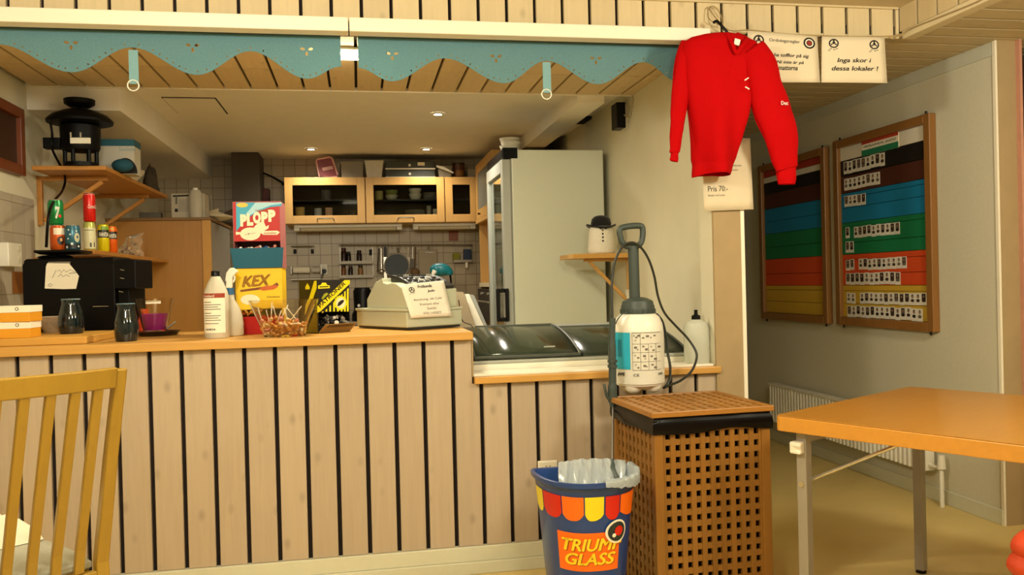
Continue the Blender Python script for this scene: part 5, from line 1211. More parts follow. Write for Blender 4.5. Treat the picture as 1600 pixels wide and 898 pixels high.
# print on the lower box
letters('KEX', fk.p(*(lambda q: (q[0], 0, q[1]))(u2(fk, 378, 449))), fk.x+Vector((0, 0, 0.05)), (0, 0, 1), width=u2(fk, 424, 440)[0]-u2(fk, 378, 440)[0], height=(449-431)*3.6/F, m=mat('kex_brown', '#7a3b10', 0.5), parent=kp, bold=0.055, shear=0.3, lift=0.0008)
letters('KEX', fk.p(*(lambda q: (q[0], 0, q[1]))(u2(fk, 379, 448))), fk.x+Vector((0, 0, 0.05)), (0, 0, 1), width=u2(fk, 424, 440)[0]-u2(fk, 379, 440)[0], height=(448-431.5)*3.6/F, m=mat('kex_gold', '#d69a18', 0.5), parent=kp, bold=0.02, shear=0.3, lift=0.0016)
fk.poly([u2(fk, *q) for q in ((375, 453), (402, 449), (424, 446.5), (433, 441), (436, 445), (430, 450), (410, 452), (376, 456))], dF, MATS['kex_brown'], 'underline', kp)
fk.poly([u2(fk, *q) for q in ((404, 452), (412, 447), (431, 445), (435, 448), (428, 452), (412, 454))], dF-0.0004, mat('wafer_orange', '#c9611a', 0.5), 'wafer_print', kp)
fk.poly([u2(fk, 391+15*math.cos(k*PI/14), 468+8*math.sin(k*PI/14)) for k in range(28)], dF-0.0003, CREAM, 'cream_oval', kp)
fr_text(fk, 'Choklad', 417, 465, 437, 462, MATS['kex_brown'], kp, 0.01)
rnd = random.Random(3)
for i in range(11):
    a = 0.02+(W_-0.04)*(i+0.5)/11; hz_ = u2(fp, 400, 386)[1]
    candy((0, 1, 2, 0, 1, 3, 0, 2, 0, 1, 3)[i], fp.p(a, rnd.uniform(-0.002, 0.022), hz_-0.006+rnd.uniform(-0.004, 0.004)), (rnd.uniform(-0.4, 0.4), rnd.uniform(-0.6, 0.6), rnd.uniform(0, 3)), 'small wrapped chocolate in the opening of the upper candy box', 'wrapped chocolates in the upper candy box', 0.9)
for i in range(7):
    a = 0.012+(W_-0.04)*(i+0.5)/12; hz_ = u2(fk, 400, 486)[1]
    candy(6 if i % 2 else 4, fk.p(a, rnd.uniform(-0.004, 0.02), hz_-0.008+rnd.uniform(-0.004, 0.006)), (rnd.uniform(-0.4, 0.4), rnd.uniform(-0.8, 0.8), rnd.uniform(0, 3)), 'orange-wrapped wafer in the opening of the yellow box', 'wrapped wafers in the yellow box', 0.95)
# glass bowl of sweets
yb = 3.60; b0_ = onY(445, 524, yb); sc_ = (3.60*.984-.31*.178)/F
gb = thing('sweet_bowl', 'clear flared glass bowl of sweets and lollipops in front of the candy boxes', 'bowl', (b0_.x, yb, 1.0))
rt, rb, hb = 54*sc_, 31*sc_, onY(445, 468, yb).z-1.0
GL = mat('bowl_glass', '#f4efe2', 0.03, trans=1.0, var=0.0, ior=1.3)
build(MB().lathe([(0.0005, 1.0004), (rb, 1.0004), (rb+0.002, 1.006), (rt, 1.0+hb), (rt-0.005, 1.0+hb), (rb-0.003, 1.008), (0.0005, 1.007)], (b0_.x, yb, 0), 48), 'glass', GL, gb, smooth=True, angle=40)
rnd = random.Random(11)
n = 0
for layer, hz_ in enumerate((0.014, 0.026, 0.038, 0.049)):
    rr = rb+(rt-rb)*(hz_/hb)-0.017; cnt = (12, 15, 17, 15)[layer]
    for i in range(cnt):
        a = 2*PI*i/cnt+layer*0.3+rnd.uniform(-0.1, 0.1); q = rr*(1 if i % 3 else 0.55)
        candy((4, 5, 4, 3, 5, 4)[rnd.randrange(6)], (b0_.x+q*math.cos(a), yb+q*math.sin(a), 1.0+hz_+rnd.uniform(-0.003, 0.003)), (rnd.uniform(-0.7, 0.7), rnd.uniform(-0.7, 0.7), rnd.uniform(0, 6)), 'amber or pink sweet lying in the glass bowl', 'sweets in the glass bowl', 1.1)
STK = mat('white_stick', '#efe8d8', 0.5)
for i, (u0, v0, u1, v1, dy) in enumerate([(409, 499, 403, 480, -0.03), (424, 496, 425, 472, 0.0), (431, 494, 427, 478, -0.04), (441, 495, 450, 476, -0.02), (449, 497, 444, 481, 0.02), (455, 499, 471, 478, -0.04), (462, 498, 448, 480, -0.05), (441, 506, 470, 505, -0.08), (434, 502, 440, 485, 0.03), (420, 501, 416, 484, 0.02)]):
    a, b = onY(u0, v0, yb+dy), onY(u1, v1, yb+dy)
    l = thing('lollipop', 'lollipop stuck head down among the sweets in the glass bowl', 'lollipop', a, 0, 'lollipops in the glass bowl')
    build(MB().tube([a, b], 0.0022, 8), 'stick', STK, l, smooth=True)
    build(MB().ell(a-(b-a).normalized()*0.007, 0.009, 0.009, 0.009, 12, 8), 'head', CANDY[(3, 5, 4)[i % 3]], l, smooth=True)
# black and yellow liquorice box
PBK = mat('box_black', '#0f0d0a', 0.45, var=0.05); PYL = mat('box_lemon', '#efe014', 0.45, var=0.03); KRAFT = mat('kraft_board', '#8a6a35', 0.7, var=0.08)
c0, c1 = onZ(497.5, 521, 1.0), onZ(549, 514.5, 1.0)
c1 = c0 + (c1-c0).normalized()*0.155; rz_ = math.atan2(c1.y-c0.y, c1.x-c0.x)*0.55
fq = Fr((c0.x, c0.y, 1.0005), rz_); dp_ = 0.15
def puv(u, v):       # pixel on the front plane of the box
    r = ray(u, v); t = (fq.o-C0).dot(fq.n)/r.dot(fq.n); p = C0+r*t; return ((p-fq.o).dot(fq.x), p.z-fq.o.z)
PW = puv(546, 470)[0]; PH = puv(520, 437)[1]; hop = puv(520, 487)[1]; tr = puv(520, 507)[1]
lq = thing('liquorice_box', 'black and yellow striped liquorice box beside the cash register', 'candy box', fq.o)
mb = MB(); k = 0.003
fq.box(mb, 0, PW, dp_-k, dp_, 0, PH); fq.box(mb, 0, k, 0, dp_-k, 0, PH); fq.box(mb, PW-k, PW, 0, dp_-k, 0, PH); fq.box(mb, k, PW-k, 0, dp_-k, PH-k, PH); fq.box(mb, k, PW-k, 0, dp_-k, 0, k)
build(mb, 'carton', PBK, lq)
mb = MB(); fq.box(mb, k, PW-k, 0, k, hop, PH-k); pf = build(mb, 'front_panel', PBK, lq)
mb = MB(); q = [fq.p(0.001, -0.0005, 0.001), fq.p(PW-0.002, -0.0005, 0.001), fq.p(PW+0.010, -0.035, 0.036), fq.p(0.014, -0.035, 0.036)]
mb.loft([q, [v+Vector((0, 0, 0.003)) for v in q]]); ft = build(mb, 'front_tray', KRAFT, lq)
for i in range(9):
    a0, a1 = 0.006+0.106*i/9*1.25, 0.006+0.106*(i+0.5)/9*1.25
    def tp(a, s): b_ = fq.p(a, -0.0005, 0.001).lerp(fq.p(a+0.012, -0.035, 0.036), s); return b_+fq.n*-0.0008+Vector((0, 0, -0.0006))
    flat_poly([tp(a0+0.012, 0.66), tp(a1+0.012, 0.66), tp(a1+0.018, 0.99), tp(a0+0.018, 0.99)], PBK, 'tray_stripe', ft)
def fpoly(pts, m, name, lift=0.0): return flat_poly([fq.p(a, -0.0006-lift, h) for a, h in pts], m, name, pf)
for u0 in (503, 508.5, 514.5, 520.5, 526.5, 532.5, 537.5, 542):
    t0 = 487-1; lim = max(440, 487-(u0-497)*0.96+8)
    fpoly([puv(u0, 486.5), puv(u0+2.6, 486.5), puv(u0+2.6, lim-2), puv(u0, lim)], PYL, 'yellow_bar')
fpoly([puv(*q) for q in ((495.5, 478), (538, 437.5), (546.5, 437.5), (546.5, 443), (501, 486), (495.5, 488.5))], PYL, 'yellow_band', 0.0004)
fpoly([puv(497, 451.0), puv(515, 450.0), puv(515, 446), puv(511, 445), puv(509, 441.5), puv(503, 441.5), puv(501, 445), puv(497, 446)], PYL, 'emblem', 0.0004)
fpoly([puv(499, 449.0), puv(513, 448.3), puv(513, 446.8), puv(499, 447.4)], PBK, 'emblem_text', 0.0008)
fpoly([puv(502, 466), puv(506, 459), puv(510, 457), puv(513, 459), puv(508, 464), puv(504, 468)], mat('leaf_lemon', '#9aa01a', 0.5), 'leaf_emblem', 0.0006)
cu_, cv_ = 532, 473
fpoly([puv(cu_+10.5*math.cos(k*PI/16)*(1 if k % 2 else 0.9), cv_+12*math.sin(k*PI/16)*(1 if k % 2 else 0.9)) for k in range(32)], PYL, 'seal', 0.0008)
fpoly([puv(cu_+7.2*math.cos(k*PI/16), cv_+8.2*math.sin(k*PI/16)) for k in range(32)], CREAM, 'seal_centre', 0.0012)
fpoly([puv(cu_-0.5+dx, cv_+dy) for dx, dy in ((-4.5, 3), (-3, -1), (1, -4), (5, -5), (5.5, -2), (2, 2), (-2, 5), (-4.5, 5))], PBK, 'liquorice_print', 0.0016)
s0, s1, s2 = puv(500, 481), puv(541, 443), puv(500, 481-8)
A_, B_ = fq.p(s0[0], 0, s0[1]), fq.p(s1[0], 0, s1[1]); xd_ = (B_-A_).normalized(); yd_ = (-fq.n).cross(xd_)*-1; yd_ = xd_.cross(fq.n)*-1 if xd_.cross(fq.n).z < 0 else xd_.cross(fq.n)
letters('PATRONER', A_+yd_*-0.0005+fq.n*-0.0, xd_, yd_, width=(B_-A_).length*0.98, height=0.0175, m=PBK, parent=pf, bold=0.03, lift=0.0016)
# left side print
def sp_(d, h, l=0.0006): return fq.p(-l, d, h)
flat_poly([sp_(0.003, PH-0.003), sp_(0.022, PH-0.003), sp_(0.09, PH*0.5), sp_(0.09, PH*0.32), sp_(0.003, PH*0.85)], PYL, 'side_band', lq)
flat_poly([sp_(0.06, PH*0.83), sp_(0.095, PH*0.83), sp_(0.095, PH*0.88), sp_(0.0775, PH*0.95), sp_(0.06, PH*0.88)], PYL, 'side_emblem', lq)
flat_poly([sp_(0.003, 0.003), sp_(0.10, 0.003), sp_(0.05, PH*0.3), sp_(0.003, PH*0.55)], mat('side_olive', '#8d7d1a', 0.6, var=0.3, scale=150), 'side_print', lq)
rnd = random.Random(5)
for i in range(12):
    candy((7, 8, 7, 0, 7, 8)[i % 6], fq.p(0.016+(PW-0.03)*((i % 6)+0.5)/6, 0.004+0.02*(i//6), 0.042+0.022*(i//6)+rnd.uniform(-0.004, 0.004)), (rnd.uniform(-0.6, 0.6), rnd.uniform(-0.6, 0.6), rnd.uniform(0, 3)), 'dark wrapped sweet in the opening of the liquorice box', 'liquorice sweets in the striped box', 1.3)
mb = MB(); fq.box(mb, k, PW-k, 0.002, dp_-k-0.001, k, 0.032); build(mb, 'inner_liner', BLACKM, lq)
# bottles at the front
MILKB = mat('milky_bottle', '#e4ddc8', 0.3, trans=0.35, var=0.03, ior=1.2)
pb = onZ(346, 528, 1.0); k_ = (3.60*.984-.56*.178)/F; yq = pb.y+0.01
zb = lambda v, u=338: onY(u, v, yq).z
xb = onY(338.5, 500, yq).x
b1 = thing('wash_bottle', 'milky plastic bottle with black cap and red-topped white label on the worktop', 'bottle', (xb, yq, 1.0))
build(MB().lathe([(0.0005, 1.0004), (k_*17, 1.0004), (k_*18.8, 1.006), (k_*18.8, zb(462)), (k_*17.4, zb(455)), (k_*12.5, zb(443)), (k_*7.5, zb(433)), (k_*6, zb(431)), (0.0005, zb(431))], (xb, yq, 0), 32), 'body', MILKB, b1, smooth=True, angle=50)
build(MB().lathe([(0.0005, zb(432)), (k_*6.6, zb(432)), (k_*6.6, zb(424)), (k_*5.8, zb(423)), (0.0005, zb(423))], (xb, yq, 0), 20), 'cap', BLACK, b1, smooth=True, angle=40)
def wrap_patch(cx, cy, r, a0, a1, z0, z1, m, name, parent, n=12):
    return build(MB().grid(lambda a, b: Vector((cx+r*math.cos(a0+(a1-a0)*a), cy+r*math.sin(a0+(a1-a0)*a), z0+(z1-z0)*b)), n, 1), name, m, parent, smooth=True)
ca = -PI/2-math.atan2(-xb, yq)*-1*0.0+0.15
lab1 = wrap_patch(xb, yq, k_*18.8+0.0006, ca-1.15-0.1, ca+0.85-0.1, zb(519), zb(458), PAPER, 'label', b1)
wrap_patch(xb, yq, k_*18.8+0.0012, ca-1.15-0.1, ca+0.85-0.1, zb(465), zb(458), mat('label_rust', '#9a3a22', 0.6), 'label_band', lab1)
letters('Novabord', (0, 0, zb(464)), None, (0, 0, 1), width=k_*19, height=k_*4.2, m=PAPER, parent=lab1, bold=0.02, wrap=((xb, yq), k_*18.8+0.0016, ca-1.1))
for i, v in enumerate((471, 475, 478.5, 482, 488, 492, 495.5, 499, 504)):
    wrap_patch(xb, yq, k_*18.8+0.0012, ca-1.1, ca-1.1+(0.7 if i in (0, 4) else 1.25+0.2*(i % 2)), zb(v+1.1), zb(v), GREYINK, 'label_line', lab1)
letters('LAHEGA', (0, 0, zb(515)), None, (0, 0, 1), width=k_*18, height=k_*3, m=INK, parent=lab1, bold=0.03, wrap=((xb, yq), k_*18.8+0.0014, ca-1.0))
yq2 = 3.725; xs2 = onY(362, 500, yq2).x; zs_ = lambda v: onY(362, v, yq2).z; k2 = (3.72*.984-.52*.178)/F
b2 = thing('spray_bottle', 'clear spray bottle with white and blue trigger head behind the wash bottle', 'spray bottle', (xs2, yq2, 1.0))
build(MB().lathe([(0.0005, 1.0004), (k2*16, 1.0004), (k2*19, 1.007), (k2*19, zs_(505)), (k2*17.5, zs_(492)), (k2*12.5, zs_(478)), (k2*6.5, zs_(468)), (k2*5.5, zs_(458)), (k2*4.8, zs_(455)), (0.0005, zs_(455))], (xs2+k2*-1, yq2, 0), 28, sy=0.75), 'body', MILKB, b2, smooth=True, angle=50)
build(MB().lathe([(0.0005, zs_(460)), (k2*5.8, zs_(460)), (k2*5.6, zs_(450)), (0.0005, zs_(450))], (xs2-k2, yq2, 0), 18), 'collar', mat('blue_collar', '#2c5f8a', 0.5), b2, smooth=True, angle=40)
mb = MB(); mb.loft([[Vector((onY(u, v, yq2).x, yq2+d, onY(u, v, yq2).z)) for u, v in ((352, 438), (354, 426), (359, 419), (365, 418), (369, 421), (369, 427), (364, 432), (363, 450), (353, 450), (354, 440))] for d in (-0.012, 0.012)])
hd2 = build(mb, 'trigger_head', WHITEP, b2, bevel=0.004)
build(MB().tube([onY(368, 424, yq2), onY(371.5, 423.5, yq2)], 0.006, 10), 'nozzle', WHITEP, hd2)
build(MB().tube(spline([onY(366, 430, yq2), onY(366.5, 436, yq2), onY(364, 441, yq2)]), 0.004, 6), 'trigger', WHITEP, hd2)
# dark teal vases
VASE = mat('dark_teal_glaze', '#06161b', 0.08, var=0.3, scale=25, coat=0.6)
def vase(u, vb, vt, hw, y, prof, label):
    x = onY(u, vb, y).x; z0 = 1.0005 if y < 4.0 and u > 150 else 1.0305
    kk = (y*.984+x*.178)/F; h_ = (vb-vt)*kk
    o = thing('glazed_vase', label, 'vase', (x, y, z0), 0, 'dark teal vases on the worktop')
    out = [(max(0.0005, r*hw*kk), z0+t*h_) for r, t in prof]; inn = [(max(0.0005, r*hw*kk-0.004), z0+max(t*h_, 0.006)) for r, t in reversed(prof)]
    build(MB().lathe(out+inn, (x, y, 0), 32), 'body', VASE, o, smooth=True, angle=60)
    z1 = z0+h_; build(MB().lathe([(prof[-1][0]*hw*kk-0.005, z1+0.0003), (prof[-1][0]*hw*kk-0.001, z1+0.0008), (prof[-1][0]*hw*kk+0.0006, z1-0.003)], (x, y, 0), 32, caps=False), 'rim', mat('pale_glaze_rim', '#6d8a94', 0.15), o, smooth=True)
    return o
vase(112, 524, 470, 19, 3.80, [(0.0, 0), (0.86, 0), (0.95, 0.06), (1.0, 0.25), (0.97, 0.45), (0.85, 0.66), (0.72, 0.82), (0.68, 0.9), (0.74, 1.0)], 'dark teal glazed vase on the cutting board in front of the black machine')
v2 = vase(198, 533, 474, 18, 3.62, [(0.0, 0), (0.86, 0), (0.92, 0.05), (0.95, 0.12), (1.0, 0.3), (0.98, 0.48), (0.86, 0.66), (0.74, 0.8), (0.7, 0.88), (0.76, 1.0)], 'dark teal glazed vase on the bare worktop right of the cutting board')
# cutting board on the left end of the worktop
cb0 = [onZ(u, v, 1.0) for u, v in ((-60, 543), (131, 538), (180, 527))]
BRD = slatwood('cutting_board_wood', '#c9963f', 0, knots=0.0, island=0.02, rough=0.5, var=0.15)
x1_, ya_, yb_ = cb0[1].x, 3.53, 4.02
build(MB().box((XL+0.004, ya_, 1.0005), (x1_, yb_, 1.03)), 'cutting_board', BRD, None, bevel=0.004, label='thick wooden cutting board at the left end of the worktop, under the small boxes', cat='cutting board')
# two small yellow and white boxes
YBX = mat('tea_box_yellow', '#dd981c', 0.55, var=0.04); 
def small_box(z, yaw, label, dx_):
    q = onZ(50, 527, 1.03); f2 = Fr((q.x-0.19+dx_, q.y-0.02, z), yaw)
    o = thing('small_carton', label, 'box', f2.o, 0, 'yellow and white cartons on the cutting board')
    mb = MB(); f2.box(mb, 0, 0.19, 0, 0.12, 0, 0.036); build(mb, 'base', YBX, o, bevel=0.001)
    mb = MB(); f2.box(mb, -0.0015, 0.1915, -0.0015, 0.1215, 0.0362, 0.062); l = build(mb, 'lid', PAPER, o, bevel=0.001)
    flat_poly([f2.p(0.145+0.007*math.cos(k*PI/8), -0.0022, 0.05+0.007*math.sin(k*PI/8)) for k in range(16)], GREYINK, 'round_mark', l)
    flat_poly([f2.p(0.145+0.004*math.cos(k*PI/8), -0.0028, 0.05+0.004*math.sin(k*PI/8)) for k in range(16)], PAPER, 'mark_centre', l)
small_box(1.0305, 0.02, 'lower of the two yellow and white cartons on the cutting board', 0.0)
small_box(1.0932, -0.03, 'upper of the two yellow and white cartons on the cutting board', 0.003)
# little bowl with a blue ball of foil
q = onZ(84, 524, 1.03); q.y = 3.93; q.x = onY(86, 500, 3.93).x
gb2 = thing('patterned_bowl', 'small patterned glass bowl beside the vase on the cutting board', 'bowl', (q.x, q.y, 1.03))
kk = 3.7/F
build(MB().lathe([(0.0005, 1.0305), (kk*14, 1.0305), (kk*15, 1.034), (kk*29, 1.0305+kk*25), (kk*28, 1.0305+kk*25), (kk*14, 1.037), (0.0005, 1.036)], (q.x, q.y, 0), 28), 'glass', mat('speckled_glass', '#c8b69c', 0.25, trans=0.5, var=0.5, scale=60, ior=1.2), gb2, smooth=True, angle=50)
build(MB().ell((q.x, q.y-0.004, 1.0375+kk*8), kk*9, kk*9, kk*8, 18, 12), 'blue_wrapper_ball', mat('pale_blue_foil', '#6fa0b4', 0.3, var=0.2), None, smooth=True, label='pale blue ball lying in the small patterned bowl', cat='ball')
# plastic cup, orange bag, dark dish at the machine's right foot
q = onY(238, 512, 4.0); kk = (4.0*.984-.94*.178)/F; zc_ = lambda v: onY(238, v, 4.0).z
dsh = build(MB().lathe([(0.0005, 1.0005), (0.075, 1.0005), (0.10, 1.02), (0.097, 1.02), (0.073, 1.005), (0.0005, 1.005)], (q.x+0.025, 4.0, 0), 32), 'shallow_dish', mat('smoked_dish', '#3a2a26', 0.1, trans=0.4, var=0.1, ior=1.2), None, smooth=True, angle=40, label='dark shallow dish on the worktop under the plastic cup', cat='dish')
cpx = q.x+0.012
cup = thing('plastic_tumbler', 'clear plastic cup with pink contents beside the black machine', 'cup', (cpx, 4.0, 1.006))
z0 = 1.0215; zt_c = zc_(466)
build(MB().lathe([(0.0005, z0), (kk*17, z0), (kk*29, zt_c), (kk*28, zt_c), (kk*16, z0+0.004), (0.0005, z0+0.004)], (cpx, 4.0, 0), 32), 'cup', GL, cup, smooth=True, angle=40)
build(MB().lathe([(0.0005, z0+0.0045), (kk*15.8, z0+0.0045), (kk*20.0, zc_(490)), (0.0005, zc_(490))], (cpx, 4.0, 0), 28), 'pink_contents', mat('magenta_gel', '#a3218a', 0.35, var=0.1), cup, smooth=True, angle=40)
wrap_patch(cpx, 4.0, kk*27.6, -PI/2-0.25, -PI/2+0.55, zc_(474), zc_(469), PAPER, 'sticker', cup, 6)
pt = onY(272, 466, 4.02)
build(MB().tube([(cpx+0.055, 3.97, 1.03), (cpx+0.095, 3.97, 1.062)], 0.004, 6), 'spoon', CHROME, None, smooth=True, label='small spoon leaning in the dark dish under the plastic cup', cat='spoon')
mb = MB()
def obag(a, b):
    th = 2*PI*a; r1 = 0.035*(1-0.45*b); p = Vector((onY(214, 500, 4.14).x+0.022+r1*math.cos(th), 4.16+0.02*(1-0.5*b)*math.sin(th), 1.0008+0.115*b)); nz_ = noise.noise(p*40)*0.006
    return p+Vector((nz_, nz_, 0)) if 0.02 < b else p
mb.grid(obag, 24, 14); bmesh.ops.remove_doubles(mb.bm, verts=mb.bm.verts, dist=1e-5)
build(mb, 'snack_bag', mat('orange_foil', '#d1471a', 0.3, var=0.3, scale=40), None, smooth=True, label='crumpled orange snack bag between the black machine and the cup', cat='bag')
# ------------------------------------------------------------------ black drinks machine with a paper note
MBK = mat('machine_black', '#040303', 0.45, var=0.05, spec=0.2)
my = 4.05; 
def mz(v, u=120): return onY(u, v, my).z
ma, mbx, mc = onY(38, 460, my+0.09).x, onY(180, 460, my).x, onY(214, 460, my+0.04).x
ma = max(ma, XL+0.05)
mach = thing('coffee_machine', 'black coffee machine with a taped paper note at the left end of the worktop', 'coffee machine', ((ma+mc)/2, my+0.2, 1.0))
zt_m = mz(402)
f3 = Fr((ma, my+0.07, 1.0), math.atan2(-0.07, mbx-ma)); mw = math.hypot(mbx-ma, 0.07)
mb = MB()
mb.loft([[f3.p(a, d, h) for a, d in ((0, 0), (mw, 0), (mw+0.0, 0.20), (0, 0.20))] for h in (0.012, zt_m-1.0-0.03)]+[[f3.p(a, d, zt_m-1.0) for a, d in ((0.01, 0.012), (mw-0.01, 0.012), (mw-0.01, 0.19), (0.01, 0.19))]])
build(mb, 'body', MBK, mach, bevel=0.006)
mb = MB(); f3.box(mb, 0.012, mw-0.002, -0.003, -0.0005, 0.012, mz(478)-1.0); build(mb, 'lower_panel', MBK, mach, bevel=0.001)
mb = MB(); f3.box(mb, mw-0.10, mw-0.03, -0.004, -0.0005, mz(480)-1.0, mz(479)-1.0); build(mb, 'trim_line', CHROME, mach)
mb = MB(); f3.box(mb, mw+0.001, mw+0.055, 0.02, 0.19, 0.012, zt_m-1.0-0.012); build(mb, 'service_side', MBK, mach, bevel=0.004)
mb = MB(); f3.box(mb, mw+0.001, mw+0.10, -0.012, 0.17, mz(453)-1.0, mz(407)-1.0); cpn = build(mb, 'control_head', MBK, mach, bevel=0.005)
for u, v in ((188, 421), (188, 434), (186, 455)):
    r = ray(u, v); fo = f3.p(0, -0.0135, 0); t_ = (fo-C0).dot(f3.n)/r.dot(f3.n); p = C0+r*t_
    build(MB().tube([p, p+f3.x*0.018+Vector((0, 0, -0.004))], 0.002, 6), 'panel_stroke', CHROME, cpn)  # short steel strokes on the control head
mb = MB(); f3.box(mb, -0.02, 0.0, 0.05, 0.1, zt_m-1.0-0.035, zt_m-1.0-0.004); build(mb, 'side_knob', BLACK, mach, bevel=0.005)
for a, d in ((0.03, 0.03), (mw-0.03, 0.03), (0.03, 0.17), (mw-0.03, 0.17)):
    p = f3.p(a, d, 0); build(MB().cyl((p.x, p.y, 1.0003), (p.x, p.y, 1.0118), 0.012), 'foot', BLACK, mach)
TZT = zt_m+0.0185
mb = MB(); mb.lathe([(0.0005, zt_m+0.0005), (0.07, zt_m+0.0005), (0.075, zt_m+0.010), (0.06, zt_m+0.016), (0.0005, zt_m+0.018)], (f3.p(0.10, 0.10, 0).x, f3.p(0.10, 0.10, 0).y, 0), 28); build(mb, 'bean_lid', BLACK, mach, smooth=True, angle=40)
def m2(u, v):
    r = ray(u, v); fo = f3.p(0, -0.0008, 0); t_ = (fo-C0).dot(f3.n)/r.dot(f3.n); return C0+r*t_
nt_ = thing('paper_note', 'white handwritten note taped to the front of the black coffee machine', 'note', m2(97, 450))
P_ = [m2(*q) for q in ((70, 450.5), (72, 416), (74, 411), (108, 411.5), (116, 421), (123.5, 431), (119, 451), (100, 451.5))]
mb = MB(); mb.prism(P_, f3.n*-0.001); build(mb, 'sheet', PAPER, nt_)
mb = MB(); mb.prism([m2(*q) for q in ((75, 409), (110, 408.5), (110, 412), (75, 412.5))], f3.n*-0.0004); build(mb, 'tape', mat('clear_tape', '#9a9488', 0.3, alpha=0.5), nt_)
nv = -0.0016
def nline(pts, r=0.0009): build(MB().tube([m2(u, v)+f3.n*nv for u, v in pts], r, 5), 'pencil_line', GREYINK, nt_)
nline([(82, 434), (88, 422)]); nline([(90, 424), (93, 421), (96, 426), (100, 421), (104, 425), (110, 421), (118, 425)]); nline([(91, 432), (95, 428), (99, 432), (104, 429), (109, 432)]); nline([(75, 446), (78, 443), (82, 444), (81, 447), (76, 447)]); nline([(108, 427), (120, 426)], 0.0014)
# ------------------------------------------------------------------ cash register with its sign, clipboards
REG = mat('register_grey_green', '#b4b8a0', 0.45, var=0.03); REGD = mat('register_dark', '#1d1e1c', 0.4, var=0.1)
rc = onZ(636, 516.5, 1.0); rc.z = 1.0
ra_, rb_ = Vector((-0.50, 0.866, 0)), Vector((0.866, 0.50, 0))
RL, RW = 0.43, 0.30
rg = thing('cash_register', 'old grey-green cash register with dark keyboard top at the right end of the worktop', 'cash register', rc+ra_*RL/2+rb_*RW/2)
def G(a, b, h): return rc+ra_*a+rb_*b+Vector((0, 0, h))     # a along the left side, b along the front
h1 = onY(625, 480, rc.y+0.01).z-1.0; hh_ = 0.215
h1 = 0.094
mb = MB(); mb.loft([[G(a, b, h) for a, b in ((0, 0), (RL, 0), (RL, RW), (0, RW))] for h in (0.012, h1-0.012)]); build(mb, 'cash_drawer', REG, rg, bevel=0.006)
mb = MB(); mb.loft([[G(a, b, h) for a, b in ((0.008, 0.008), (RL-0.008, 0.008), (RL-0.008, RW-0.008), (0.008, RW-0.008))] for h in (0.003, 0.0118)]); build(mb, 'base_gap', REGD, rg)
mb = MB(); mb.loft([[G(a, b, h) for a, b in ((-0.004, -0.004), (RL+0.004, -0.004), (RL+0.004, RW), (-0.004, RW))] for h in (h1-0.0115, h1)]); build(mb, 'drawer_lip', REG, rg, bevel=0.002)
prof = [(0.01, h1+0.0005), (0.34, h1+0.0005), (0.34, 0.135), (0.26, 0.215), (0.20, 0.232), (0.195, 0.212), (0.16, 0.205), (0.12, 0.210), (0.085, 0.206), (0.05, 0.19), (0.01, 0.175)]
mb = MB(); mb.loft([[G(a, 0.005, h) for a, h in prof], [G(a, RW-0.02, h) for a, h in prof]]); build(mb, 'housing', REG, rg, bevel=0.004)
kb = [(0.012, 0.178), (0.05, 0.193), (0.085, 0.2085), (0.12, 0.2125), (0.16, 0.2075), (0.193, 0.214), (0.193, 0.245), (0.13, 0.235), (0.06, 0.213), (0.014, 0.19)]
mb = MB(); mb.loft([[G(a, 0.045, h) for a, h in kb], [G(a, RW-0.03, h) for a, h in kb]]); kbd = build(mb, 'keyboard', REGD, rg, bevel=0.003)
KEYM = [mat('key_dark', '#2c2d2b', 0.4), mat('key_grey', '#8d8f88', 0.4), mat('key_pale', '#c9cbc2', 0.4)]
for i in range(6):
    for j in range(4):
        a, b = 0.035+0.036*j, 0.06+0.031*i; h_ = 0.2035+0.0105*j+ (0.004 if j else 0)
        mb = MB(); mb.loft([[G(a+x, b+y, h_+z) for x, y in ((0, 0), (0.026, 0), (0.026, 0.022), (0, 0.022))] for z in (-0.006, 0.006)]); build(mb, 'key', KEYM[2 if (i*3+j) % 7 == 0 else (1 if (i+j) % 4 == 0 else 0)], kbd, bevel=0.002, seg=1)
# sign taped to the register's front
def sgn(u, v): 
    fo = G(0, 0, 0)-ra_*0.014; r = ray(u, v); t_ = (fo-C0).dot(ra_)/r.dot(ra_); return C0+r*t_
sg = thing('payment_sign', 'white payment sign stuck askew on the front of the cash register', 'sign', sgn(670, 497))
TL, TR, BR, BL = [sgn(*q) for q in ((625.5, 444.5), (693.5, 438), (706, 493.5), (642.5, 497))]
def SP(a, b, l=0.0): return (BL*(1-a)+BR*a)*(1-b)+(TL*(1-a)+TR*a)*b - ra_*(l+0.006*max(0, a-0.75)*max(0, 0.3-b)*10)
build(MB().grid(lambda a, b: SP(a, b), 10, 8), 'sheet', mat('sign_white', '#eceadb', 0.75, var=0.02), sg, smooth=True, solid=0.0008, angle=0)
judo_emblem(sg, SP, 0.21, 0.82, 0.065, 0.08)
DG = mat('dark_grey_ink', '#35322d', 0.8, var=0)
for s, a, b, w1, h_, bo in (('Frölunda', 0.52, 0.85, 0.33, 0.085, 0.03), ('Judo', 0.64, 0.70, 0.18, 0.085, 0.03), ('Betalning  till Café', 0.52, 0.48, 0.66, 0.075, 0.0), ('Kontant eller', 0.53, 0.355, 0.46, 0.065, 0.0), ('Swish', 0.55, 0.22, 0.22, 0.075, 0.0), ('0761142077', 0.54, 0.09, 0.44, 0.065, 0.0)):
    sign_text(sg, SP, s, a, b, w1, h_, DG if bo else GREYINK, bo, 0.2 if bo else 0.0, 'c')
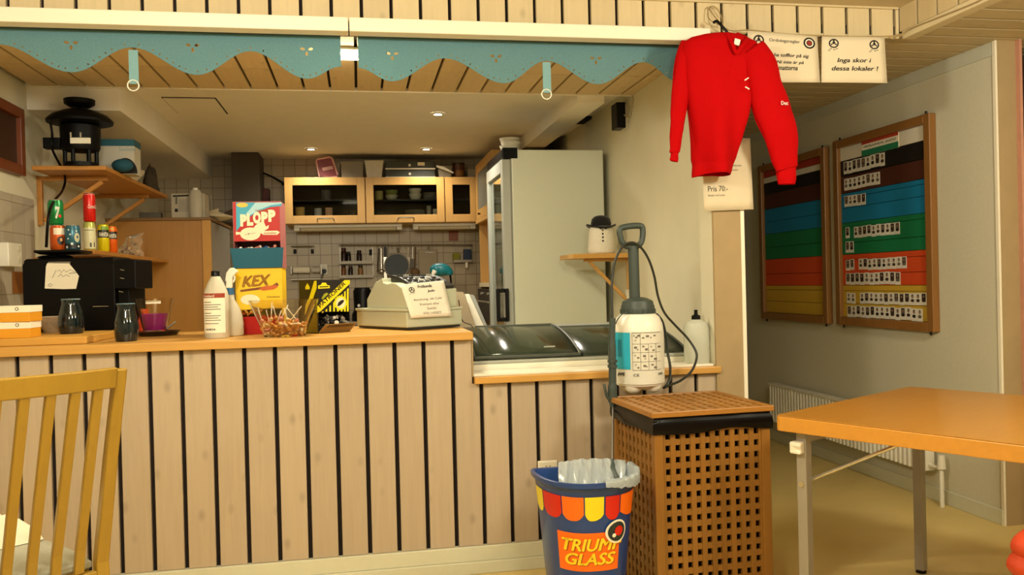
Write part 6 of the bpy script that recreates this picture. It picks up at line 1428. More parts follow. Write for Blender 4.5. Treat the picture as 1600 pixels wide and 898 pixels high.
# boards leaning behind the register, at the end of the worktop
def lean(pts, y0, dy, m, label, name='clipboard', thick=0.006, cat='board'):
    P = [onY(u, v, y0+dy*(525-v)/70) for u, v in pts]; n_ = (P[1]-P[0]).cross(P[2]-P[0]).normalized()
    if n_.y < 0: n_ = -n_
    mb = MB(); mb.prism(P, n_*thick); return build(mb, name, m, None, bevel=0.001, label=label, cat=cat)
lean(((700, 455), (724, 456), (743, 511), (700, 513)), 4.155, 0.05, mat('grey_brown_board', '#9a8c74', 0.7, var=0.05), 'grey-brown board leaning behind the right side of the cash register')
lean(((726, 459), (733, 459), (757, 511), (743, 511)), 4.19, 0.05, mat('white_binder', '#dcd9cd', 0.4), 'white folder spine leaning between the grey-brown board and the fridge', 'folder', 0.02, 'folder')
lean(((733, 459.5), (741, 461), (762, 511), (757.5, 511)), 4.20, 0.05, mat('grey_binder', '#8c8f8c', 0.4, var=0.25, scale=18), 'grey folder leaning just right of the white folder spine', 'folder', 0.02, 'folder')
build(MB().tube(spline([G(0.05, RW+0.02, 0.12), onZ(722, 500, 1.02), onZ(735, 507, 1.004), onZ(738, 511, 1.004)], 5), 0.0025, 6), 'power_cable', BLACK, None, smooth=True, label='thin black cable trailing from the right side of the cash register', cat='cable')
# ------------------------------------------------------------------ back wall: worktop, rails, racks, utensils
YB = 7.598
kt = thing('kitchen_base_unit', 'low kitchen units along the back wall, mostly hidden behind the counter', 'base unit', (0.2, 7.3, 0))
build(MB().box((-0.62, 7.02, 0.0), (0.985, 7.59, 0.87)), 'cabinets', BIRCH, kt, bevel=0.003)
build(MB().box((-0.62, 6.99, 0.871), (0.985, 7.594, 0.905)), 'worktop', mat('grey_laminate', '#6f675a', 0.5), kt, bevel=0.003)
STL = mat('dull_steel', '#8f877a', 0.35, 0.7, var=0.08)
def bp(u, v, d=0.0): return onY(u, v, YB-d)
def rail(u0, u1, v, d, label, hooks=()):
    a, b = bp(u0, v, d), bp(u1, v, d); t = thing('steel_rail', label, 'rail', (a+b)/2)
    build(MB().tube([a, b], 0.007, 8), 'bar', STL, t, smooth=True)
    for p in (a+Vector((0.012, 0, 0)), b-Vector((0.012, 0, 0))): build(MB().cyl(p+Vector((0, 0.001, 0)), (p.x, YB-0.0005, p.z), 0.011), 'wall_mount', STL, t)
    return t, a, b
r1, a1, b1_ = rail(455, 491, 385, 0.035, 'short steel rail at the left of the back wall tiles')
for u in (461, 488): build(MB().box((bp(u, 388).x-0.012, YB-0.03, bp(u, 396).z), (bp(u, 388).x+0.012, YB-0.004, bp(u, 389.5).z)), 'dark_clip', BLACKM, r1)
r2, a2, b2_ = rail(529, 738, 382.5, 0.05, 'long steel rail across the back wall tiles')
for u in (590, 597, 606, 612, 620, 625, 634, 642, 649, 668): 
    p = bp(u, 382.5, 0.05); build(MB().tube([p+Vector((0, 0.008, 0.002)), p+Vector((0, 0, 0.009)), p+Vector((0, -0.009, 0)), p+Vector((0, -0.006, -0.03)), p+Vector((0, 0.004, -0.036))], 0.002, 5), 'hook', STL, r2)
# kitchen-roll holder
t = thing('roll_holder', 'white kitchen roll holder under the short rail on the back wall', 'roll holder', bp(478, 425))
a, b = bp(458, 421.5, 0.07), bp(500, 421.5, 0.07)
build(MB().tube([a, a.lerp(b, 0.62)], 0.028, 20), 'paper_roll', PAPER, t, smooth=True, angle=50)
build(MB().tube([a.lerp(b, 0.70), b], 0.024, 20), 'foil_roll', mat('roll_grey', '#c8c2b4', 0.5), t, smooth=True, angle=50)
build(MB().box((a.x-0.02, YB-0.10, a.z-0.035), (a.x-0.008, YB-0.0005, a.z+0.03)), 'end_plate', STL, t); build(MB().box((b.x+0.006, YB-0.10, b.z-0.035), (b.x+0.018, YB-0.0005, b.z+0.03)), 'end_plate', STL, t)
build(MB().box((a.x-0.02, YB-0.10, bp(478, 436).z-0.006), (b.x+0.018, YB-0.001, bp(478, 436).z)), 'shelf_strip', WHITEP, t)
# socket with plug
p = bp(506, 421); t = thing('wall_socket', 'white wall socket with a black plug right of the kitchen roll', 'socket', p)
build(MB().box((p.x-0.033, YB-0.012, p.z-0.045), (p.x+0.033, YB-0.0005, p.z+0.05)), 'plate', WHITEP, t, bevel=0.004)
build(MB().cyl((p.x+0.002, YB-0.045, p.z-0.015), (p.x+0.002, YB-0.0125, p.z-0.015), 0.019, 0.022), 'plug', BLACK, t, smooth=True, angle=40)
build(MB().tube(spline([Vector((p.x+0.002, YB-0.045, p.z-0.02)), bp(503, 433, 0.05), bp(500, 442, 0.05), bp(501, 460, 0.06)]), 0.004, 6), 'cord', BLACK, t, smooth=True)
# spice rack with bottles
t = thing('spice_rack', 'two-tier pale spice rack hanging on the left end of the long rail', 'spice rack', bp(556, 432))
for v in (412, 434): a, b = bp(530, v, 0.06), bp(583, v, 0.06); build(MB().box((a.x, YB-0.075, a.z), (b.x, YB-0.01, a.z+0.008)), 'tray', WHITEP, t); build(MB().box((a.x, YB-0.079, a.z-0.004), (b.x, YB-0.0755, a.z+0.022)), 'front_lip', mat('pale_grey_lip', '#b9b2a2', 0.4), t)
for u in (531, 582): a, b = bp(u, 384, 0.03), bp(u, 434, 0.03); build(MB().box((a.x-0.004, YB-0.012, b.z), (a.x+0.004, YB-0.006, a.z-0.012)), 'upright', STL, t)
def jar(u, vb, vt, hw, cols, label, y=YB-0.042, grp='spice jars in the rack'):
    zb_, zt_ = bp(u, vb, 0.042).z+0.0085, onY(u, vt, y).z; x = onY(u, vb, y).x; r = hw*7.45/F; h_ = zt_-zb_
    o = thing('spice_jar', label, 'jar', (x, y, zb_), 0, grp)
    build(MB().lathe([(0.0005, zb_), (r, zb_), (r, zb_+h_*0.68), (r*0.75, zb_+h_*0.78), (0.0005, zb_+h_*0.78)], (x, y, 0), 14), 'glass', mat('jar_'+cols[0].strip('#'), cols[0], 0.25, var=0.1), o, smooth=True, angle=50)
    build(MB().lathe([(0.0005, zb_+h_*0.782), (r*0.8, zb_+h_*0.782), (r*0.8, zt_), (0.0005, zt_)], (x, y, 0), 14), 'cap', mat('jar_'+cols[1].strip('#'), cols[1], 0.4), o, smooth=True, angle=50)
jar(537.5, 411.5, 387, 4.2, ('#2a1410', '#4a1218'), 'tall dark jar with maroon top at the left of the upper spice tier')
jar(545, 411.5, 393, 3.6, ('#1a120e', '#12100e'), 'black jar second from left on the upper spice tier')
jar(561.5, 411.5, 391, 4.0, ('#241812', '#100d0b'), 'round-shouldered dark jar in the middle of the upper spice tier')
jar(537, 433, 414, 3.6, ('#7a4a1e', '#2a1a10'), 'brown jar at the left of the lower spice tier')
jar(548, 433, 415, 3.6, ('#1f140e', '#3a2414'), 'dark jar in the middle of the lower spice tier')
jar(563.5, 433, 414, 4.0, ('#8a6432', '#241a12'), 'amber jar at the right of the lower spice tier')
p = bp(579, 393, 0.03)
build(MB().box((p.x-0.012, YB-0.03, p.z-0.03), (p.x+0.012, YB-0.014, p.z+0.02)).box((p.x-0.010, YB-0.034, p.z-0.028), (p.x+0.010, YB-0.0305, p.z-0.008)), 'price_clip', [BLACKM], None, label='small dark clip with pale tag at the right end of the spice rack', cat='clip')
# utensils hanging from the long rail
MESH = mat('splatter_mesh', '#4b5358', 0.6, 0.3, var=0.3, scale=200)
def hang(name, label, parts, cat):
    t = thing(name, label, cat, parts[0][3]); 
    for nm, mb, m, _ in parts: build(mb, nm, m, t, smooth=True, angle=50)
    return t
c = bp(620, 415, 0.10); r = 19*7.4/F
mb = MB().lathe([(0.0005, 0), (r, 0), (r, 0.006), (0.0005, 0.006)], (0, 0, 0), 32, Matrix.Translation(c) @ Matrix.Rotation(PI/2, 4, 'X'))
mr = MB().tube([c+Vector((r*math.cos(k*PI/16), -0.003, r*math.sin(k*PI/16))) for k in range(32)], 0.006, 8, closed=True)
hang('splatter_guard', 'round grey mesh splatter guard hanging in the middle of the long rail', [('mesh_disc', mb, MESH, c), ('rim', mr, STL, c), ('handle', MB().tube([c+Vector((0.012, -0.003, r)), bp(622, 387, 0.085)], 0.006, 8), STL, c)], 'splatter guard')
c = bp(602, 396, 0.075); hang('knife', 'knife with black handle hanging left of the splatter guard', [('handle', MB().box((c.x-0.012, c.y-0.009, c.z-0.03), (c.x+0.012, c.y+0.009, c.z+0.06)), BLACK, c), ('blade', MB().box((c.x-0.016, c.y-0.001, c.z-0.22), (c.x+0.010, c.y+0.001, c.z-0.0305)), CHROME, c)], 'knife')
c = bp(596, 420, 0.075); hang('ladle', 'thin steel ladle hanging left of the black-handled knife', [('handle', MB().tube([bp(595.5, 388, 0.06), c], 0.004, 6), CHROME, c), ('bowl', MB().ell(c+Vector((0, 0, -0.02)), 0.03, 0.02, 0.02), CHROME, c)], 'ladle')
c = bp(591, 405, 0.075); hang('whisk', 'dark brown wooden fork hanging at the left of the utensils', [('handle', MB().tube([bp(592, 388, 0.06), bp(590, 425, 0.075)], 0.006, 6), mat('dark_wood', '#4a3218', 0.6), c)], 'wooden fork')
c = bp(637.5, 402, 0.07); hang('spatula', 'white plastic spatula hanging right of the splatter guard', [('handle', MB().tube([bp(638, 387, 0.06), c], 0.006, 6), WHITEP, c), ('blade', MB().box((c.x-0.016, c.y-0.002, c.z-0.09), (c.x+0.016, c.y+0.002, c.z)), WHITEP, c)], 'spatula')
c = bp(645, 404, 0.07); hang('turner', 'steel turner hanging between white spatula and wooden spoon', [('handle', MB().tube([bp(644.5, 386, 0.06), c], 0.004, 6), CHROME, c), ('blade', MB().box((c.x-0.02, c.y-0.001, c.z-0.08), (c.x+0.02, c.y+0.001, c.z)), mat('dark_steel', '#4b443a', 0.4, 0.6), c)], 'turner')
c = bp(648.5, 425, 0.095); hang('wooden_ladle', 'large brown wooden ladle hanging right of the steel turner', [('handle', MB().tube([bp(649, 386, 0.06), bp(648.5, 417, 0.09)], 0.006, 8), mat('brown_wood', '#6e5330', 0.6), c), ('bowl', MB().ell(c, 0.042, 0.02, 0.036, 18, 12), MATS['brown_wood'], c)], 'ladle')
c0_, c1_ = bp(653, 390, 0.03), bp(684, 442, 0.03)
cbd = build(MB().box((c0_.x, YB-0.04, c1_.z), (c1_.x, YB-0.028, c0_.z)), 'chopping_board', mat('beige_plastic_board', '#a4957a', 0.5, var=0.05), None, bevel=0.008, label='beige chopping board hanging flat against the back wall tiles', cat='chopping board')
p = bp(671, 394, 0.04); t = thing('board_clip', 'small steel clip holding the top of the beige chopping board', 'clip', p); build(MB().box((p.x-0.035, YB-0.05, p.z-0.006), (p.x+0.035, YB-0.0405, p.z+0.004)), 'clip', STL, t); build(MB().tube([p+Vector((0, 0.0, 0.004)), bp(670, 383, 0.05)], 0.003, 6), 'hook', STL, t)
a, b = bp(701, 361), bp(716, 376)
build(MB().box((a.x, YB-0.006, b.z), (b.x, YB-0.0002, a.z)), 'rust_tile', mat('rust_tile', '#8f4a22', 0.4), None, label='single rust-red tile near the right end of the back wall', cat='tile')
# small wire shelf at the right with a sponge box and a blue box
a, b = bp(708, 408, 0.05), bp(738, 408, 0.05)
t = thing('rail_shelf', 'small steel shelf hanging at the right end of the long rail', 'shelf', (a+b)/2)
build(MB().box((a.x, YB-0.085, a.z-0.008), (b.x, YB-0.004, a.z)), 'tray', STL, t); build(MB().box((a.x, YB-0.09, a.z-0.012), (b.x, YB-0.0855, a.z+0.01)), 'front_lip', STL, t)
for u in (709.5, 737): build(MB().box((bp(u, 384).x-0.004, YB-0.012, a.z), (bp(u, 384).x+0.004, YB-0.0045, bp(u, 385).z)), 'upright', STL, t)
def smallbox(u0, u1, vt, vb, m, label, nm, d0=0.02, d1=0.075, cat='box'):
    p, q = bp(u0, vb, d1), bp(u1, vt, d1); return build(MB().box((p.x, YB-d1, p.z), (q.x, YB-d0, q.z)), nm, m, None, bevel=0.002, label=label, cat=cat)
smallbox(708.5, 718, 395, 406.8, mat('sponge_yellow', '#8c8a28', 0.8, var=0.1), 'yellow-green sponge pack on the small rail shelf', 'sponge_pack', cat='sponge')
smallbox(725, 736, 389, 406.8, mat('deep_blue_carton', '#14294a', 0.5), 'dark blue carton on the right of the small rail shelf', 'blue_carton')
p = bp(729, 413, 0.095); build(MB().box((p.x-0.011, YB-0.097, p.z-0.03), (p.x+0.011, YB-0.0935, p.z+0.018)), 'price_tag', PAPER, None, label='white tag hanging from the front of the small rail shelf', cat='tag')
# teal hand blower on a stand (standing on the kitchen worktop), right behind the register
TEALP = mat('teal_plastic', '#14707a', 0.4, var=0.08)
ty = 6.6; tp_ = lambda u, v, d=0: onY(u, v, ty+d)
t = thing('hair_dryer', 'teal hand-held dryer with white mouth above the cash register', 'dryer', (tp_(690, 430).x, ty, 0.9))
build(MB().tube(spline([tp_(677, 424, -0.03), tp_(683, 421.5), tp_(693, 421.5), tp_(700, 425), tp_(701.5, 430)], 4), [0.032, 0.040, 0.046, 0.050, 0.052, 0.052, 0.052, 0.052, 0.050, 0.048, 0.046, 0.042, 0.040, 0.038, 0.036, 0.032, 0.028][:17], 16), 'barrel', TEALP, t, smooth=True, angle=60)
build(MB().tube([tp_(676, 429, -0.04), tp_(679.5, 423, -0.035)], [0.012, 0.022], 12), 'mouth', WHITEP, t, smooth=True)
build(MB().tube(spline([tp_(703, 427), tp_(704.5, 440), tp_(703, 455), tp_(702, 480)]), 0.008, 8), 'stand_arm', BLACK, t, smooth=True)
pz_ = tp_(702, 480); build(MB().tube([pz_, (pz_.x, ty, 0.0)], 0.010, 8), 'stand_pole', BLACK, t, smooth=True)
build(MB().lathe([(0.0005, 0), (0.13, 0), (0.12, 0.02), (0.0005, 0.025)], (pz_.x, ty, 0), 24), 'stand_base', BLACK, t, smooth=True, angle=40)
# black appliance half hidden between the liquorice box and the register
p, q = onY(552, 482, 7.2), onY(580, 449, 7.2)
t = thing('mixer', 'black kitchen appliance on the back worktop between the liquorice box and the register', 'appliance', ((p.x+q.x)/2, 7.2, 0.906))
cx_ = (p.x+q.x)/2; hz_ = onY(565, 449, 7.2).z
build(MB().lathe([(0.0005, 0.9055), (0.09, 0.9055), (0.09, 0.96), (0.07, 1.0), (0.075, hz_-0.03), (0.06, hz_), (0.0005, hz_)], (cx_, 7.2, 0), 24), 'body', BLACK, t, smooth=True, angle=40)
build(MB().tube(spline([Vector((cx_+0.07, 7.19, hz_-0.04)), Vector((cx_+0.12, 7.18, hz_-0.06)), Vector((cx_+0.11, 7.18, hz_-0.16)), Vector((cx_+0.07, 7.19, hz_-0.19))]), 0.009, 8), 'handle', BLACK, t, smooth=True)
for v in (0.07, 0.13): build(MB().cyl((cx_-0.03, 7.115, 0.9055+v), (cx_-0.03, 7.13, 0.9055+v), 0.012), 'knob', CHROME, t, smooth=True)
# things standing on the cupboards
ZC = CZ1+0.0005; yc_ = 7.36
def on_cab(u0, u1, vt, label, nm, m, taper=0.9, cat='tub', y=yc_, dep=0.09, rim=True):
    a, b = onY(u0, 276, y), onY(u1, 276, y); zt_ = onY((u0+u1)/2, vt, y).z; x0, x1 = a.x, b.x; cx_, hw = (x0+x1)/2, (x1-x0)/2
    t = thing(nm, label, cat, (cx_, y, ZC))
    def ring(k, z, g=0): return [Vector((cx_+sx*(hw*k-g), y+sy*(dep*k-g), z)) for sx, sy in ((-1, -1), (1, -1), (1, 1), (-1, 1))]
    mb = MB(); mb.loft([ring(taper, ZC), ring(1.0, zt_)], caps=False); mb.loft([ring(taper, ZC+0.0002)[::-1], ring(taper, ZC+0.003)], True); mb.loft([ring(taper, ZC+0.004, 0.003), ring(1.0, zt_, 0.003)][::-1], caps=False)
    build(mb, 'tub', m, t, bevel=0.003)
    if rim: build(MB().tube([p for p in ring(1.0, zt_)], 0.005, 6, closed=True), 'rim', m, t)
    return t
FROST = mat('frosted_plastic', '#b8b09c', 0.3, trans=0.5, var=0.05, ior=1.15)
on_cab(510, 532, 257, 'frosted tub behind the pink lid on the left cupboard', 'food_tub', FROST, 0.92, y=7.42)
on_cab(533, 568, 255, 'wide frosted tub with pale rim standing between the pink lid and white tub', 'food_tub', FROST, 0.94)
on_cab(570, 599, 253.5, 'white tapered tub left of the dark two-drawer box', 'food_tub', mat('white_tub', '#cfc8b4', 0.4), 0.78)
on_cab(683, 705, 262, 'low clear dish under the leaning white plate on the cupboards', 'food_tub', FROST, 0.8)
on_cab(729, 745, 267, 'low grey tub at the right end on top of the cupboards', 'food_tub', FROST, 0.85)
a_, b_ = onY(602, 276, 7.36), onY(679, 276, 7.36); zt_ = onY(640, 253, 7.36).z
t = thing('drawer_box', 'dark grey two-drawer box on top of the middle cupboard', 'drawer box', ((a_.x+b_.x)/2, 7.38, ZC)); DGB = mat('dark_grey_box', '#3d4038', 0.5, var=0.06)
H_ = zt_-ZC
build(MB().box((a_.x, 7.30, ZC), (b_.x, 7.50, zt_)), 'case', DGB, t, bevel=0.002)
for k_ in (0, 1):
    d = build(MB().box((a_.x+0.006, 7.292, ZC+0.012+k_*H_*0.5), (b_.x-0.006, 7.2995, ZC+H_*(0.46+0.5*k_))), 'drawer', DGB, t, bevel=0.002)
    xk = onY(640, 262, 7.29).x; build(MB().cyl((xk, 7.28, ZC+H_*(0.24+0.5*k_)), (xk, 7.2915, ZC+H_*(0.24+0.5*k_)), 0.011), 'knob', WHITEP, d, smooth=True, angle=40)
    build(MB().box((a_.x-0.001, 7.288, ZC+k_*H_*0.5), (b_.x+0.001, 7.2915, ZC+0.0115+k_*H_*0.5)), 'white_edge', WHITEP, t)
p = onY(658, 256, 7.29); build(MB().box((p.x-0.03, 7.288, p.z-0.014), (p.x+0.03, 7.2915, p.z+0.014)), 'label_plate', PAPER, t)
# pink storage lid leaning, plate, jar
pts = [onY(u, v, 7.31) for u, v in ((499, 276), (494, 252), (496, 248.5), (515, 245.5), (519, 247.5), (528, 273), (527, 276))]
t = thing('pink_lid', 'pink-rimmed red food box lid leaning on top of the left cupboard', 'lid', pts[0])
mb = MB(); mb.prism(pts, (0, 0.012, 0)); build(mb, 'panel', mat('dusky_red_plastic', '#7a3036', 0.4), t)
build(MB().tube([p+Vector((0, -0.002, 0.004 if p.z < ZC+0.01 else 0)) for p in pts], 0.008, 8, closed=True), 'rim', mat('pale_pink_rim', '#cfa09c', 0.4), t, smooth=True)
mb = MB(); q0 = [onY(u, v, 7.305) for u, v in ((503, 262), (519, 259), (521, 264), (504.5, 267))]; mb.prism(q0, (0, 0.002, 0)); build(mb, 'pale_bar', MATS['pale_pink_rim'], t)
mb = MB(); mb.loft([[onY(680, 263.5, 7.36)+Vector((0, d, 0)) , onY(706, 273.5, 7.36)+Vector((0, d, 0)), onY(707, 272, 7.36)+Vector((0, d, 0)), onY(692, 263, 7.36)+Vector((0, d, 0)), onY(680, 260.5, 7.36)+Vector((0, d, 0))] for d in (-0.115, -0.10)])
build(mb, 'leaning_tray', WHITEP, None, bevel=0.002, label='white tray leaning from the two-drawer box down to the low clear dish', cat='tray')
p = onY(717, 276, 7.36); r = 9.5*7.35/F; zt_ = onY(717, 255, 7.36).z
t = thing('spice_tin', 'brown jar with patterned label on top of the right cupboard', 'jar', (p.x, 7.36, ZC))
build(MB().lathe([(0.0005, ZC), (r, ZC), (r, zt_-0.02), (0.0005, zt_-0.02)], (p.x, 7.36, 0), 20), 'glass', mat('brown_jar', '#5a3216', 0.35, var=0.4, scale=40), t, smooth=True, angle=40)
build(MB().lathe([(0.0005, zt_-0.0195), (r*1.02, zt_-0.0195), (r*1.02, zt_), (0.0005, zt_)], (p.x, 7.36, 0), 20), 'cap', mat('brown_cap', '#3a2214', 0.4), t, smooth=True, angle=40)
build(MB().grid(lambda a, b: Vector((p.x+(r+0.001)*math.cos(-PI/2-0.7+1.4*a), 7.36+(r+0.001)*math.sin(-PI/2-0.7+1.4*a), ZC+0.02+0.05*b)), 8, 1), 'label', mat('ochre_label', '#8a5a24', 0.5, var=0.4, scale=60), t)
# extractor hood with its swivel arm
t = thing('extractor_hood', 'grey square extractor duct on the back wall left of the cupboards', 'extractor', (onY(387, 280, 7.3).x, 7.4, 1.9))
a_, b_ = onY(361.5, 248, 7.22), onY(406, 316, 7.22)
HOOD = mat('hood_steel', '#4d4335', 0.5, 0.3, var=0.12)
build(MB().box((a_.x, 7.22, b_.z-0.05), (b_.x, 7.59, 2.318)), 'duct', HOOD, t, bevel=0.003)
mb = MB(); mb.loft([[Vector((a_.x-g, 7.22-g*1.2, z)), Vector((b_.x+g, 7.22-g*1.2, z)), Vector((b_.x+g, 7.592, z)), Vector((a_.x-g, 7.592, z))] for g, z in ((0.12, b_.z-0.17), (0.12, b_.z-0.13), (0.002, b_.z-0.0505))])
build(mb, 'canopy', HOOD, t)
p = [onY(u, v, 7.45) for u, v in ((411, 270), (425, 276), (441, 285), (443, 289))]
build(MB().tube(p, [0.008, 0.008, 0.011, 0.014], 8), 'swivel_arm', BLACK, t, smooth=True)
p = onY(415, 306, 7.5); build(MB().box((p.x-0.03, 7.47, p.z-0.07), (p.x+0.03, 7.59, p.z+0.06)), 'red_brown_carton', mat('dark_red_carton', '#4a1712', 0.6), t)
for c_ in [c for c in t.children if c.name.startswith('red_brown')]: c_.name = 'switch_box'
# ------------------------------------------------------------------ tall wooden cabinet and fridge front at the left
TY = 6.05
tcx1 = onY(331, 420, TY).x; ztc = onY(250, 340, TY).z
CABW = slatwood('warm_oak_veneer', '#a8742a', 2, knots=0.0, island=0.02, rough=0.45, var=0.10, grain=60)
t = thing('tall_cabinet', 'tall golden wooden housing at the left with grey fridge fronts facing right', 'cabinet', (-1.3, 6.4, 0))
build(MB().box((XL+0.004, TY+0.012, 0), (tcx1-0.002, TY+0.032, ztc-0.02)), 'side_panel', CABW, t, bevel=0.002)
build(MB().box((tcx1-0.058, TY, 0), (tcx1, TY+0.0115, ztc-0.02)), 'front_stile', mat('golden_stile', '#c28c3a', 0.45, var=0.08), t, bevel=0.002)
build(MB().box((XL+0.004, TY-0.004, ztc-0.0195), (tcx1+0.004, 6.98, ztc)), 'top_board', mat('dark_oak_top', '#7d5a2c', 0.5, var=0.1), t, bevel=0.002)
build(MB().box((XL+0.004, TY+0.033, 0), (tcx1-0.03, 6.95, ztc-0.02)), 'carcass', CABW, t)
for z0, z1 in ((0.06, 0.95), (0.96, ztc-0.025)): build(MB().box((tcx1-0.0295, TY+0.034, z0), (tcx1-0.004, 6.94, z1)), 'fridge_front', mat('grey_appliance', '#8a8478', 0.4, var=0.04), t, bevel=0.003)
# white boxes, thin glasses and a pale bag on top of the cabinet
q0, q1 = onY(268, 336, 6.12), onY(319, 294, 6.12)
bx_ = thing('cabinet_top_box', 'white carton with printed front standing on the tall wooden cabinet', 'carton', ((q0.x+q1.x)/2, 6.2, ztc))
build(MB().box((q0.x, 6.12, ztc+0.0005), (q1.x, 6.30, onY(300, 302, 6.12).z)), 'carton', mat('dull_white_carton', '#b5aa92', 0.6, var=0.08), bx_, bevel=0.002)
def cpoly(pts, m, nm, y): return flat_poly([onY(u, v, y) for u, v in pts], m, nm, bx_)
cpoly(((270, 305), (295, 304), (295, 306.5), (270, 307.5)), BLACKM, 'print_bar', 6.1192); cpoly(((274, 308), (277, 308), (277, 319), (274, 319)), GREYINK, 'print_bar', 6.1192); cpoly(((273, 326), (278, 326), (278, 331), (273, 331)), BLACKM, 'print_block', 6.1192); cpoly(((279, 311), (294, 310), (294, 331), (279, 331)), mat('grey_print', '#a39a86', 0.6), 'print_panel', 6.1192)
t = thing('plastic_canister', 'translucent white canister beside the printed carton on the tall cabinet', 'canister', (onY(305, 335, 6.1).x, 6.08, ztc))
xc = onY(306, 335, 6.08).x; kk = 6.0/F; zt_ = onY(306, 297, 6.08).z
build(MB().lathe([(0.0005, ztc+0.0005), (kk*9, ztc+0.0005), (kk*9.5, ztc+0.01), (kk*9.5, zt_-0.03), (kk*7, zt_), (0.0005, zt_)], (xc, 6.085, 0), 24, sy=0.6), 'body', mat('milky_canister', '#cdc4ae', 0.35, trans=0.3, var=0.05, ior=1.2), t, smooth=True, angle=50)
build(MB().lathe([(0.0005, zt_+0.0003), (kk*4, zt_+0.0003), (kk*4, zt_+0.015), (0.0005, zt_+0.015)], (xc, 6.085, 0), 16), 'cap', WHITEP, t, smooth=True, angle=40)
for u in (323.5, 329):
    x = onY(u, 330, 6.5).x; z1 = onY(u, 305, 6.5).z
    o = build(MB().lathe([(0.0005, ztc+0.0005), (0.012, ztc+0.0005), (0.014, z1), (0.0125, z1), (0.0105, ztc+0.006), (0.0005, ztc+0.006)], (x, 6.5, 0), 16), 'slim_glass', FROST, None, smooth=True, angle=50, label='slim clear glass on the tall cabinet, %s of a pair' % ('left' if u < 325 else 'right'), cat='glass', group='slim glasses on the tall cabinet')
def bagfn(a, b):
    th = 2*PI*a; e = math.sin(PI*min(max(b, 0.001), 0.999)); x = onY(345, 330, 6.4).x-0.02+0.11*math.cos(th)*e; y = 6.42+0.10*math.sin(th)*e; z = ztc+0.001+0.075*b*(1-0.25*math.cos(th))
    return Vector((x+0.012*noise.noise(Vector((a*7, b*5, 3))), y, z+0.008*noise.noise(Vector((a*9, b*6, 8)))*e))
mb = MB().grid(bagfn, 28, 14); bmesh.ops.remove_doubles(mb.bm, verts=mb.bm.verts, dist=1e-4)
for v in mb.bm.verts: v.co.z = max(v.co.z, ztc+0.0008)
build(mb, 'folded_towel', mat('pale_towel', '#c6b694', 0.85, var=0.06), None, smooth=True, angle=70, label='pale folded towel lying at the right end on top of the tall cabinet', cat='towel')
q = onY(232, 332, 6.2)
build(MB().box((q.x-0.05, 6.15, ztc+0.0005), (q.x+0.09, 6.22, ztc+0.045)), 'grey_pack', mat('dim_grey_pack', '#5f584a', 0.6, var=0.2), None, bevel=0.002, label='low grey pack under the upper wall shelf on the tall cabinet', cat='pack')
q0, q1 = onY(222, 336, 6.66), onY(266, 312, 6.66)
# ------------------------------------------------------------------ upper and lower wall shelves on the left wall
def wall_shelf(y0, y1, z0, z1, x1, m, label, brackets, xa=XL+0.001):
    t = thing('wall_shelf', label, 'shelf', ((XL+x1)/2, (y0+y1)/2, z0))
    build(MB().box((xa, y0, z0), (x1, y1, z1)), 'shelf_board', m, t, bevel=0.002)
    for y in brackets:
        build(MB().box((XL+0.001, y-0.014, z0-0.26), (XL+0.025, y+0.014, z0-0.0005)), 'bracket_upright', PINEY, t, bevel=0.002)
        build(MB().box((XL+0.0255, y-0.014, z0-0.025), (x1-0.06, y+0.014, z0-0.0005)), 'bracket_arm', PINEY, t, bevel=0.002)
        build(MB().bar((XL+0.032, y, z0-0.235), (x1-0.085, y, z0-0.03), 0.022, 0.022, (0, 1, 0)), 'brace', PINEY, t, bevel=0.002)
    return t
SX = -1.252
wall_shelf(4.60, 6.03, 1.821, 1.842, SX, PINEY, 'upper wooden shelf on the left wall carrying the black lantern', (4.85, 5.75), -1.60)
ZL = 1.408
lsh = wall_shelf(4.42, 6.03, ZL-0.02, ZL, -1.265, PINEY, 'lower wooden shelf at the left holding the pale can and the nuts', (4.75, 5.75), -1.47)
tq = [onY(u, 388, y) for u, y in ((52, 4.12), (126, 4.12), (126, 4.30), (52, 4.30))]
tx0, tx1 = tq[0].x+0.005, tq[1].x; ZT = onY(95, 391.5, 4.2).z
mb = MB()
for g, z in ((0.02, TZT+0.0005), (0.0, ZT-0.010), (0.0, ZT)):
    if z == TZT+0.0005: R = []
    R.append([Vector((x+sx*-g, y+sy*-g, z)) for x, y, sx, sy in ((tx0, 4.105, -1, -1), (tx1, 4.105, 1, -1), (tx1, 4.30, 1, 1), (tx0, 4.30, -1, 1))])
mb.loft(R); build(mb, 'black_tray', BLACK, None, bevel=0.004, label='black tray on top of the coffee machine, under the green and blue cans', cat='tray')
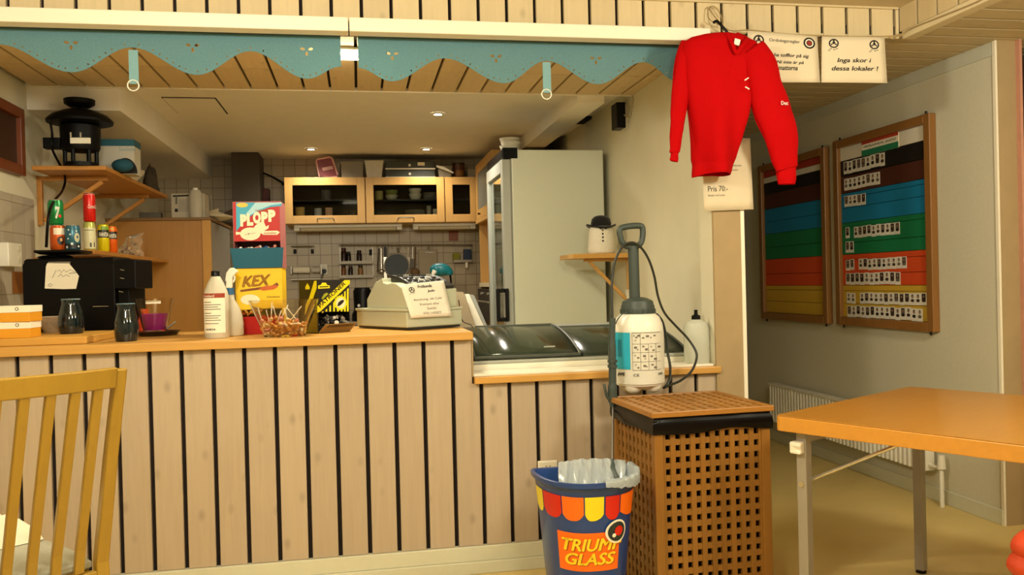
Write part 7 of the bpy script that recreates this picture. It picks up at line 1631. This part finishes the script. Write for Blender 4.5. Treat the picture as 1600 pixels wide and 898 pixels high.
# ------------------------------------------------------------------ drink cans
TOPC = mat('can_aluminium', '#b9b6ac', 0.25, 0.8)
def can(u, z0, x, slim, base, label, print_fn=None, top=None):
    r0, h_ = (0.0285, 0.146) if slim else (0.033, 0.116)
    y = onX(u, 390, x).y if x < 0 else x
    if x > 0: x = onY(u, 390, y).x
    t = thing('drink_can', label, 'can', (x, y, z0), 0, 'drink cans above the coffee machine')
    zz = z0+0.0005
    cb_ = mat('can_'+base.strip('#'), base, 0.28, 0.25, var=0.04)
    bd = build(MB().lathe([(0.0005, zz+0.003), (r0*0.72, zz), (r0*0.8, zz), (r0, zz+0.008), (r0, zz+h_-0.016), (r0*0.86, zz+h_-0.004), (r0*0.86, zz+h_-0.003)], (x, y, 0), 30, caps=False), 'body', cb_, t, smooth=True, angle=60)
    build(MB().lathe([(r0*0.86, zz+h_-0.0028), (r0*0.88, zz+h_), (r0*0.82, zz+h_), (r0*0.78, zz+h_-0.005), (0.0005, zz+h_-0.005)], (x, y, 0), 30, caps=False), 'top', TOPC if not top else mat('can_top_'+top.strip('#'), top, 0.3, 0.5), t, smooth=True, angle=50)
    va = math.atan2(-y, -x)        # towards the camera
    def patch(a0, a1, h0, h1, colr, nm='print', lift=0.0004, n=8): return wrap_patch(x, y, r0+lift, va+a0, va+a1, zz+h0*h_, zz+h1*h_, mat('print_'+colr.strip('#'), colr, 0.35), nm, bd, n)
    def text(s, a0, h0, w_, hgt, colr, bold=0.03, shear=0.0): letters(s, (0, 0, zz+h0*h_), None, (0, 0, 1), width=w_, height=hgt, m=mat('print_'+colr.strip('#'), colr, 0.4), parent=bd, bold=bold, shear=shear, wrap=((x, y), r0+0.0010, va+a0))
    def blob(a, h, ra, rh, colr, lift=0.0006, n=16):
        mb = MB(); vs = [mb.bm.verts.new(Vector((x+(r0+lift)*math.cos(va+a+ra/r0*math.cos(2*PI*k/n)), y+(r0+lift)*math.sin(va+a+ra/r0*math.cos(2*PI*k/n)), zz+h*h_+rh*math.sin(2*PI*k/n)))) for k in range(n)]
        c = mb.bm.verts.new(Vector((x+(r0+lift+0.0003)*math.cos(va+a), y+(r0+lift+0.0003)*math.sin(va+a), zz+h*h_)))
        for i in range(n): mb._f([vs[i], vs[(i+1) % n], c])
        build(mb, 'print', mat('print_'+colr.strip('#'), colr, 0.4), bd)
    if print_fn: print_fn(patch, text, blob)
    return t, y, zz+h_
def pr_orange(p, t, b): p(-0.55, 1.2, 0.62, 0.88, '#e6d8c0'); b(0.35, 0.38, 0.015, 0.02, '#1a1210'); b(0.42, 0.42, 0.006, 0.008, '#d9a070', 0.001)
def pr_seven(p, t, b): t('7', -0.05, 0.24, 0.020, 0.055, '#e8ead8', 0.06, 0.1); p(-1.5, -0.7, 0.35, 0.6, '#2d9a55'); b(0.55, 0.35, 0.007, 0.008, '#c3281a')
def pr_blue(p, t, b):
    p(-1.3, 1.3, 0.06, 0.26, '#12181c')
    for a, h, s in ((-0.6, 0.45, 0.004), (-0.3, 0.62, 0.004), (-0.1, 0.25, 0.006), (-0.8, 0.12, 0.006), (0.5, 0.75, 0.004), (-0.5, 0.8, 0.004), (0.8, 0.15, 0.005)): b(a, h, s, s, '#c8d4d0')
    b(0.6, 0.50, 0.013, 0.022, '#b9b394'); b(0.62, 0.52, 0.005, 0.006, '#39505a', 0.001)
def pr_pale(p, t, b): p(-1.4, 1.4, 0.08, 0.80, '#d5cfa6'); p(-0.9, 0.7, 0.70, 0.725, '#6f7a4a', 'print', 0.0007); p(0.0, 0.3, 0.13, 0.28, '#4a4b38', 'print', 0.0007); p(0.7, 0.9, 0.13, 0.3, '#4a4b38', 'print', 0.0007)
def pr_cola(p, t, b): t('Coca-Cola', -0.25, 0.46, 0.058, 0.020, '#f2e4d4', 0.02, 0.45); p(-1.0, 1.0, 0.93, 0.945, '#e8a09a')
def pr_yel(p, t, b): p(-1.2, 1.2, 0.52, 0.80, '#20241c', 'print', 0.0003); t('FANTA', -0.75, 0.56, 0.050, 0.022, '#f2ead0', 0.05, 0.1); p(-0.4, 1.1, 0.80, 0.93, '#7fa02c')
def pr_ora(p, t, b): p(-1.2, 1.2, 0.52, 0.80, '#20241c', 'print', 0.0003); t('FANTA', -0.75, 0.56, 0.050, 0.022, '#f2ead0', 0.05, 0.1); p(-0.2, 0.5, 0.86, 0.93, '#e0b030')
CX_ = -1.36
_, y_, z_ = can(91, ZT, 4.2, False, '#c8561a', 'orange and white drink can, bottom of the two-can stack under the green can', pr_orange)
can(88.5, z_, 4.2, False, '#0e7a3c', 'green drink can with a white 7, on top of the orange can', pr_seven)
can(114, ZT, 4.2, False, '#2c5f70', 'dark blue spotted drink can between the orange and pale cans', pr_blue)
_, y_, z_ = can(140.5, ZL, CX_+0.03, True, '#b3b35a', 'pale yellow-green tall can, bottom of the stack under the red can', pr_pale, '#9fb04a')
can(141.5, z_, CX_+0.03, True, '#d01c10', 'tall red cola can on top of the pale can', pr_cola)
can(162, ZL, CX_+0.045, True, '#e3cf10', 'tall yellow soft drink can left of the orange one', pr_yel, '#b9c02c')
can(175, ZL, CX_+0.05, True, '#e8620e', 'tall orange soft drink can right of the yellow one', pr_ora, '#d98a20')
# clear bag of nuts
q = onX(205, 396, -1.345); by_ = q.y
t = thing('snack_bag', 'clear plastic bag of nuts at the right of the cans', 'bag', (-1.345, by_, ZL))
def bagn(a, b):
    th = 2*PI*a; wdt = 0.085*(1-0.15*b)+0.05*max(0, b-0.5); dpt = 0.06*(1-b)**0.6+0.004
    p = Vector((-1.345+dpt*math.sin(th)*1.0+0.03*b*b, by_+wdt*2.0*math.cos(th)*1.0-0.0, ZL+0.001+0.135*b+0.025*b*math.cos(th)))
    n_ = noise.noise(Vector((a*6, b*4, 2)))*0.012*min(1, b*5); return p+Vector((n_, n_, 0))
mb = MB().grid(bagn, 36, 16); build(mb, 'film', mat('clear_film', '#efe6d2', 0.15, trans=0.9, var=0.02, ior=1.1), t, smooth=True, angle=180)
build(MB().box((-1.313, by_+0.02, ZL+0.095), (-1.311, by_+0.09, ZL+0.130), Matrix.Identity(4)), 'label', PAPER, t)
rnd = random.Random(21); NUT = [mat('nut_brown', '#8a5a2a', 0.6, var=0.2), mat('nut_cream', '#d3b484', 0.6, var=0.15)]
np_ = {}
for i in range(34):
    mi = i % 2
    if mi not in np_: np_[mi] = o = build(MB().ell((0, 0, 0), 0.012, 0.009, 0.009, 12, 8), 'nut', NUT[mi], None, smooth=True, local=True)
    else: o = np_[mi].copy(); COL.objects.link(o)
    k = i//12; o.location = (-1.345+rnd.uniform(-0.028, 0.032), by_+rnd.uniform(-0.12, 0.10), ZL+0.011+0.016*k+rnd.uniform(0, 0.004)); o.rotation_euler = (rnd.uniform(0, 3), rnd.uniform(0, 3), 0)
    tag(o, '%s nut inside the clear bag right of the cans' % ('brown', 'cream')[mi], 'nut', 'nuts in the clear bag, ' + ('brown', 'cream')[mi])
# ------------------------------------------------------------------ black lantern, teal and white box, bags on the upper shelf
ZU = 1.8425; ly = 4.655; lx = onY(127, 262, ly).x; kk = (ly*.984+lx*.178)/F
zl = lambda v: onY(127, v, ly).z
LB = mat('lantern_black', '#030303', 0.5, var=0.05, spec=0.2)
t = thing('lantern_lamp', 'black garden-style lantern lamp with a wide hat on the upper left shelf', 'lantern', (lx, ly, ZU))
build(MB().lathe([(0.0005, ZU), (kk*25, ZU), (kk*25, ZU+0.02), (0.0005, ZU+0.02)], (lx, ly, 0), 28), 'base', LB, t, smooth=True, angle=40)
build(MB().lathe([(kk*26, zl(236)), (kk*28, zl(232)), (kk*29, zl(205)), (kk*29, zl(198)), (kk*20, zl(196)), (0.0005, zl(196))], (lx, ly, 0), 32), 'upper_body', LB, t, smooth=True, angle=50)
for k in range(6):
    a = k*PI/3+0.3; c_, s_ = math.cos(a)*kk*22, math.sin(a)*kk*22; build(MB().tube([(lx+c_, ly+s_, ZU+0.02), (lx+c_, ly+s_, zl(236))], kk*3.2, 8), 'upright', LB, t, smooth=True)
hat = build(MB().lathe([(kk*20, zl(197)), (kk*47, zl(193)), (kk*48, zl(189)), (kk*40, zl(181)), (kk*24, zl(174)), (kk*8, zl(172)), (kk*3, zl(170)), (kk*3, zl(168)), (0.0005, zl(168))], (lx, ly, 0), 40), 'hat', LB, t, smooth=True, angle=60)
build(MB().lathe([(0.0005, zl(168.5)), (kk*14, zl(168)), (kk*22, zl(163)), (kk*22.5, zl(156)), (kk*20, zl(156)), (kk*17, zl(163)), (0.0005, zl(165))], (lx, ly, 0), 32), 'top_bowl', LB, hat, smooth=True, angle=60)
gp = build(MB().box((lx-kk*6, ly-kk*30.5, zl(229)), (lx+kk*23, ly-kk*27.5, zl(220))), 'white_plate', WHITEP, t, bevel=0.002)
for du in (-5, 9): build(MB().box((lx+kk*(du-1), ly-kk*30, zl(219.5)), (lx+kk*(du+1.4), ly-kk*28.5, zl(212))), 'pin', CHROME, gp)
build(MB().box((lx-kk*52, ly-kk*8, zl(233)), (lx-kk*28, ly+kk*8, zl(216))), 'side_box', LB, t, bevel=0.003)
build(MB().tube(spline([Vector((lx-kk*40, ly-kk*10, zl(190))), Vector((lx-kk*37, ly-kk*11, zl(212))), Vector((lx-kk*37.5, ly-kk*11, zl(235))), Vector((lx-kk*38.5, 4.80, ZU-0.02)), Vector((lx-kk*41, 4.79, 1.74)), onX(82, 330, -1.3455)+Vector((0.03, -0.12, 0)), onX(80, 388, -1.3455)+Vector((0.02, -0.12, 0))], 6), 0.006, 8), 'power_cord', LB, t, smooth=True)
t = thing('appliance_box', 'white and teal appliance box behind the lantern on the upper shelf', 'box', (-1.3, 5.0, ZU))
p0_, p1_ = onY(181, 250, 4.92), onY(209, 218, 4.92)
build(MB().box((p0_.x-0.10, 4.92, ZU), (p1_.x, 5.06, p1_.z)), 'carton', mat('carton_white', '#b9b2a0', 0.6, var=0.04), t, bevel=0.001)
build(MB().box((p0_.x-0.101, 4.918, onY(200, 228, 4.92).z), (p1_.x+0.001, 5.061, p1_.z+0.001)), 'teal_top_band', mat('carton_teal', '#1f5563', 0.6), t)
letters('Soehnle', onY(186, 236, 4.92), (1, 0, 0), (0, 0, 1), width=0.085, height=0.022, m=mat('pale_blue_print', '#7f99a0', 0.6), parent=t, lift=0.001)
mb = MB(); c0_ = onY(196, 262, 4.92)
vs = [mb.bm.verts.new((c0_.x+0.062*math.cos(k*PI/14), 4.9188, ZU+0.002+0.085*math.sin(k*PI/14))) for k in range(15)]; mb._f(vs); build(mb, 'dark_arc', BLACKM, t)
mb = MB(); mb.ell((onY(190, 262, 4.83).x, 4.85, ZU+0.036), 0.055, 0.045, 0.035, 20, 12)
build(mb, 'coiled_cuff', mat('teal_fabric', '#144653', 0.8, var=0.2), None, smooth=True, label='rolled dark teal cuff in front of the white and teal box', cat='cuff')
def lump(cx_, cy_, hx, hy, h_, seed):
    def fn(a, b):
        th = 2*PI*a; e = math.sqrt(max(0, 1-b*b)) if b < 1 else 0; n_ = 1+0.35*noise.noise(Vector((math.cos(th)*1.5, math.sin(th)*1.5, b*2+seed)))
        return Vector((cx_+hx*e*n_*math.cos(th), cy_+hy*e*n_*math.sin(th), ZU+0.0008+h_*b*n_))
    m_ = MB().grid(fn, 30, 12); bmesh.ops.remove_doubles(m_.bm, verts=m_.bm.verts, dist=1e-5); return m_
pc = onX(206, 280, -1.33)
mb = MB().prism([onX(u, v, -1.262) for u, v in ((190, 277), (203, 265), (226, 266), (226, 272), (214, 284))], (-0.006, 0, 0)) 
for v in mb.bm.verts: v.co.z = max(v.co.z, ZU+0.001)
build(mb, 'white_packet', mat('packet_white', '#c9bfa8', 0.5, var=0.08), None, bevel=0.003, label='white packet lying on the shelf edge below the white and teal box', cat='packet')
cy1 = onX(235, 290, -1.38).y
build(lump(-1.43, min(cy1-0.10, 5.62), 0.09, 0.12, 0.20, 1.0), 'clear_bag', mat('cloudy_plastic', '#9d9c86', 0.3, trans=0.35, var=0.15, ior=1.15), None, smooth=True, angle=180, label='cloudy clear plastic bag on the upper shelf behind the white packet', cat='bag')
cy2 = onX(248, 290, -1.35).y
build(lump(-1.335, 5.93, 0.055, 0.06, 0.17, 5.0), 'dark_bundle', mat('dark_brown_cloth', '#3f3424', 0.8, var=0.3), None, smooth=True, angle=180, label='dark brown bundle at the far end of the upper shelf', cat='bundle')
# ------------------------------------------------------------------ left wall: picture, socket box, brown tile, wall lamp strip
py1 = onX(28, 220, XL).y; z0p, z1p = onX(28, 275, XL).z, onX(28, 172, XL).z
t = thing('picture_frame', 'reddish brown wooden frame on the left wall, cut by the photo edge', 'picture frame', (XL+0.02, py1-0.25, z0p)); FRW = slatwood('red_brown_frame', '#6e3412', 2, knots=0, island=0.03, rough=0.4)
w_ = 0.05
mb = MB(); mb.box((XL+0.001, py1-w_, z0p), (XL+0.035, py1, z1p)); mb.box((XL+0.001, py1-0.5, z0p), (XL+0.035, py1-0.5+w_, z1p)); mb.box((XL+0.001, py1-0.5+w_, z0p), (XL+0.035, py1-w_, z0p+w_)); mb.box((XL+0.001, py1-0.5+w_, z1p-w_), (XL+0.035, py1-w_, z1p)); build(mb, 'frame', FRW, t, bevel=0.003)
build(MB().box((XL+0.001, py1-0.5+w_, z0p+w_), (XL+0.012, py1-w_, z1p-w_)), 'picture', mat('dark_picture', '#3b2210', 0.5, var=0.3, scale=6), t)
p0_, p1_ = onX(34, 381, XL+0.05), onX(34, 417, XL+0.05)
t = thing('switch_box', 'white surface-mounted socket box on the left wall tiles', 'socket', (XL+0.03, p0_.y-0.06, p1_.z))
build(MB().box((XL+0.009, p0_.y-0.16, p1_.z), (XL+0.05, p0_.y, p0_.z)), 'box', WHITEP, t, bevel=0.004)
for k in (0, 1): build(MB().cyl((XL+0.0505, p0_.y-0.035, p1_.z+0.035+0.055*k), (XL+0.053, p0_.y-0.035, p1_.z+0.035+0.055*k), 0.018), 'socket_face', mat('cream_plastic', '#d8d2bc', 0.4), t)
a_, b_ = onX(19, 424, XL+0.01), onX(36, 458, XL+0.01)
build(MB().box((XL+0.009, a_.y, b_.z), (XL+0.012, b_.y, a_.z)), 'brown_tile', mat('brown_tile', '#8a5424', 0.4, var=0.1), None, label='single brown tile below the white socket box on the left wall', cat='tile')
bpy.context.view_layer.update()
